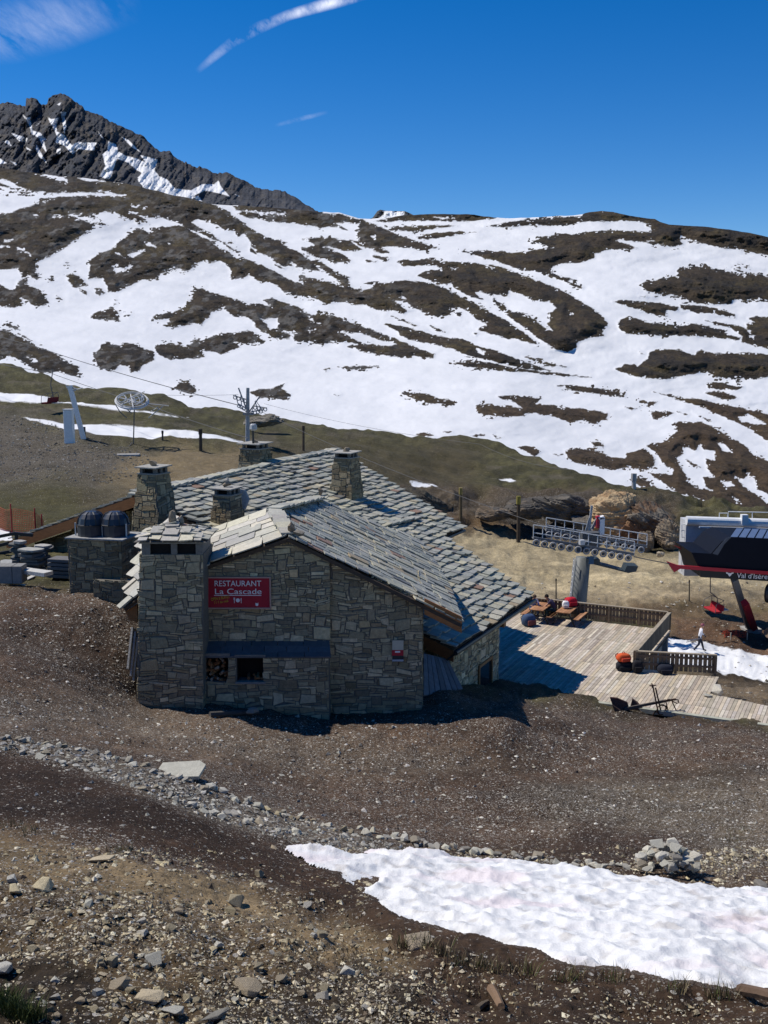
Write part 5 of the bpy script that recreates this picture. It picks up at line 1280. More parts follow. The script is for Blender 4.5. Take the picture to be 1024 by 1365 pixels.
# ---- picnic tables
def picnic(c, label, rz=None):
    rz = math.atan2(A_.y, A_.x) if rz is None else rz
    X = Vector((math.cos(rz), math.sin(rz), 0)); Y = Vector((-math.sin(rz), math.cos(rz), 0)); c = Vector(c)
    t = thing('picnic_table', c, label, 'picnic table', 'picnic tables on the terrace')
    wc = lambda: jit(random.choice([(.34, .17, .085), (.40, .21, .11), (.29, .14, .07)]), .12)
    mb = MB()
    for k in range(5): mb.box(c - X * .9 + Y * (-.37 + k * .15) + Z_ * .70, X * 1.8, Y * .14, Z_ * .04, wc())
    mb.build('tabletop', M_PLANK, t)
    for s in (-1, 1):
        mb = MB()
        for k in range(2): mb.box(c - X * .9 + Y * (s * .70 - .14 + k * .145) + Z_ * .41, X * 1.8, Y * .135, Z_ * .04, wc())
        mb.build('bench', M_PLANK, t)
    for e in (-.62, .62):
        for s in (-1, 1):
            mb = MB(); mb.bar(c + X * e + Y * (s * .58), c + X * e + Y * (s * .2) + Z_ * .70, .05, .08, X, (.03, .03, .03)); mb.build('leg', M_BLACK, t)
        mb = MB(); mb.bar(c + X * e - Y * .78 + Z_ * .38, c + X * e + Y * .78 + Z_ * .38, .05, .07, Z_, (.03, .03, .03)); mb.build('cross_beam', M_BLACK, t)
    return t, c, X, Y
pt1 = picnic(Pd(756, 830), 'brown picnic table with a red bag on it by the back railing')
pt2 = picnic(Pd(721, 826.5), 'brown picnic table half hidden behind the roof corner')

# ---- soft bags
def blob_bag(name, c, sx, sy, sz, col, label, rz=0.0, straps=True, seed=1, col2=None, top=.8):
    t = thing(name, c, label, 'bag')
    rnd = random.Random(seed); c = Vector(c)
    X = Vector((math.cos(rz), math.sin(rz), 0)); Y = Vector((-math.sin(rz), math.cos(rz), 0))
    nu, nv = 16, 10; vs = []; fs = []
    for j in range(nv + 1):
        f = j / nv; ph = -math.pi / 2 + math.pi * f
        for i in range(nu):
            a = 2 * math.pi * i / nu
            ca, sa = math.cos(a), math.sin(a)
            e = .55; r_ = abs(math.cos(ph)) ** .45 * (1 - (1 - top) * f) * (1 + .06 * math.sin(3 * a + seed) + rnd.uniform(-.035, .035))
            vs.append(c + X * (sx / 2 * r_ * math.copysign(abs(ca) ** e, ca)) + Y * (sy / 2 * r_ * math.copysign(abs(sa) ** e, sa)) + Z_ * (sz * (math.sin(ph) * .5 * (1 if abs(math.sin(ph)) > .99 else .98) + .5)))
    for j in range(nv):
        for i in range(nu): fs.append((j * nu + i, j * nu + (i + 1) % nu, (j + 1) * nu + (i + 1) % nu, (j + 1) * nu + i))
    fs.append(tuple(range(nu))[::-1]); fs.append(tuple(nv * nu + i for i in range(nu)))
    mb = MB(); mb.add(vs, fs, col); mb.build('bag_body', M_CLOTH, t, smooth=True)
    mb = MB(); p0 = c - Y * (sy * .5) ; mb.box(p0 - X * sx * .3 + Z_ * sz * .12 - Y * .05, X * sx * .6, Y * .10, Z_ * sz * .42, col2 or tuple(x * .7 for x in col)); mb.build('pocket', M_CLOTH, t, bevel=.03)
    if straps:
        for s in (-1, 1):
            mb = MB(); mb.tube([c + X * (s * sx * .22) + Y * (sy * .42) + Z_ * sz * .9, c + X * (s * sx * .30) + Y * (sy * .66) + Z_ * sz * .6, c + X * (s * sx * .28) + Y * (sy * .5) + Z_ * sz * .15], .022, 5, tuple(x * .5 for x in col)); mb.build('strap', M_CLOTH, t)
    mb = MB(); mb.tube([c - X * .06 + Z_ * sz * .95, c - X * .04 + Z_ * (sz + .06), c + X * .04 + Z_ * (sz + .06), c + X * .06 + Z_ * sz * .95], .012, 5, tuple(x * .4 for x in col)); mb.build('handle', M_CLOTH, t)
    return t
blob_bag('duffel_bag', Pd(832, 893), .85, .55, .42, (.020, .022, .030), 'black duffel bag under the orange bag at the railing corner', seed=3, straps=False)
blob_bag('rucksack', Pd(832, 893) + Vector((-.05, 0, .40)), .70, .5, .36, (.62, .10, .03), 'orange red rucksack lying on the black bag', seed=4, col2=(.5, .06, .03), rz=.3)
blob_bag('rucksack', Pd(848, 894.5) + Vector((0, -.18, 0)), .5, .42, .55, (.018, .018, .022), 'black rucksack against the railing corner beside the orange bag', seed=9)
blob_bag('duffel_bag', Pd(887, 897.5), .80, .5, .42, (.016, .020, .034), 'dark navy bag lying alone against the middle of the front railing', seed=6, straps=False)
tc_ = pt1[1]; X_t, Y_t = pt1[2], pt1[3]
blob_bag('rucksack', tc_ + X_t * .62 + Y_t * .0 + Z_ * .742, .75, .5, .48, (.50, .012, .03), 'red rucksack standing on the picnic table', seed=7, rz=.4)
blob_bag('carrier_bag', tc_ + X_t * .05 + Y_t * .12 + Z_ * .742, .40, .34, .40, (.80, .78, .78), 'white carrier bag standing on the picnic table beside the red rucksack', seed=8, straps=False)
blob_bag('rucksack', Pd(705, 834), .80, .55, .62, (.05, .085, .17), 'large blue rucksack on the planks below the seated person in white', seed=12, rz=.5, col2=(.16, .05, .05))

# ================================================================== PEOPLE
M_SKINCL = mat('person_cloth', attr='Col', var=.12, scale=18, rough=.9)
def person(base, joints, segs, cols, label, rz):
    """joints {name: (x fwd, y left, z, radius)}; one skinned continuous body, coloured by the nearest limb"""
    base = Vector(base); F = Vector((math.cos(rz), math.sin(rz), 0)); Lf_ = Vector((-math.sin(rz), math.cos(rz), 0))
    names = list(joints); J = dict(joints)
    segs = list(segs)
    for s in ('L', 'R'):
        wv = Vector(J['wri' + s][:3]); ev_ = Vector(J['elb' + s][:3]); d = (wv - ev_).normalized(); side = Vector((0, 1 if s == 'L' else -1, 0))
        sx_ = d.cross(side); sx_ = sx_.normalized() if sx_.length > .1 else Vector((1, 0, 0))
        palm = wv + d * .055; J['pal' + s] = (*palm, .026); segs.append(('wri' + s, 'pal' + s))
        for k, (off, ln) in enumerate(((-.030, .062), (-.010, .072), (.010, .068), (.030, .052))):
            m1 = palm + d * (.03 + ln * .4) + sx_ * off; m2 = m1 + d * ln * .5 - side * .018
            J['f%d%s' % (k, s)] = (*m1, .009); J['g%d%s' % (k, s)] = (*m2, .008); segs += [('pal' + s, 'f%d%s' % (k, s)), ('f%d%s' % (k, s), 'g%d%s' % (k, s))]
        th = wv + d * .05 + sx_ * .045; J['th' + s] = (*th, .010); segs.append(('pal' + s, 'th' + s))
    names = list(J); idx = {n: i for i, n in enumerate(names)}
    me = bpy.data.meshes.new('body')
    me.from_pydata([J[n][:3] for n in names], [(idx[a], idx[b]) for a, b in segs], []); me.update()
    o = bpy.data.objects.new('body', me); COL.objects.link(o)
    sk_ = o.modifiers.new('skin', 'SKIN'); sk_.use_smooth_shade = True
    if not me.skin_vertices: me.attributes.new('skin', 'FLOAT', 'POINT')
    for n in names:
        sv = me.skin_vertices[0].data[idx[n]]; r_ = J[n][3]; ry = J[n][4] if len(J[n]) > 4 else r_
        sv.radius = (r_, ry); sv.use_root = (n == 'pel')
    ss = o.modifiers.new('sub', 'SUBSURF'); ss.levels = 2; ss.render_levels = 2
    bpy.context.view_layer.update()
    em = bpy.data.meshes.new_from_object(o.evaluated_get(bpy.context.evaluated_depsgraph_get()))
    bpy.data.objects.remove(o); em.name = 'body'
    em.materials.clear(); em.materials.append(M_SKINCL)
    S_ = [(Vector(J[a][:3]), Vector(J[b][:3]), b, (J[a][3] + J[b][3]) / 2) for a, b in segs]
    ca = em.color_attributes.new('Col', 'FLOAT_COLOR', 'POINT'); arr = np.ones((len(em.vertices), 4), np.float32)
    for v in em.vertices:
        best = None
        for pa, pb, nb, rr in S_:
            d = pb - pa; t = max(0, min(1, (v.co - pa).dot(d) / max(d.length_squared, 1e-9))); ds = (v.co - pa - d * t).length - rr * .8
            if best is None or ds < best[0]: best = (ds, nb, t)
        arr[v.index, :3] = cols(best[1], best[2], v.co)
    ca.data.foreach_set('color', arr.ravel()); em.polygons.foreach_set('use_smooth', [True] * len(em.polygons))
    t = thing('person', base, label, 'person')
    t.rotation_euler = (0, 0, rz)
    b = bpy.data.objects.new('body', em); link(b, t)
    return t, J
def lp(name, vs, fs, col, t, m, smooth=True):
    me = bpy.data.meshes.new(name); me.from_pydata([tuple(v) for v in vs], [], fs); me.materials.append(m)
    ca = me.color_attributes.new('Col', 'FLOAT_COLOR', 'POINT'); arr = np.ones((len(vs), 4), np.float32); arr[:, :3] = col; ca.data.foreach_set('color', arr.ravel())
    me.polygons.foreach_set('use_smooth', [smooth] * len(fs)); o = bpy.data.objects.new(name, me); link(o, t); return o
def dome(c, rx, ry, rz_, zmin, n=14, m=7):
    vs = []; fs = []
    for j in range(m + 1):
        f = zmin + (1 - zmin) * j / m; r_ = math.sqrt(max(0, 1 - f * f))
        for i in range(n): vs.append(Vector(c) + Vector((math.cos(2 * math.pi * i / n) * rx * r_, math.sin(2 * math.pi * i / n) * ry * r_, rz_ * f)))
    for j in range(m):
        for i in range(n): fs.append((j * n + i, j * n + (i + 1) % n, (j + 1) * n + (i + 1) % n, (j + 1) * n + i))
    fs.append(tuple(range(n))[::-1]); return vs, fs
SKIN = (.45, .26, .18)
BASE_SEGS = [('pel', 'spi'), ('spi', 'che'), ('che', 'nek'), ('nek', 'jaw'), ('jaw', 'hed'), ('hed', 'top'), ('hed', 'nos'), ('che', 'shoL'), ('shoL', 'elbL'), ('elbL', 'wriL'), ('che', 'shoR'), ('shoR', 'elbR'), ('elbR', 'wriR'),
    ('pel', 'hipL'), ('hipL', 'kneL'), ('kneL', 'ankL'), ('ankL', 'toeL'), ('pel', 'hipR'), ('hipR', 'kneR'), ('kneR', 'ankR'), ('ankR', 'toeR')]
def eyes_mouth(t, hd):
    mb = MB()
    for s in (-1, 1): 
        v, f = dome((hd[0] + .088, s * .034, hd[2] + .005), .012, .014, .011, -.9, 8, 4); lp('eye', v, f, (.03, .02, .02), t, M_SKINCL)
    v, f = dome((hd[0] + .075, 0, hd[2] - .075), .016, .026, .008, -.9, 8, 4); lp('mouth', v, f, (.30, .10, .09), t, M_SKINCL)
    for s in (-1, 1):
        v, f = dome((hd[0] - .01, s * .098, hd[2] - .01), .022, .012, .034, -.95, 8, 4); lp('ear', v, f, SKIN, t, M_SKINCL)
# walking skier
J = dict(pel=(0, 0, .94, .135, .12), spi=(.02, 0, 1.12, .125, .11), che=(.07, 0, 1.34, .15, .12), nek=(.11, 0, 1.50, .06), jaw=(.135, 0, 1.57, .07), hed=(.145, 0, 1.65, .095), top=(.14, 0, 1.74, .075), nos=(.255, 0, 1.635, .014),
    shoL=(.07, .19, 1.41, .075), elbL=(.12, .26, 1.14, .055), wriL=(.30, .20, .98, .038), shoR=(.07, -.19, 1.41, .075), elbR=(-.06, -.26, 1.15, .055), wriR=(.05, -.24, .93, .038),
    hipL=(0, .10, .88, .105), kneL=(.17, .11, .50, .075), ankL=(.28, .11, .10, .055), toeL=(.46, .12, .05, .05), hipR=(0, -.10, .88, .105), kneR=(-.05, -.11, .49, .075), ankR=(-.34, -.11, .14, .055), toeR=(-.17, -.12, .05, .05))
def cols1(nb, t, co):
    if nb in ('jaw', 'hed', 'top', 'nos') or (nb == 'nek' and t > .75): return SKIN
    if nb[:3] in ('kne', 'ank', 'hip') : return (.02, .025, .04)
    if nb[:3] == 'toe': return (.03, .03, .035)
    if nb[:3] in ('wri', 'pal') and t > .8 or nb[0] in 'fgt' and nb[:2] != 'to': return (.04, .04, .05)
    if nb == 'spi' and t < .45: return (.02, .025, .04)
    return (.72, .72, .76)
ps = hit(932, 868.5)
sk1, JJ = person(ps, J, BASE_SEGS, cols1, 'person in a white jacket and dark trousers walking across the snow strip', R(-8))
v, f = dome((.135, 0, 1.67), .125, .112, .125, -.25); lp('helmet', v, f, (.22, .07, .09), sk1, M_PAINT)
eyes_mouth(sk1, (.145, 0, 1.65))
t = thing('ski_poles', ps + Vector((-.4, -.2, .85)), 'pair of thin ski poles held low by the walking person', 'ski poles')
for k in (0, 1):
    mb = MB(); a_ = ps + Vector((.08, -.26 + k * .05, .92)); b_ = ps + Vector((-.85, -.22 + k * .12, .78 - k * .16)); mb.tube([a_, b_], .022, 6, (.12, .12, .14)); mb.build('pole', M_METAL, t)
# seated people on the outer benches, facing the restaurant
def seated(c, Xt, Yt, sx, label, colfn, hair, lean=.3, face=None, sy=.70):
    seat = Vector(c) + Xt * sx + Yt * sy
    rz = math.atan2(Yt.y, Yt.x) if face is None else face
    J = dict(pel=(-.02, 0, .56, .135, .12), spi=(.0 + lean * .3, 0, .74, .125, .11), che=(lean * .75, 0, .93, .145, .115), nek=(lean * 1.15, 0, 1.07, .058), jaw=(lean * 1.35 + .01, 0, 1.13, .068), hed=(lean * 1.45 + .02, 0, 1.20, .095), top=(lean * 1.45, 0, 1.29, .075), nos=(lean * 1.45 + .13, 0, 1.17, .014),
        shoL=(lean * .75, .19, .99, .072), elbL=(lean * .75 + .20, .24, .76, .05), wriL=(lean * .75 + .36, .08, .66, .035), shoR=(lean * .75, -.19, .99, .072), elbR=(lean * .75 + .20, -.24, .76, .05), wriR=(lean * .75 + .36, -.06, .68, .035),
        hipL=(.03, .10, .54, .10), kneL=(.45, .15, .56, .072), ankL=(.50, .14, .10, .05), toeL=(.70, .16, .05, .046), hipR=(.03, -.10, .54, .10), kneR=(.45, -.15, .56, .072), ankR=(.44, -.14, .10, .05), toeR=(.64, -.16, .05, .046))
    t, _ = person(seat, J, BASE_SEGS, colfn, label, rz)
    hd = J['hed']; v, f = dome((hd[0] - .02, 0, hd[2] + .02), .115, .108, .125, -.2); lp('hair', v, f, hair, t, M_CLOTH); eyes_mouth(t, hd)
    return t
def cols2(nb, t, co):
    if nb in ('jaw', 'hed', 'top', 'nos') or (nb == 'nek' and t > .7): return SKIN
    if nb[:3] == 'wri' or (nb[:3] == 'elb' and t > .45) or nb[:3] == 'pal' or nb[0] in 'fgt' and nb[:2] != 'to': return SKIN
    if nb[:3] in ('kne', 'ank', 'hip') or (nb == 'spi' and t < .3): return (.03, .06, .07)
    if nb[:3] == 'toe': return (.70, .72, .72)
    return (.055, .045, .085)
def cols3(nb, t, co):
    if nb in ('jaw', 'hed', 'top', 'nos') or (nb == 'nek' and t > .7): return SKIN
    if nb[:3] == 'wri' or nb[:3] == 'pal' or nb[0] in 'fgt' and nb[:2] != 'to': return SKIN
    if nb[:3] in ('kne', 'ank', 'hip') or (nb == 'spi' and t < .3): return (.05, .08, .16)
    if nb[:3] == 'toe': return (.05, .05, .06)
    return (.42, .42, .58)
seated(pt1[1], pt1[2], pt1[3], .25, 'dark haired person in a dark top sitting at the picnic table with bare forearms', cols2, (.012, .010, .010), .34)
seated(pt2[1], pt2[2], pt2[3], .25, 'person in a pale lilac top sitting bent forward by the blue rucksack', cols3, (.10, .07, .05), .22, face=R(-78), sy=.56)

# ================================================================== OLD RUSTY FARM IMPLEMENT
ob = hit(858, 951); kk_ = FOC / ob.y
def I(px, py, dy=0.0): return P(px, py, ob.y + dy)
imp = thing('rusty_plough', ob, 'rusty old horse plough with upright handle lying at the terrace edge', 'plough')
RC = (.075, .042, .030)
mb = MB(); pl = [I(813, 930, -.2), I(822, 931, -.1), I(836, 937, .1), I(840, 952, .2), I(825, 953, -.2), I(818, 944, -.3)]
mb.prism(pl, Vector((.03, .06, .02)), (.095, .045, .035)); mb.build('mouldboard', M_RUST, imp)
mb = MB(); mb.prism([I(838, 951, .3), I(843, 932, .4), I(850, 937, .4), I(858, 946, .3), I(850, 952, .2)], Vector((.02, .07, .02)), (.085, .042, .034)); mb.build('share', M_RUST, imp)
mb = MB(); mb.prism([I(816, 940, -.5), I(828, 948, -.5), I(832, 956, -.6), I(822, 954, -.6)], Vector((.02, .05, .02)), RC); mb.build('coulter', M_RUST, imp)
mb = MB(); mb.bar(I(832, 945, 0), I(888, 934, .15), .07, .10, Z_, (.10, .085, .075)); mb.bar(I(886, 934.6, .152), I(901, 932, .2), .05, .07, Z_, RC); mb.build('beam', M_RUST, imp)
for dx in (0, 4):
    mb = MB(); mb.bar(I(870 + dx, 913 if dx == 0 else 917, .05), I(878 + dx, 952, -.02 + dx * .03), .05, .05, Vector((0, 1, 0)), RC); mb.build('handle_bar', M_RUST, imp)
mb = MB(); mb.tube([I(866, 914), I(870, 914.5), I(875, 913)], .025, 6, RC); mb.tube([I(869, 911), I(870, 917)], .025, 6, RC); mb.build('handle_grip', M_RUST, imp)
for pts_ in ([(884, 935), (892, 932), (899, 936), (903, 938)], [(888, 936), (890, 944), (884, 948)], [(896, 935), (901, 946), (901, 952)], [(899, 932), (904, 933), (905, 937)], [(880, 940), (888, 941), (893, 952)], [(822, 944), (824, 954), (832, 957)], [(876, 946), (870, 953)]):
    mb = MB(); mb.tube([I(x, y, .1 * k) for k, (x, y) in enumerate(pts_)], .022, 6, RC); mb.build('tine', M_RUST, imp)
mb = MB(); mb.ring(I(882, 946, -.05), (.3, -1, .1), .20, .022, 14, 5, RC); mb.build('land_wheel', M_RUST, imp)

# ================================================================== CHAIRLIFT STATION
GREY = (.52, .53, .54); WHT = (.72, .73, .73); NAVY = (.007, .009, .016); RED = (.42, .015, .03)
Y0s = 70.0
def Q(px, py, dy=0.0): return P(px, py, Y0s + dy)
st = thing('chairlift_station', hit(1003, 846), 'dark navy chairlift drive station on a sloping leg with red beam', 'lift station')
mb = MB()
sil = [(922, 736.5), (948, 738), (953, 732), (962, 722), (968, 719), (975, 716), (1160, 724), (1160, 784), (1024, 774.5), (934, 769), (931, 756)]
n = len(sil); fr = [Q(x, y, 0) for x, y in sil]; bk = [p + Vector((0, 4.2, 0)) for p in fr]
inner = []
mb.add(fr + bk, [tuple(range(n))[::-1], tuple(range(n, 2 * n))] + [(i, (i + 1) % n, n + (i + 1) % n, n + i) for i in range(n)], NAVY)
mb.build('cover', mat('navy_gloss', attr='Col', var=.12, scale=2, rough=.6, spec=.08), st)
mb = MB(); mb.prism([Q(950, 738, -.03), Q(962, 724, -.03), Q(969, 717, -.03), Q(975, 716, -.03), Q(966, 725, -.03), Q(957, 740, -.03)], Vector((0, .026, 0)), (.07, .08, .10)); mb.build('front_edge', M_PAINT, st)
wdg = [Q(973, 716.3, .02), Q(1160, 724, .02), Q(1160, 712.5, 1.15), Q(981, 705, 1.15), Q(973, 716.3, 4.1), Q(1160, 724, 4.1), Q(1160, 712.5, 3.0), Q(981, 705, 3.0)]
mb = MB(); mb.add(wdg, [(0, 1, 2, 3), (3, 2, 6, 7), (7, 6, 5, 4), (0, 3, 7, 4), (1, 5, 6, 2), (0, 4, 5, 1)], NAVY); mb.build('roof', M_PAINT, st)
for k in range(17):
    mb = MB(); f0_, f1_ = k / 17 + .004, (k + 1) / 17 - .006; up = Vector((0, -.03, .05)); q_ = [wdg[0].lerp(wdg[1], f0_), wdg[0].lerp(wdg[1], f1_), wdg[3].lerp(wdg[2], f1_), wdg[3].lerp(wdg[2], f0_)]
    q_ = [p + up * .1 for p in q_]; mb.hexa(q_ + [p + up for p in q_], (.10, .15, .26)); mb.build('roof_panel', M_PAINT, st)
mb = MB(); mb.bar(Q(903, 755.5, -.12), Q(1160, 773, -.12), .14, .24, Z_, RED); mb.prism([Q(889, 748.5, -.2), Q(899, 763, -.2), Q(908, 757.5, -.2), Q(905, 754, -.2)], Vector((0, .2, 0)), RED); mb.build('guide_beam', M_PAINT, st)
mb = MB(); mb.prism([Q(899, 727, 3.2), Q(922, 737, 3.2), Q(917, 743, 3.2), Q(910, 734, 3.2)], Vector((0, .2, 0)), RED); mb.build('guide_beam', M_PAINT, st)
mb = MB(); mb.prism([Q(932, 758.5, -.05), Q(1160, 775, -.05), Q(1160, 785, -.05), Q(1024, 774.8, -.05), Q(934, 769.3, -.05)], Vector((0, .045, 0)), (.010, .011, .014)); mb.build('name_panel', M_PAINT, st)
txt = flat_text("Val d'Isère", 'lettering', .5, Q(982, 770.2, -.09), st, WH, width=(Q(1023, 770, 0) - Q(982, 770, 0)).x, ext=.01, rot=(math.pi / 2, R(2.5), 0))
mb = MB(); ec = Q(973, 765.5, -.08)
for s in (-1, 1):
    mb.prism([ec + Vector(q) for q in ((0, 0, -.17), (s * .10, 0, -.05), (s * .14, 0, .02), (s * .24, 0, .05), (s * .27, 0, .17), (s * .12, 0, .12), (s * .05, 0, .06), (0, 0, .10))], (0, .01, 0), (.8, .8, .8))
mb.build('eagle_emblem', WH, st)
# sloping legs
lb_ = hit(998, 842)
mb = MB(); mb.bar(Q(979, 772, .2), lb_ + Vector((.05, 0, .2)), .42, .34, Vector((0, 1, 0)), (.16, .165, .17)); mb.build('leg', M_METAL, st)
mb = MB(); mb.bar(Q(982, 773, .7), lb_ + Vector((.3, .5, .3)), .18, .3, Vector((0, 1, 0)), (.4, .4, .42)); mb.build('ladder_rail', M_METAL, st)
mb = MB(); mb.bar(Q(993, 803, -.1), lb_ + Vector((.34, -.1, .25)), .40, .42, Vector((0, 1, 0)), (.22, .010, .022)); mb.build('leg_padding', M_CLOTH, st)
mb = MB(); mb.cbox(lb_ + Vector((.2, .2, -.8)), 1.2, 1.1, 1.05, .1, (.33, .32, .30)); mb.build('footing', M_CONC, st)
mb = MB(); mb.cbox(Q(1080, 850, 2) , 1.1, 1.1, 4.6, 0, (.2, .2, .2)); mb.build('leg', M_METAL, st)
mb = MB(); mb.ring(Q(1024, 791, .5), (1, -.6, 0), .5, .16, 16, 8, (.02, .02, .02)); mb.build('drive_tyre', M_BLACK, st)
# white gantry and column behind
gn = thing('lift_gantry', hit(925, 752), 'pale grey maintenance gantry with column and handrails behind the station', 'gantry')
def Qb(px, py, dy=0.0): return P(px, py, 77 + dy)
mb = MB(); a_ = Qb(912, 764); mb.box((a_.x, 77, Qb(912, 757).z - .6), ((Qb(941, 700) - Qb(912, 700)).x, 0, 0), (0, 1.6, 0), (0, 0, Qb(920, 694).z - Qb(912, 757).z + .6), GREY); mb.build('column', M_PAINT, gn)
mb = MB(); mb.tube([Qb(915, 694, -.1), Qb(1160, 702, -.1)], .34, 14, WHT); mb.build('main_beam', M_PAINT, gn)
mb = MB(); mb.bar(Qb(932, 702.5, -.5), Qb(1160, 709, -.5), .2, .12, Z_, WHT); mb.build('lower_beam', M_PAINT, gn)
def rails(pts, name='handrail', r_=.035, parent=gn, col=WHT):
    for ln in pts:
        mb = MB(); mb.tube([Qb(x, y, .3) for x, y in ln], r_, 5, col); mb.build(name, M_PAINT, parent)
rails([[(959, 692), (959, 684), (970, 684), (970, 692)], [(971, 692), (971, 682), (1160, 686)], [(1003, 692), (1003, 683)], [(1040, 693), (1040, 684)], [(909, 716), (909, 699), (915, 698)], [(908, 707), (916, 707)], [(909, 716), (915, 716)], [(917, 698), (917, 688)], [(938, 719), (938, 702), (946, 702), (946, 719), (938, 719)], [(938, 711), (946, 711)]])
mb = MB(); p_ = Qb(992, 694, -.3); mb.cbox(p_ - Z_ * .3, .45, .45, .75, 0, WHT); mb.build('joint_box', M_PAINT, gn)
rails([[(909, 735), (909, 762)], [(912, 735), (912, 762)], [(937, 733), (937, 741)]])
mb = MB(); mb.prism([Qb(934, 722, -1), Qb(948, 722, -1), Qb(946, 731, -1), Qb(938, 732, -1)], Vector((0, .8, 0)), (.07, .08, .09)); mb.build('walkway_box', M_METAL, gn)

# ---- lift chairs
def lift_chair(top, seat, label, s=1.0, col=(.40, .012, .025), yaw=0.0):
    top, seat = Vector(top), Vector(seat); X = Vector((math.cos(yaw), math.sin(yaw), 0)); Y = Vector((-math.sin(yaw), math.cos(yaw), 0))
    t = thing('lift_chair', seat, label, 'lift chair', 'chairs hanging from the lift')
    mb = MB(); mb.tube([top, top + (seat - top) * .45 - X * .1 * s, seat + Z_ * 1.1 * s + X * .35 * s, seat + Z_ * .55 * s + X * .45 * s], .045 * s, 6, (.09, .09, .10)); mb.build('hanger', M_METAL, t)
    mb = MB(); mb.box(seat - X * .30 * s - Y * 1.0 * s, X * .62 * s, Y * 2.0 * s, Z_ * .16 * s, col); mb.build('seat', M_CLOTH, t, bevel=.04)
    mb = MB(); mb.hexa([seat + X * .30 * s - Y * s + Z_ * .14 * s, seat + X * .42 * s - Y * s + Z_ * .14 * s, seat + X * .42 * s + Y * s + Z_ * .14 * s, seat + X * .30 * s + Y * s + Z_ * .14 * s,
        seat + X * .42 * s - Y * s + Z_ * .62 * s, seat + X * .50 * s - Y * s + Z_ * .62 * s, seat + X * .50 * s + Y * s + Z_ * .62 * s, seat + X * .42 * s + Y * s + Z_ * .62 * s], col); mb.build('backrest', M_CLOTH, t)
    for sg_ in (-1, 1):
        mb = MB(); mb.tube([seat + X * .45 * s + Y * sg_ * s + Z_ * .62 * s, seat + X * .4 * s + Y * sg_ * s + Z_ * 1.05 * s, seat - X * .25 * s + Y * sg_ * s + Z_ * .75 * s, seat - X * .32 * s + Y * sg_ * s + Z_ * .05], .03 * s, 5, (.12, .12, .13)); mb.build('side_frame', M_METAL, t)
    mb = MB(); mb.tube([seat + Y * s * -1.0 + X * .45 * s + Z_ * 1.05 * s, seat + Y * s + X * .45 * s + Z_ * 1.05 * s], .03 * s, 5, (.12, .12, .13)); mb.build('cross_bar', M_METAL, t)
    mb = MB(); mb.box(seat + X * .5 * s - Y * .5 * s + Z_ * .05, X * .7 * s, Y * 1.0 * s, Z_ * .06, (.6, .58, .55)); mb.build('safety_bar_rest', M_PAINT, t)
    return t
lift_chair(Q(947, 769, 1.5), Q(950, 814, 1.5), 'red lift chair hanging under the navy station', .82, (.36, .02, .03), R(12))
lift_chair(P(71, 492, 120), P(66, 538, 120), 'dark red lift chair hanging high on the far left of the cable', 1.15, (.13, .012, .018), R(-12))

# ---- lift tower with roller batteries
YT = 67.5
def TQ(px, py, dy=0.0): return P(px, py, YT + dy)
tb = hit(772, 802)
tw = thing('lift_tower', tb, 'round grey lift tower with long roller batteries and railed catwalks', 'lift tower')
tb = P(771, 806, YT); tt_ = P(777.5, 743, YT)
mb = MB(); mb.tube([tb - Z_ * 1.5, tb, tt_], [.52, .52, .47], 28, (.14, .15, .15)); mb.build('mast', M_METAL, tw, smooth=True)
mb = MB(); mb.tube([tb + Vector((-.62, -.1, 0)), tt_ + Vector((-.62, -.1, 0))], .03, 5, WHT); mb.tube([tb + Vector((-.62, -.45, 0)), tt_ + Vector((-.62, -.45, 0))], .03, 5, WHT)
for k in range(9): q = tb + (tt_ - tb) * (k + .5) / 9; mb.tube([q + Vector((-.62, -.1, 0)), q + Vector((-.62, -.45, 0))], .02, 4, WHT)
mb.build('ladder', M_METAL, tw)
mb = MB(); mb.cbox(TQ(787, 752, -.3) , .42, .1, .5, 0, (.03, .10, .22)); mb.build('blue_plate', M_PAINT, tw)
mb = MB(); mb.bar(TQ(774, 730, -1.9), TQ(792, 716, 1.9), .5, .6, Z_, (.10, .105, .115)); mb.box(TQ(776, 735, -.6), (1.1, 0, 0), (0, .8, 0), (0, 0, 1.2), (.09, .095, .10)); mb.build('cross_arm', M_METAL, tw)
mb = MB(); mb.cbox(TQ(775.5, 726, -2.2), .3, .3, .3, .2, (.5, .51, .52)); mb.build('arm_end_plate', M_PAINT, tw)
mb = MB(); mb.bar(TQ(784, 719, .3), TQ(789, 674, .3), .14, .14, Vector((0, 1, 0)), (.35, .36, .37)); mb.bar(TQ(780, 711, .302), TQ(786, 690, .302), .1, .1, Vector((0, 1, 0)), (.3, .31, .32)); mb.bar(TQ(789, 705, .5), TQ(797, 690, .5), .16, .2, Vector((0, 1, 0)), (.2, .21, .22)); mb.build('lifting_frame', M_METAL, tw)
mb = MB(); mb.box(TQ(795.5, 704, .2), ((TQ(800, 690, 0) - TQ(795.5, 690, 0)).x, 0, 0), (0, .5, 0), (0, 0, .75), (.45, .03, .05)); mb.build('number_plate', M_PAINT, tw)
mb = MB(); mb.box(TQ(799.5, 713, .1), (.3, 0, 0), (0, .4, 0), (0, 0, 1.1), (.70, .71, .72)); mb.prism([TQ(799, 693, .1), TQ(807, 691, .1), TQ(805.5, 688, .1), TQ(798, 690, .1)], Vector((0, .45, 0)), (.74, .74, .74)); mb.build('junction_box', M_PAINT, tw)
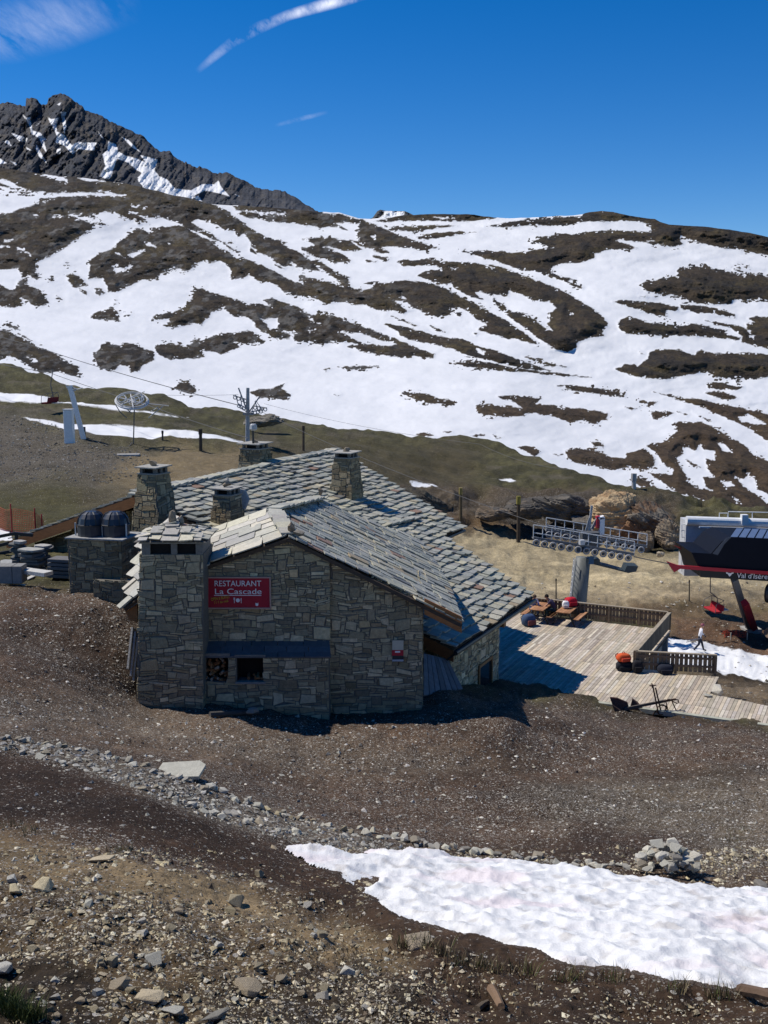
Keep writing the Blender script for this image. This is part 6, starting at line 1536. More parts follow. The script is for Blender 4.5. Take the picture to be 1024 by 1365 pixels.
for side, dy, off in (('near', -2.2, (0, 0)), ('far', 2.4, (17, -11))):
    ox, oy = off
    a_, b_ = (711, 723), (845, 745)
    f = lambda t_, dyy=0., up=0.: TQ(a_[0] + ox + (b_[0] - a_[0]) * t_, a_[1] + oy + (b_[1] - a_[1]) * t_, dy + dyy) + Z_ * up
    mb = MB(); mb.bar(f(0, .2, .30), f(1, .2, .30), .18, .14, Z_, (.14, .145, .15)); mb.build('battery_beam', M_METAL, tw)
    for k in range(12):
        t_ = (k + .35) / 12; mb = MB(); mb.ring(f(t_, 0, 0), (0, 1, 0), .185, .05, 14, 6, (.34, .34, .35)); mb.tube([f(t_, -.05, 0), f(t_, .12, 0)], .12, 8, (.09, .09, .09)); mb.build('roller', M_METAL, tw)
    for k in range(6):
        t_ = (k * 2 + .35) / 12; t2_ = (k * 2 + 1.35) / 12
        mb = MB(); mb.bar(f(t_, .1, 0), f((t_ + t2_) / 2, .1, .25), .05, .1, Vector((0, 1, 0)), (.2, .2, .21)); mb.bar(f(t2_, .1, 0), f((t_ + t2_) / 2, .1, .25), .05, .1, Vector((0, 1, 0)), (.2, .2, .21)); mb.build('rocker', M_METAL, tw)
    mb = MB(); mb.box(f(0, .35, .18), f(1, .35, .18) - f(0, .35, .18), (0, .75, 0), (0, 0, .05), (.16, .165, .17)); mb.build('catwalk', M_METAL, tw)
    for e_ in (.35, 1.1):
        mb = MB()
        for hgt in (.62, 1.12): mb.tube([f(0, e_, hgt), f(1, e_, hgt)], .034, 5, (.42, .43, .43) if e_ > 1 else (.55, .56, .56))
        for k in range(12): mb.tube([f(k / 11, e_, .2), f(k / 11, e_, 1.12)], .034, 5, (.42, .43, .43) if e_ > 1 else (.55, .56, .56))
        mb.build('handrail', M_METAL, tw)
mb = MB(); mb.prism([TQ(790, 752, .5), TQ(838, 764, .5), TQ(848, 762, .5), TQ(851, 755, .5), TQ(836, 754, .5), TQ(833, 761, .5), TQ(800, 752, .5), TQ(800, 746, .5), TQ(791, 745, .5)], Vector((0, 1.1, 0)), (.035, .05, .06)); mb.build('service_platform', M_METAL, tw)

# ================================================================== LEFT HILLSIDE LIFT GEAR
def LQ(px, py, Y=108.0): return P(px, py, Y)
t1 = thing('lift_pylon', hit(331, 592), 'slim grey T-shaped lift pylon with angled roller arms behind a chimney', 'lift pylon')
mb = MB(); mb.tube([LQ(330, 600), LQ(330.5, 517)], [.24, .17], 10, (.36, .37, .38)); mb.build('mast', M_METAL, t1)
mb = MB(); mb.tube([LQ(327.5, 585), LQ(328.5, 520)], .03, 5, (.4, .4, .4)); mb.build('ladder', M_METAL, t1)
mb = MB(); mb.bar(LQ(330, 549), LQ(318, 517), .12, .16, Vector((0, 1, 0)), (.3, .3, .31)); mb.bar(LQ(331, 551), LQ(346, 529), .12, .16, Vector((0, 1, 0)), (.3, .3, .31)); mb.build('arm', M_METAL, t1)
mb = MB(); mb.cbox(LQ(331, 552) - Z_ * .1, 1.0, .5, .25, 0, (.3, .3, .31)); mb.build('arm_plate', M_METAL, t1)
for bx, by, ex, ey in ((311, 527, 330, 533), (317, 538, 330, 545), (338, 541, 356, 544), (334, 549, 350, 546)):
    mb = MB(); mb.bar(LQ(bx, by, 107.6), LQ(ex, ey, 107.6), .1, .12, Z_, (.2, .2, .21))
    mb.build('roller_beam', M_METAL, t1)
    for k in range(4): 
        mb = MB(); q = LQ(bx + (ex - bx) * (k + .5) / 4, by + (ey - by) * (k + .5) / 4 + 2.2, 107.4); mb.ring(q, (0, 1, 0), .16, .05, 10, 5, (.34, .34, .35)); mb.build('roller', M_METAL, t1)
for pts_ in ([(314, 526), (318, 540), (325, 546)], [(321, 524), (322, 540)], [(340, 535), (345, 549), (352, 543)], [(336, 548), (341, 534), (349, 545)]):
    mb = MB(); mb.tube([LQ(x, y, 107.3) for x, y in pts_], .05, 5, (.33, .33, .34)); mb.build('brace', M_METAL, t1)
# leaning mast with a cabinet
t2 = thing('leaning_mast', hit(111, 585), 'white leaning lattice mast on the gravel bank', 'mast')
YL = hit(111, 585).y
mb = MB(); mb.bar(P(112, 587, YL), P(93, 514, YL), .42, .34, Vector((0, 1, 0)), (.75, .75, .74)); mb.build('mast', M_METAL, t2)
for q in ([(92, 515), (103, 519), (110, 517)], [(94, 523), (101, 520)], [(92, 520), (88, 514)]):
    mb = MB(); mb.tube([P(x, y, YL) for x, y in q], .07, 5, (.5, .5, .5)); mb.build('head_arm', M_METAL, t2)
mb = MB(); mb.tube([P(113, 584, YL + .4), P(112.5, 569, YL + .4)], .12, 6, (.08, .08, .08)); mb.build('strut', M_METAL, t2)
cbp = P(93, 584, YL - 3)
t3 = thing('electrical_cabinet', cbp, 'tall pale grey electrical cabinet beside the leaning mast', 'cabinet')
cw = (P(99, 570, YL - 3) - P(87.5, 570, YL - 3)).x; chh = P(93, 546.5, YL - 3).z - cbp.z
mb = MB(); mb.cbox(cbp - Z_ * .5, cw, .8, chh + .5, 0, (.80, .80, .78)); mb.build('housing', M_PAINT, t3, bevel=.03)
mb = MB(); mb.box(cbp + Vector((-cw * .42, -.43, .1)), (cw * .84, 0, 0), (0, .02, 0), (0, 0, chh * .9), (.74, .74, .73)); mb.build('door', M_PAINT, t3)
mb = MB(); mb.cbox(cbp + Z_ * chh, cw * 1.08, .9, .09, 0, (.62, .63, .64)); mb.build('lid', M_PAINT, t3)
# return wheel of an old drag lift
hp = hit(178, 592); YR = hp.y
t4 = thing('return_wheel', hp, 'tangled return wheel of an old drag lift on a thin post', 'lift wheel')
mb = MB(); mb.tube([hp, P(179, 552, YR), P(179.5, 537, YR)], .06, 6, (.10, .10, .10)); mb.build('post', M_METAL, t4)
mb = MB(); mb.tube([P(176, 590, YR), P(170, 598, YR - 1), P(162, 602, YR - 2)], .05, 5, (.12, .12, .12)); mb.build('stay', M_METAL, t4)
wc_ = P(176, 534.5, YR); ax = Vector((.14, -.5, 1)).normalized()
mb = MB(); mb.ring(wc_, ax, 1.55, .09, 26, 6, (.62, .62, .62)); mb.ring(wc_ + ax * .16, ax, 1.45, .06, 26, 5, (.5, .5, .5)); mb.build('rim', M_METAL, t4)
x_ = ax.orthogonal().normalized(); y_ = ax.cross(x_)
for k in range(6):
    mb = MB(); a = math.pi * k / 3; mb.tube([wc_ + ax * .05, wc_ + (x_ * math.cos(a) + y_ * math.sin(a)) * 1.5], .06, 5, (.55, .55, .55)); mb.build('spoke', M_METAL, t4)
for k in range(7):
    mb = MB(); c_ = wc_ + Vector((random.uniform(-1.0, 1.0), random.uniform(-.4, .4), random.uniform(-.05, .25))); mb.ring(c_, (random.uniform(-.4, .4), -.8, random.uniform(.4, 1)), random.uniform(.35, .6), .04, 12, 4, (.66, .66, .66)); mb.build('cable_loop', M_METAL, t4)
for q in ([(154, 539), (160, 549), (169, 557)], [(160, 540), (170, 546), (176, 551)], [(177, 541), (172, 550)], [(181, 527), (193, 522)], [(198, 557), (217, 542)], [(200, 549), (211, 543)], [(197, 538), (225, 541)]):
    mb = MB(); mb.tube([P(x, y, YR) for x, y in q], .05, 5, (.16, .16, .16) if q[0][1] > 535 and q[0][0] < 190 else (.45, .45, .45)); mb.build('tow_arm', M_METAL, t4)
mb = MB(); g_ = hit(171, 607); mb.cbox(g_ - Z_ * .1, 2.0, 1.0, .22, .1, (.05, .045, .04)); tag(mb.build('cable_hatch', M_CONC, None, loc=g_), 'dark low hatch in the gravel below the tangled return wheel', 'hatch')

# ---- cables
M_CABLE = mat('steel_cable', (.10, .10, .105), var=.1, rough=.6)
def cable(pts, label, r_=.028, sag=.0):
    pts = [Vector(p) for p in pts]; out = []
    for a_, b_ in zip(pts[:-1], pts[1:]):
        for k in range(12): f_ = k / 12; out.append(a_ + (b_ - a_) * f_ - Z_ * (sag * 4 * f_ * (1 - f_)))
    out.append(pts[-1]); mb = MB(); mb.tube(out, r_, 5, (.1, .1, .1)); tag(mb.build('lift_cable', M_CABLE, None, loc=out[0]), label, 'cable')
cable([P(-90, 418, 190), P(48, 462, 165), P(322, 541, 107.5)], 'upper steel lift cable crossing the snow on the left down to the slim pylon', .045, .3)
cable([P(345, 547, 107.5), P(790, 722, 68)], 'steel lift cable dropping from the slim pylon over the grassy hill towards the round tower', .02, .6)
cable([P(-60, 474, 135), P(64, 496, 120), P(200, 541, 108), P(331, 584, 95)], 'lower steel lift cable carrying the dark red chair on the left', .03, .1)
cable([P(318, 526, 108), P(90, 519, 116)], 'thin pale cable strung between the slim pylon and the leaning mast', .014, .3)
cable([P(352, 538, 107.5), P(640, 592, 90), P(760, 626, 82)], 'thin pale cable crossing the snowfield right of the slim pylon', .014, .4)
cable([P(845, 742, 67), P(896, 752, 70)], 'short lift cable between the round tower and the navy station', .03, .02)

# ---- posts standing about
def post(px, y0, y1, r_, col, label, m=M_PLANK, dy=0.0, cap=None):
    b = hit(px, y1); Yp = b.y; t_ = P(px + random.uniform(-.3, .3), y0, Yp)
    t = thing('marker_post', b, label, 'post'); mb = MB(); mb.tube([b - Z_ * .3, t_], [r_, r_ * .9], 7, col); mb.build('shaft', m, t)
    mb = MB(); mb.tube([t_ - Z_ * .002, t_ + Z_ * r_ * (3 if cap is None else 4)], r_ * 1.15, 7, cap or tuple(x * .8 for x in col)); mb.build('cap', m, t)
    return t
post(267.5, 579, 601, .17, (.06, .05, .04), 'dark wooden post below the snow strip left of the pylon')
post(216.5, 578, 587, .10, (.08, .07, .06), 'short thin post in front of the snow strip, right of the return wheel')
post(404.5, 573, 601, .14, (.13, .09, .06), 'brown timber post on the grass right of the far chimney')
post(614.5, 659, 697, .16, (.13, .10, .055), 'weathered wooden post just beyond the right roof corner', cap=(.3, .24, .08))
post(691, 672, 723, .19, (.07, .055, .04), 'tall dark wooden post at the foot of the rock bank', cap=(.24, .21, .05))
post(919, 776, 801, .055, (.14, .12, .09), 'thin stake in the dry grass left of the sloping station leg')
post(741.5, 774, 800, .05, (.07, .06, .05), 'thin dark stake behind the terrace railing near the tower')
post(845, 641, 651, .28, (.45, .44, .42), 'pale stubby post on the hill crest below the snow')

# lamp on the far chimney
lampb = b4 + Z_ * (32 / k4)
t = thing('weather_lamp', lampb + Z_ * .3, 'white lamp head on a short black pole standing on the far chimney', 'lamp')
mb = MB(); mb.tube([lampb + Vector((-.05, -.4, .2)), P(337.5, 573, b4.y - .4)], .06, 6, (.04, .04, .045)); mb.build('pole', M_BLACK, t)
mb = MB(); q = P(338, 574, b4.y - .4); mb.tube([q, q + Z_ * .08, q + Z_ * .28, q + Z_ * .34], [.10, .19, .17, .12], 10, (.42, .43, .44)); mb.build('head', M_PAINT, t)

# ================================================================== LEFT YARD
rzA = math.atan2(A_.y, A_.x) - math.pi / 2
pb = hit(93, 783); pb = P(93, 783, 36.6)
pX = Vector((math.cos(rzA + .22), math.sin(rzA + .22), 0)); pY = Vector((-pX.y, pX.x, 0))
plw = 2.05; plh = P(97, 718, pb.y).z - pb.z
pl_ = thing('stone_plinth', pb, 'dark stone plinth carrying two black domed hoods', 'plinth')
mb = MB(); cc = pb - Z_ * .8; H_ = plh + .8
stones(mb, cc, pX, Z_, -pY, [(0, 0), (plw, 0), (plw, H_), (.1, H_)], big=.15, bright=.6); stones(mb, cc, pY, Z_, -pX, [(0, 0), (1.5, 0), (1.5, H_), (0, H_)], big=.15, bright=.6); stones(mb, cc + pX * plw, pY, Z_, pX, [(0, 0), (1.5, 0), (1.5, H_), (0, H_)], big=.15, bright=.6)
mb.build('plinth_stones', M_STONE, pl_)
mb = MB(); mb.box(cc + (pX + pY) * .012, pX * (plw - .024), pY * 1.5, Z_ * (H_ - .01)); mb.build('plinth_core', M_MORTAR, pl_)
mb = MB(); mb.box(cc + Z_ * H_ - pX * .07 - pY * .07, pX * (plw + .14), pY * 1.64, Z_ * .05, (.30, .30, .29)); mb.build('plinth_top', M_STONE, pl_)
mb = MB(); cc2 = pb + pX * 1.2 - pY * .55 - Z_ * .9
stones(mb, cc2, pX, Z_, -pY, [(0, 0), (1.3, 0), (1.3, 1.45), (0, 1.3)], big=.15, bright=.6); mb.build('side_block_stones', M_STONE, pl_)
mb = MB(); mb.box(cc2 + pY * .012, pX * 1.3, pY * .6, Z_ * 1.3); mb.build('side_block', M_MORTAR, pl_)
def hood(c, label):
    t = thing('domed_hood', c, label, 'ventilator', 'black domed hoods on the stone plinth'); c = Vector(c); r_ = .49; n = 8
    mb = MB(); rings = [(0, 1.0), (.38, 1.0), (.42, 1.02), (.62, .93), (.76, .72), (.84, .40), (.86, .12)]
    vs = []; fs = []
    for h, s in rings:
        for k in range(n * 2): a = math.pi * k / n; vs.append(c + pX * (math.cos(a) * r_ * s) + pY * (math.sin(a) * r_ * s) + Z_ * h)
    m_ = n * 2
    for j in range(len(rings) - 1):
        for k in range(m_): fs.append((j * m_ + k, j * m_ + (k + 1) % m_, (j + 1) * m_ + (k + 1) % m_, (j + 1) * m_ + k))
    fs.append(tuple((len(rings) - 1) * m_ + k for k in range(m_))); fs.append(tuple(range(m_))[::-1])
    mb.add(vs, fs, (.022, .028, .042)); mb.build('dome', mat('hood_black', attr='Col', var=.2, scale=4, rough=.35, spec=.5), t)
    for k in range(0, m_, 2):
        a = math.pi * k / n; mb = MB(); mb.tube([c + (pX * math.cos(a) + pY * math.sin(a)) * (r_ * s * 1.02) + Z_ * h for h, s in rings[2:6]], .022, 5, (.035, .04, .055)); mb.build('rib', M_BLACK, t)
    for s in (-1, 1):
        mb = MB(); mb.bar(c + pX * (s * r_ * 1.06) - pY * .2, c + pX * (s * r_ * 1.06) - pY * .2 + Z_ * .45, .04, .04, pX, (.55, .55, .53)); mb.build('bracket', M_METAL, t)
    mb = MB(); mb.ring(c + Z_ * .40, Z_, r_ * 1.02, .03, 16, 5, (.05, .055, .07)); mb.build('band', M_BLACK, t)
ht = pb + Z_ * (plh + .055)
hood(ht + pX * .62 + pY * .6, 'black domed hood at the left end of the stone plinth'); hood(ht + pX * 1.45 + pY * .75, 'black domed hood at the right end of the stone plinth')
# stacks of roofing slabs: each slab is lifted off on its own
SLABM = mat('slab_stone', attr='Col', var=.2, scale=8, bump=.5, bscale=30, rough=.85)
def slab_obj(c, sx, sy, tck, rz, col, label, group, tilt=(0, 0), name='stone_slab'):
    mb = MB(); n = random.randint(6, 8); pts = []
    for k in range(n):
        a = 2 * math.pi * (k + random.uniform(-.2, .2)) / n; e = .5
        pts.append(Vector((math.copysign(abs(math.cos(a)) ** e, math.cos(a)) * sx / 2 * random.uniform(.88, 1), math.copysign(abs(math.sin(a)) ** e, math.sin(a)) * sy / 2 * random.uniform(.88, 1), 0)))
    M_ = Matrix.Rotation(rz, 4, 'Z') @ Matrix.Rotation(tilt[0], 4, 'X') @ Matrix.Rotation(tilt[1], 4, 'Y'); c = Vector(c)
    mb.prism([c + M_ @ p for p in pts], M_ @ Vector((0, 0, tck)), col)
    o = mb.build(name, SLABM, None, loc=c, bevel=.006); tag(o, label, 'slab', group); return o
for (px_, py_, nn_, sx, sy, tt0, lab, grp) in ((26, 750, 9, .62, .6, .0, 'dark slate slab in the narrow stack left of the wide slab pile', 'slate slabs in the narrow stack'), (46, 764, 11, 1.05, .8, .0, 'dark slate slab in the wide untidy slab pile beside the plinth', 'slate slabs in the wide pile'), (58, 752, 9, .8, .7, .0, 'dark slate slab in the stack nearest the timber gable', 'slate slabs in the rear stack')):
    g_ = hit(px_, py_); z = g_.z - .05
    for k in range(nn_):
        tk = random.uniform(.05, .12); f_ = 1 - .25 * random.random(); last = k == nn_ - 1
        c = Vector((g_.x + random.uniform(-.12, .12), g_.y + random.uniform(-.12, .12), z))
        slab_obj(c, sx * f_, sy * f_, tk, random.uniform(-.5, .5), jit((.12, .118, .11) if not last else (.36, .35, .32), .25), lab if not last else 'pale flat slab topping ' + {'slate slabs in the narrow stack': 'the narrow slate stack on the left', 'slate slabs in the wide pile': 'the wide untidy slate pile', 'slate slabs in the rear stack': 'the slate stack nearest the timber gable'}[grp], grp if not last else None, (random.uniform(-.06, .06), random.uniform(-.06, .06))); z += tk + .012
g_ = hit(78, 771)
for k in range(5):
    mb = MB(); c = P(63, 770 - k * 5.2, g_.y - .3 + (k % 2) * .05); mb.box(c, pX * (1.25 - (.25 if k == 4 else 0)), pY * .7, Z_ * .115, jit((.15, .148, .14), .12)); tag(mb.build('kerb_slab', SLABM, None, loc=c, bevel=.008), ('grey dressed slab in the neat stack against the plinth' if k < 4 else 'short grey dressed slab on top of the neat stack against the plinth'), 'slab', 'dressed slabs stacked against the plinth' if k < 4 else None)
def bar_obj(name, a_, b_, w_, h_, col, label, cat, m=M_PLANK, bev=.006):
    mb = MB(); mb.bar(a_, b_, w_, h_, Z_, col); o = mb.build(name, m, None, loc=a_, bevel=bev); tag(o, label, cat); return o
g1 = hit(30, 762); bar_obj('pale_beam', P(28, 760, 37.6), P(65, 765, 37.0), .45, .14, (.50, .49, .46), 'pale flat beam lying in front of the slab pile', 'beam', SLABM)
bar_obj('plank', hit(14, 774) + Z_ * .03, hit(36, 768) + Z_ * .05, .16, .04, (.42, .40, .37), 'narrow pale plank lying slanted on the gravel below the slab piles', 'plank')
bar_obj('plank', hit(34, 774) + Z_ * .03, hit(45, 769) + Z_ * .04, .2, .04, (.46, .44, .41), 'short pale board lying beside the narrow plank', 'plank')
for x0, x1, lab in ((-14, 16, 'grey concrete block at the left picture edge'), (16.5, 29, 'short grey concrete block beside the pale beam')):
    a_ = P(x0, 769, 37.0); b_ = P(x1, 769, 37.0); mb = MB(); mb.box(a_ - Z_ * .25, b_ - a_, (0, .6, 0), Z_ * (P(x0, 755, 37.0).z - a_.z + .25), (.22, .215, .20)); tag(mb.build('concrete_block', SLABM, None, loc=a_, bevel=.015), lab, 'block')
slab_obj(P(9, 757, 38.2) - Z_ * .1, .45, .5, .35, .3, (.34, .34, .32), 'pale squared stone resting behind the concrete block', None, (.2, 0))
# dark railing at far left
t = thing('dark_railing', P(22, 722, 44), 'dark metal railing over snow at the left picture edge', 'railing')
for q in ([(-40, 723), (20, 711), (44, 713.5)], [(-40, 735), (0, 727), (12, 724)], [(-40, 747), (0, 738), (15, 735)]):
    mb = MB()
    for a_, b_ in zip(q[:-1], q[1:]): mb.bar(P(*a_, 44), P(*b_, 44), .1, .13, Z_, (.03, .03, .035))
    mb.build('rail', M_BLACK, t)
for x in (22, -6): mb = MB(); mb.bar(P(x, 740, 44), P(x, 710, 44), .12, .12, Vector((0, 1, 0)), (.03, .03, .035)); mb.build('post', M_BLACK, t)
# snow lying behind the railing
# orange netting
M_NET = mat('orange_net', (.42, .075, .04), var=.2, rough=.8)
nf = thing('safety_net', hit(25, 706), 'orange plastic safety netting on red stakes at the left edge', 'netting')
na, nb_ = hit(-30, 704), hit(58, 712); hN = 1.15
mb = MB(); nx_ = 46
def npt(f_, h): 
    p = na + (nb_ - na) * f_; return Vector((p.x, p.y + .25 * math.sin(f_ * 9), p.z + h * hN * (1 - .35 * max(0, f_ - .75) / .25) + .04 * math.sin(f_ * 23)))
for k in range(nx_ + 1): mb.tube([npt(k / nx_, 0), npt(k / nx_, .5), npt(k / nx_, 1)], .010, 3, (.42, .075, .04))
for h in np.linspace(0, 1, 12): mb.tube([npt(k / nx_, h) for k in range(nx_ + 1)], .010, 3, (.42, .075, .04))
mb.build('mesh', M_NET, nf)
for f_ in (.28, .55, .86, .97): mb = MB(); mb.tube([npt(f_, -.1), npt(f_, 1.25)], .035, 5, (.35, .03, .03)); mb.build('stake', M_PAINT, nf)
# fallen netting near the pylon foot
fn = thing('fallen_net', hit(980, 848), 'dark red netting collapsed round small stakes near the station leg', 'netting')
mb = MB(); pa_, pb_ = hit(966, 850), hit(995, 851)
for k in range(15):
    f_ = k / 14; b0_ = pa_ + (pb_ - pa_) * f_; mb.tube([b0_, b0_ + Vector((random.uniform(-.1, .1), .1, .35 + .2 * math.sin(k))), b0_ + Vector((random.uniform(-.2, .2), .7, .05))], .03, 4, (.16, .03, .025))
for j in range(5): mb.tube([pa_ + (pb_ - pa_) * (k / 10) + Vector((0, j * .15, .35 * math.sin(math.pi * (j + .5) / 5) + .06 * math.sin(k * 2.1))) for k in range(11)], .03, 4, (.16, .03, .025))
mb.build('mesh', M_NET, fn)
for x in (974, 996): mb = MB(); q = hit(x, 853); mb.tube([q, q + Z_ * .5], .04, 5, (.5, .45, .35)); mb.build('stake', M_PLANK, fn)

# slabs leaning on the chimney
for k, (x, y0, y1) in enumerate(((173, 893, 838), (177, 902, 843), (180.5, 908, 850))):
    a_ = P(x, y0, YF - .35 + k * .05); b_ = P(x + 6, y1, YF + .2); mb = MB(); mb.bar(a_, b_, .5, .06, Vector((1, 0, .1)), jit((.36, .35, .32), .1)); tag(mb.build('leaning_slate', SLABM, None, loc=a_), 'pale thin slate leaning on the left flank of the big chimney', 'slate', 'slates leaning on the big chimney')
# boards of the shaded hatch between the wing and the side wall
hp_ = [P(564, 928, 33.2), P(617, 919, 36.0), P(597, 880, 37.2), P(564, 872, 36.4)]
n_ = (hp_[1] - hp_[0]).cross(hp_[3] - hp_[0]).normalized(); n_ = n_ if n_.z > 0 else -n_
hb = thing('sloping_hatch', hp_[0], 'weathered boarded hatch sloping in the shade right of the front wing', 'hatch')
for k in range(7):
    f0_, f1_ = k / 7, (k + 1) / 7 - .015
    lo0, lo1 = hp_[0].lerp(hp_[1], f0_), hp_[0].lerp(hp_[1], f1_); hi0, hi1 = hp_[3].lerp(hp_[2], f0_), hp_[3].lerp(hp_[2], f1_)
    mb = MB(); mb.prism([lo0, lo1, hi1, hi0], n_ * .04, jit((.13, .14, .155), .2)); mb.build('board', M_PLANK, hb)  # grey-blue boards: the sky light on them is put into the colour
mb = MB(); mb.prism([p - n_ * .14 for p in hp_], n_ * .12, (.06, .06, .065)); mb.build('frame', M_PLANK, hb)
# ================================================================== ROCKS AND LOOSE STUFF
GROCK = [(.33, .31, .26), (.27, .25, .21), (.40, .375, .315), (.34, .295, .22)]
TROCK = [(.42, .35, .225), (.37, .31, .21), (.46, .39, .265), (.31, .26, .18)]
PROCK = [(.50, .47, .39), (.46, .44, .375), (.53, .48, .375)]
RM = {}
def rock_lib(key, cols, n, sq, boxy=.5, npt_=14):
    RM[key] = [rock_mesh('stone', 100 + hash_(key) + k, M_STUFFROCK, sq * random.uniform(.8, 1.2), npt_, jit(random.choice(cols), .2), boxy) for k in range(n)]
def hash_(s): return sum(ord(c) for c in s)
rock_lib('grey', GROCK, 9, .7, .85); rock_lib('tan', TROCK, 7, .62, .7); rock_lib('pale', PROCK, 8, .6, .9); rock_lib('flat', GROCK + PROCK, 6, .25, .7); rock_lib('flattan', TROCK, 4, .3, .6)
NR = [0]
def stone(px, py, wpx, key, label, cat='stone', group=None, name='stone', hk=1.0, sink=.18, dyk=.8, at_=None, rz=None):
    g = at_ if at_ is not None else hit(px, py)
    k = FOC / (g.y * CP - g.z * SP); w_ = wpx / k
    o = bpy.data.objects.new(name, random.choice(RM[key]))
    o.location = g + Z_ * (w_ * .3 * hk - w_ * sink)
    o.scale = (w_, w_ * dyk * random.uniform(.85, 1.15), w_ * hk)
    o.rotation_euler = (random.uniform(-.15, .15), random.uniform(-.15, .15), random.uniform(0, 6.28) if rz is None else rz)
    link(o); tag(o, label, cat, group); NR[0] += 1; return o
def along(path, t):
    path = np.array(path, float); d = np.hypot(*np.diff(path, axis=0).T); s = np.concatenate([[0], np.cumsum(d)]) / d.sum()
    return np.interp(t, s, path[:, 0]), np.interp(t, s, path[:, 1])
up_row = [(0, 984), (60, 992), (130, 1004), (180, 1018), (240, 1040), (300, 1060), (360, 1080), (420, 1097), (500, 1120), (600, 1140), (690, 1150), (780, 1160), (840, 1166)]
lo_row = [(0, 996), (60, 1008), (120, 1024), (180, 1046), (240, 1066), (300, 1088), (360, 1106), (420, 1122)]
for k in range(96):
    x, y = along(up_row, (k + random.uniform(.1, .9)) / 96); w_ = random.uniform(8, 17) if x > 150 else random.uniform(7, 14)
    if x > 470: y -= 7; w_ *= 1.15
    key = random.choice(['grey', 'pale', 'pale', 'tan' if 340 < x < 480 else 'grey'])
    stone(x, y + random.uniform(-3, 4), w_, key, 'rough stone in the upper edge of the stony drainage channel', group='stones edging the channel on its upper side', hk=random.uniform(.8, 1.2))
for k in range(38):
    x, y = along(lo_row, (k + random.uniform(.1, .9)) / 38); stone(x, y + random.uniform(-6, 5), random.uniform(7, 17), random.choice(['grey', 'pale', 'grey', 'flat']), 'rough stone in the lower edge of the stony drainage channel', group='stones edging the channel on its lower side')
# the dry-stone heap at the right end
hc = hit(890, 1163); kh = FOC / hc.y
for k in range(56):
    for _ in range(20):
        u, v_ = random.uniform(-1, 1), random.uniform(-1, 1)
        if u * u + v_ * v_ < 1: break
    f_ = (1 - (u * u * .9 + v_ * v_ * .8)); hgt = .52 * math.sqrt(max(0, f_)) * random.uniform(.35, 1)
    p = hc + Vector((u * 46 / kh, v_ * .55, 0)); p.z = gz(p.x, p.y) + hgt
    stone(0, 0, random.uniform(12, 22), random.choice(['pale', 'grey', 'pale', 'flat']), 'pale rough stone in the dry-stone heap at the end of the snow', group='stones of the dry-stone heap', at_=p, sink=.1)
# stones that stand out
slab_obj(hit(243, 1034) + Z_ * .08, 1.0, .78, .07, .12, (.40, .385, .32), 'big pale flat slab lying across the drainage channel', None, (.06, .02))
stone(137, 1149, 42, 'flattan', 'pale flat stone lying alone on the tan earth ridge', hk=.9, dyk=.6, rz=.1)
stone(58, 1186, 40, 'tan', 'grey tan boulder at the left edge of the foreground, largest of its cluster', cat='boulder', name='boulder', hk=.9)
stone(20, 1190, 26, 'tan', 'smaller tan boulder left of the big foreground boulder', cat='boulder', name='boulder')
stone(17, 1176, 22, 'pale', 'pale stone just behind the small tan boulder at the left', cat='stone')
stone(314, 1206, 30, 'tan', 'brown rounded boulder on the tan earth beside the dark slope', cat='boulder', name='boulder', hk=1.1)
stone(562, 1258, 58, 'flattan', 'flat tan stone half buried near the snow edge', hk=.8, rz=.1, sink=.22)
stone(330, 1320, 46, 'tan', 'largest tan boulder near the bottom of the picture', cat='boulder', name='boulder', hk=.9)
stone(198, 1334, 46, 'flattan', 'pale flat stone left of the boulder at the bottom', hk=1.0)
stone(160, 1316, 32, 'tan', 'angular tan stone above the pale flat stone at the bottom left')
stone(4, 1296, 28, 'pale', 'pale stone cut by the left picture edge near the bottom')
stone(286, 1356, 44, 'flat', 'pale grey flat stone at the bottom picture edge')
stone(232, 1350, 34, 'pale', 'pale blocky stone between the flat stones at the bottom')
stone(345, 1168, 16, 'tan', 'single tan stone standing up on the dark slope', hk=1.3)
stone(150, 1283, 24, 'tan', 'tan stone in the middle of the gravel slope at left')
stone(206, 1282, 26, 'pale', 'pale angular stone in the gravel below the brown boulder')
stone(190, 1247, 20, 'pale', 'small pale stone high on the gravel slope')
stone(430, 1248, 22, 'tan', 'flattish tan stone on the bare earth right of the gravel')
stone(462, 1298, 24, 'pale', 'pale pointed stone on the dark gravel at the bottom centre')
stone(430, 1330, 22, 'grey', 'grey stone among the dark gravel at the bottom centre')
stone(410, 1210, 16, 'grey', 'grey stone beside the dead grass on the dark slope')
stone(954, 925, 21, 'pale', at_=Pd(956, 925), label= 'pale white boulder at the corner of the terrace steps', cat='boulder', name='boulder', hk=1.2)
stone(944, 931, 14, 'flat', at_=Pd(944, 928.5), label= 'flat grey stone in front of the white boulder at the terrace corner')
stone(925, 1156, 20, 'grey', 'grey stone at the right foot of the dry-stone heap')
stone(1013, 1183, 22, 'grey', 'grey stone beside the snow at the right picture edge')
stone(335, 957, 20, 'flat', 'grey block lying in the shade in front of the oven', hk=2.2)
stone(523, 970, 8, 'pale', 'small pale stone in the shadow below the front wall')
# scattered stones of the foreground gravel bank
n = 0
while n < 96:
    x, y = random.uniform(0, 560), random.uniform(1185, 1362)
    if y < 1170 + abs(x - 150) * .25: continue
    stone(x, y, random.choice([8, 9, 10, 11, 12, 14, 16, 19]), random.choice(['tan', 'tan', 'pale', 'tan', 'flattan']), 'loose stone on the foreground gravel bank', group='loose stones on the gravel bank'); n += 1

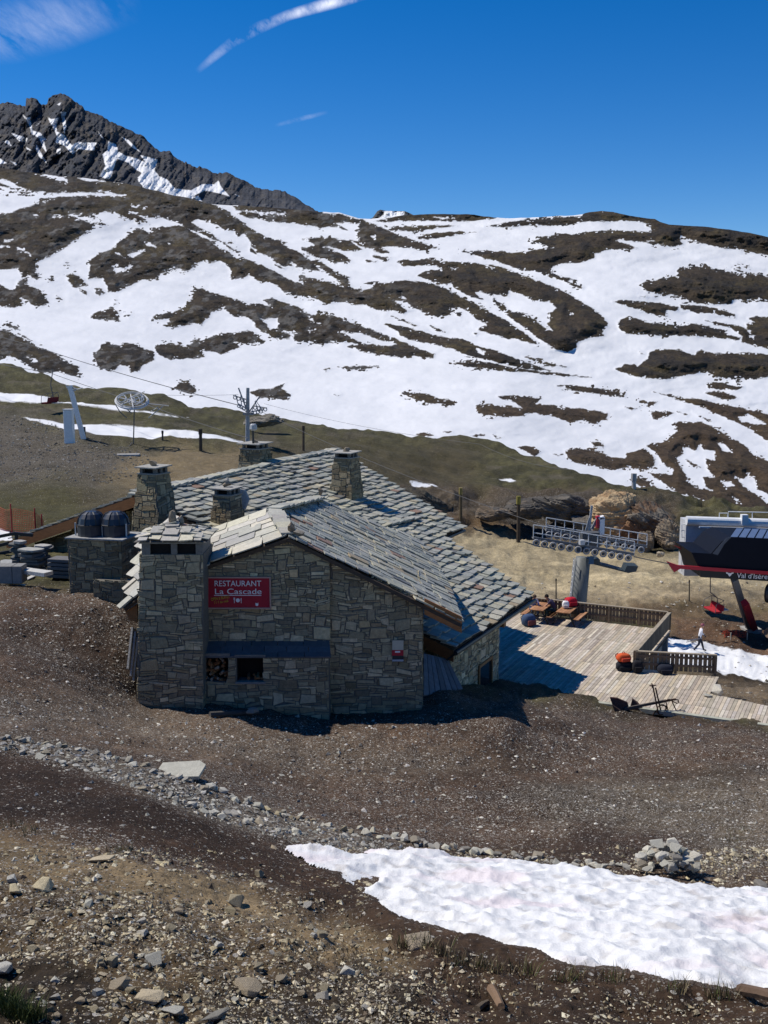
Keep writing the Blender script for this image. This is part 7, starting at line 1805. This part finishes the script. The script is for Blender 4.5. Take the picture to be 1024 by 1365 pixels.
# ---- gravel and chips: nobody could count them
def gravel(name, label, pts, rad, cols):
    n = len(pts); base = np.array([(1, 0, 0), (0, 1, 0), (-1, 0, 0), (0, -1, 0), (0, 0, 1), (0, 0, -1)], float)
    F = np.array([(0, 1, 4), (1, 2, 4), (2, 3, 4), (3, 0, 4), (1, 0, 5), (2, 1, 5), (3, 2, 5), (0, 3, 5)])
    a = RNG.uniform(0, 2 * np.pi, n); sx = rad * RNG.uniform(.7, 1.5, n); sy = rad * RNG.uniform(.5, 1.1, n); sz = rad * RNG.uniform(.3, .8, n)
    v = base[None] * (1 + RNG.uniform(-.35, .35, (n, 6, 1)))
    v = v + RNG.uniform(-.3, .3, (n, 6, 3))
    v = v * np.stack([sx, sy, sz], -1)[:, None]
    x = v[..., 0] * np.cos(a)[:, None] - v[..., 1] * np.sin(a)[:, None]; y = v[..., 0] * np.sin(a)[:, None] + v[..., 1] * np.cos(a)[:, None]
    V = np.stack([x, y, v[..., 2]], -1) + pts[:, None]
    Q = (F[None] + 6 * np.arange(n)[:, None, None]).reshape(-1, 3)
    o = np_mesh(name, V.reshape(-1, 3), Q, M_STUFFROCK, {'Col': np.repeat(cols, 6, 0)}, smooth=False)
    tag(o, label, 'gravel', kind='stuff'); return o
def sprinkle(n, region, dens, rpx, pal, name, label):
    pts = []; rr = []; cc_ = []; x0, y0, x1, y1 = region; tries = 0
    while len(pts) < n and tries < n * 8:
        tries += 1
        x, y = random.uniform(x0, x1), random.uniform(y0, y1)
        d = dens(x, y)
        if random.random() > d: continue
        r = GB.ray_cast(Vector((0, 0, 0)), ray(x, y))
        if r[0] is None: continue
        g = r[0]; w_ = rpx() * g.y / FOC
        pts.append((g.x, g.y, g.z + w_ * .15)); rr.append(w_); cc_.append(jit(random.choice(pal), .3))
    return gravel(name, label, np.array(pts), np.array(rr), np.array(cc_))
zone_ch = [(z[0], z[3]) for z in ZONES]
def chip_d(x, y):
    if sd_in(SNOW_PATCH, x, y): return 0
    if 150 < x < 700 and y < 955 and y > 600: return 0 if x > 180 else 1
    c = .1
    for poly, ch in zone_ch:
        if pip(x, y, poly): c = ch
    return c * (0.35 + 1.3 * max(0, float(fbm(np.array([x / 45]), np.array([y / 18]), 301, 3)[0]) + .35))
def sd_in(poly, x, y): return pip(x, y, poly)
CH = [(.48, .45, .39), (.32, .29, .235), (.18, .155, .125), (.38, .35, .295), (.58, .55, .49), (.10, .08, .065), (.17, .135, .105)]
CD = [(.10, .08, .065), (.07, .055, .042), (.15, .13, .10), (.26, .24, .20), (.34, .32, .28)]
small = lambda: min(3.4, .5 + random.expovariate(1.6))
big_ = lambda: min(6.0, 1.0 + random.expovariate(.8))
sprinkle(13000, (-40, 775, 1064, 1180), chip_d, small, CH, 'gravel', 'pale stone chips scattered over the brown soil in front of the restaurant')
sprinkle(9000, (-20, 1130, 1044, 1370), chip_d, big_, [(.44, .37, .235), (.36, .30, .19), (.50, .44, .31), (.26, .215, .14), (.13, .10, .07), (.55, .50, .38), (.09, .07, .05)], 'gravel', 'tan gravel and small stones on the foreground bank')
sprinkle(1000, (0, 975, 640, 1145), lambda x, y: 1.0 if pip(x, y, ZONES[15][0]) else .03, lambda: random.uniform(1.2, 5.0), [(.36, .345, .30), (.28, .265, .23), (.44, .42, .37), (.20, .185, .16)], 'gravel', 'grey rubble filling the drainage channel')
sprinkle(7000, (-20, 985, 1044, 1365), lambda x, y: 0 if sd_in(SNOW_PATCH, x, y) else .7, lambda: random.uniform(.5, 1.9), [(.03, .022, .016), (.042, .031, .023), (.055, .041, .031), (.10, .08, .06)], 'soil_crumbs', 'dark crumbs of soil and dead plant bits over the slope')

sprinkle(1500, (-20, 545, 200, 645), lambda x, y: 1.0 if pip(x, y, ZONES[2][0]) else 0, lambda: random.uniform(.5, 1.9), [(.20, .195, .18), (.14, .135, .12), (.26, .25, .23), (.10, .095, .085)], 'gravel', 'grey loose rubble on the bank below the leaning mast')
# ---- grass and dead stalks
def grass(spots, name, label, h, col, n, wide=.003):
    V = []; Q = []; C = []
    for (x, y, spread) in spots:
        for _ in range(n):
            g = hit(x + random.gauss(0, spread), y + random.gauss(0, spread * .25)); hh_ = h * random.uniform(.4, 1.2); a = random.uniform(0, 6.28); b = random.uniform(0, 6.28); ln = random.uniform(.1, .8) * hh_
            wv = Vector((math.cos(a), math.sin(a), 0)) * wide * random.uniform(.7, 1.6); t_ = g + Vector((math.cos(b) * ln, math.sin(b) * ln, hh_)); m_ = g + (t_ - g) * .5 + Z_ * hh_ * .12
            i = len(V); V += [g - wv, g + wv, m_ + wv * .7, m_ - wv * .7, t_ + wv * .15, t_ - wv * .15]; Q += [(i, i + 1, i + 2, i + 3), (i + 3, i + 2, i + 4, i + 5)]; C += [jit(random.choice(col), .25)] * 6
    o = np_mesh(name, np.array([tuple(v) for v in V]), np.array(Q), M_GRASS, {'Col': np.array(C)}, smooth=False); tag(o, label, 'grass', kind='stuff')
M_GRASS = mat('grass_blade', attr='Col', var=.2, scale=10, rough=.8)
GG = [(.075, .10, .028), (.10, .115, .035), (.16, .13, .06)]; GD = [(.20, .16, .09), (.13, .10, .06), (.26, .21, .13)]
grass([(610, 1286, 8), (590, 1272, 8), (565, 1262, 10), (640, 1290, 10), (540, 1262, 8), (700, 1298, 12), (660, 1296, 8), (760, 1306, 14), (900, 1322, 14), (820, 1308, 12), (960, 1330, 12)], 'grass', 'short grass along the earth bank at the snow edge', .16, GG + GD, 60)
grass([(18, 1352, 14), (40, 1360, 10), (5, 1340, 8)], 'grass', 'green grass tuft in the bottom left corner', .14, GG[:2], 260)
grass([(15, 1100, 16), (40, 1108, 10), (160, 1134, 8), (990, 1108, 14), (975, 1120, 10), (140, 805, 14), (170, 815, 10), (110, 795, 14)], 'grass', 'thin grass patches on the brown soil', .10, GG + GD, 60)
grass([(450, 1285, 40), (340, 1160, 60), (250, 1130, 60), (420, 1200, 40), (660, 1310, 60), (850, 1340, 60), (200, 1100, 70), (600, 1320, 50), (500, 1270, 50)], 'dead_stalks', 'dry broken stalks strewn over the foreground slope', .05, GD, 110, .004)
bush_c = hit(5, 777)
V = []; Q = []; C = []
for _ in range(700):
    v = Vector((random.gauss(0, .22), random.gauss(0, .18), abs(random.gauss(0, .13)))); s = .035; u_ = Vector((random.gauss(0, 1), random.gauss(0, 1), random.gauss(0, 1))).normalized() * s; w_ = u_.orthogonal().normalized() * s * .6
    i = len(V); c = bush_c + v; V += [c - u_, c + w_, c + u_, c - w_]; Q.append((i, i + 1, i + 2, i + 3)); C += [jit((.10, .15, .03), .4)] * 4
tag(np_mesh('low_shrub', np.array([tuple(v - bush_c) for v in V]), np.array(Q), M_GRASS, {'Col': np.array(C)}, smooth=False, loc=(0, 0, 0)), 'small bright green shrub at the left edge below the concrete block', 'shrub').location = bush_c
# timber bits
def log(a_, b_, r_, col, label, name='timber_piece'):
    a_, b_ = Vector(a_), Vector(b_); mb = MB(); mb.tube([a_ + Z_ * r_ * .6, a_.lerp(b_, .5) + Z_ * r_ * .8, b_ + Z_ * r_ * .6], [r_, r_ * .9, r_ * .7], 7, col); tag(mb.build(name, M_PLANK, None, loc=a_), label, 'timber')
log(hit(655, 1322), hit(668, 1346), .045, (.19, .12, .07), 'short brown stick of timber on the foreground slope')
log(hit(988, 1324), hit(1045, 1338), .055, (.11, .07, .045), 'brown log end at the right edge of the snow bank')
log(hit(636, 1348), hit(650, 1338), .03, (.12, .09, .06), 'thin dark stick near the bottom centre')
log(hit(280, 955), hit(345, 952), .09, (.07, .065, .06), 'dark beam lying along the foot of the oven wall')

# ---- rock bank on the right
ROCKM = mat('bank_rock', attr='Col', var=.4, scale=1.1, bump=1.0, bscale=3.5, rough=.95)
def boulder(px, py, Y, rx, ry, rz_, col, col2, label, seed, name='rock_outcrop', rot=0.0, rough_=.35):
    c = P(px, py, Y); bm = bmesh.new(); bmesh.ops.create_icosphere(bm, subdivisions=6, radius=1)
    co = np.array([v.co[:] for v in bm.verts]); 
    q = co * 1.6 + seed * 3.1
    pl = np.random.default_rng(seed).normal(size=(34, 3)); pl /= np.linalg.norm(pl, axis=1)[:, None]
    lim = np.random.default_rng(seed + 1).uniform(.66, 1.0, 34)
    r = np.ones(len(co))
    dt = co @ pl.T
    r = np.min(np.where(dt > .05, lim[None] / np.maximum(dt, .05), 9), 1); r = np.minimum(r, 1.1)
    r = r * (1 + rough_ * .35 * fbm(q[:, 0] * 1.5 + q[:, 2], q[:, 1] * 1.5 - q[:, 2] * 1.3, seed, 5, .6))
    lay_ = np.abs(fbm(q[:, 2] * 4 + q[:, 0], q[:, 1] * .6, seed + 9, 3)); r = r * (1 - rough_ * .45 * lay_) * (1 + rough_ * .22 * fbm(q[:, 0] * 6 + q[:, 1] * 2, q[:, 2] * 6 - q[:, 1] * 3, seed + 2, 4, .6))
    co = co * r[:, None] * np.array([rx, ry, rz_]); a = rot; co = np.stack([co[:, 0] * math.cos(a) - co[:, 2] * math.sin(a), co[:, 1], co[:, 0] * math.sin(a) + co[:, 2] * math.cos(a)], -1)
    t_ = sm(-.1, .25, fbm(q[:, 0] * 2.2, q[:, 2] * 2.2 + q[:, 1], seed + 4, 4)); C = np.array(col) * 1.25 + (np.array(col2) - np.array(col)) * 1.1 * t_[:, None]
    F = np.array([[v.index for v in f.verts] for f in bm.faces]); bm.free()
    o = np_mesh(name, co, F, ROCKM, {'Col': C}, smooth=False); o.location = c; tag(o, label, 'rock'); return o
OR = (.30, .20, .11); OR2 = (.20, .12, .065); DK = (.07, .064, .056); DK2 = (.12, .105, .085); BR = (.13, .10, .07)
boulder(822, 689, 101, 2.9, 2.0, 2.9, OR, (.36, .27, .16), 'orange weathered rock face with a slanting top behind the tower', 3, rot=.35)
boulder(868, 700, 100, 3.0, 2.2, 2.2, DK2, (.10, .06, .035), 'dark brown undercut rock right of the orange face', 8, rot=-.25)
boulder(843, 712, 99.5, 1.9, 1.5, 1.5, (.16, .085, .045), OR2, 'rust brown boulder low under the orange rock face', 12)
boulder(893, 716, 97.5, 1.5, 1.2, 1.9, (.24, .19, .13), (.15, .11, .075), 'pale tan pillar-like rock beside the gantry column', 15, rot=.2)
boulder(862, 722, 97, .9, .8, 1.2, (.20, .15, .10), BR, 'small tan rock between the dark rock and the tan pillar', 16)
boulder(880, 739, 93, .45, .4, .35, (.34, .29, .21), (.3, .26, .2), 'small pale block lying on the dry grass below the rocks', 19)
boulder(750, 678, 104, 4.0, 2.0, 1.6, DK, DK2, 'dark grey rock bank left of the orange face', 21, rot=-.15)
boulder(700, 681, 104, 2.8, 1.8, 1.3, DK, BR, 'low dark rock bank behind the tall dark post', 24, rot=.1)
boulder(655, 686, 103, 2.2, 1.5, .9, BR, DK, 'brown broken rock bank at the left end of the cutting', 27)
boulder(786, 700, 102, 2.0, 1.4, 1.3, (.11, .10, .09), DK2, 'grey rubbly rock right behind the tower frame', 30)
boulder(563, 668, 92, 2.4, 1.6, 1.1, (.05, .043, .033), (.08, .07, .05), 'dark mossy rock rising behind the far roof edge', 33, rot=-.45)
boulder(350, 562, 125, 2.6, 1.5, .9, (.13, .115, .09), (.2, .18, .15), 'grey outcrop in the grass right of the slim pylon', 36)
boulder(1000, 846, 69, 2.0, 1.6, .7, (.14, .10, .07), (.17, .125, .085), 'brown earth mound beside the station footing', 40, name='earth_mound', rough_=.15).location.x += 2.6
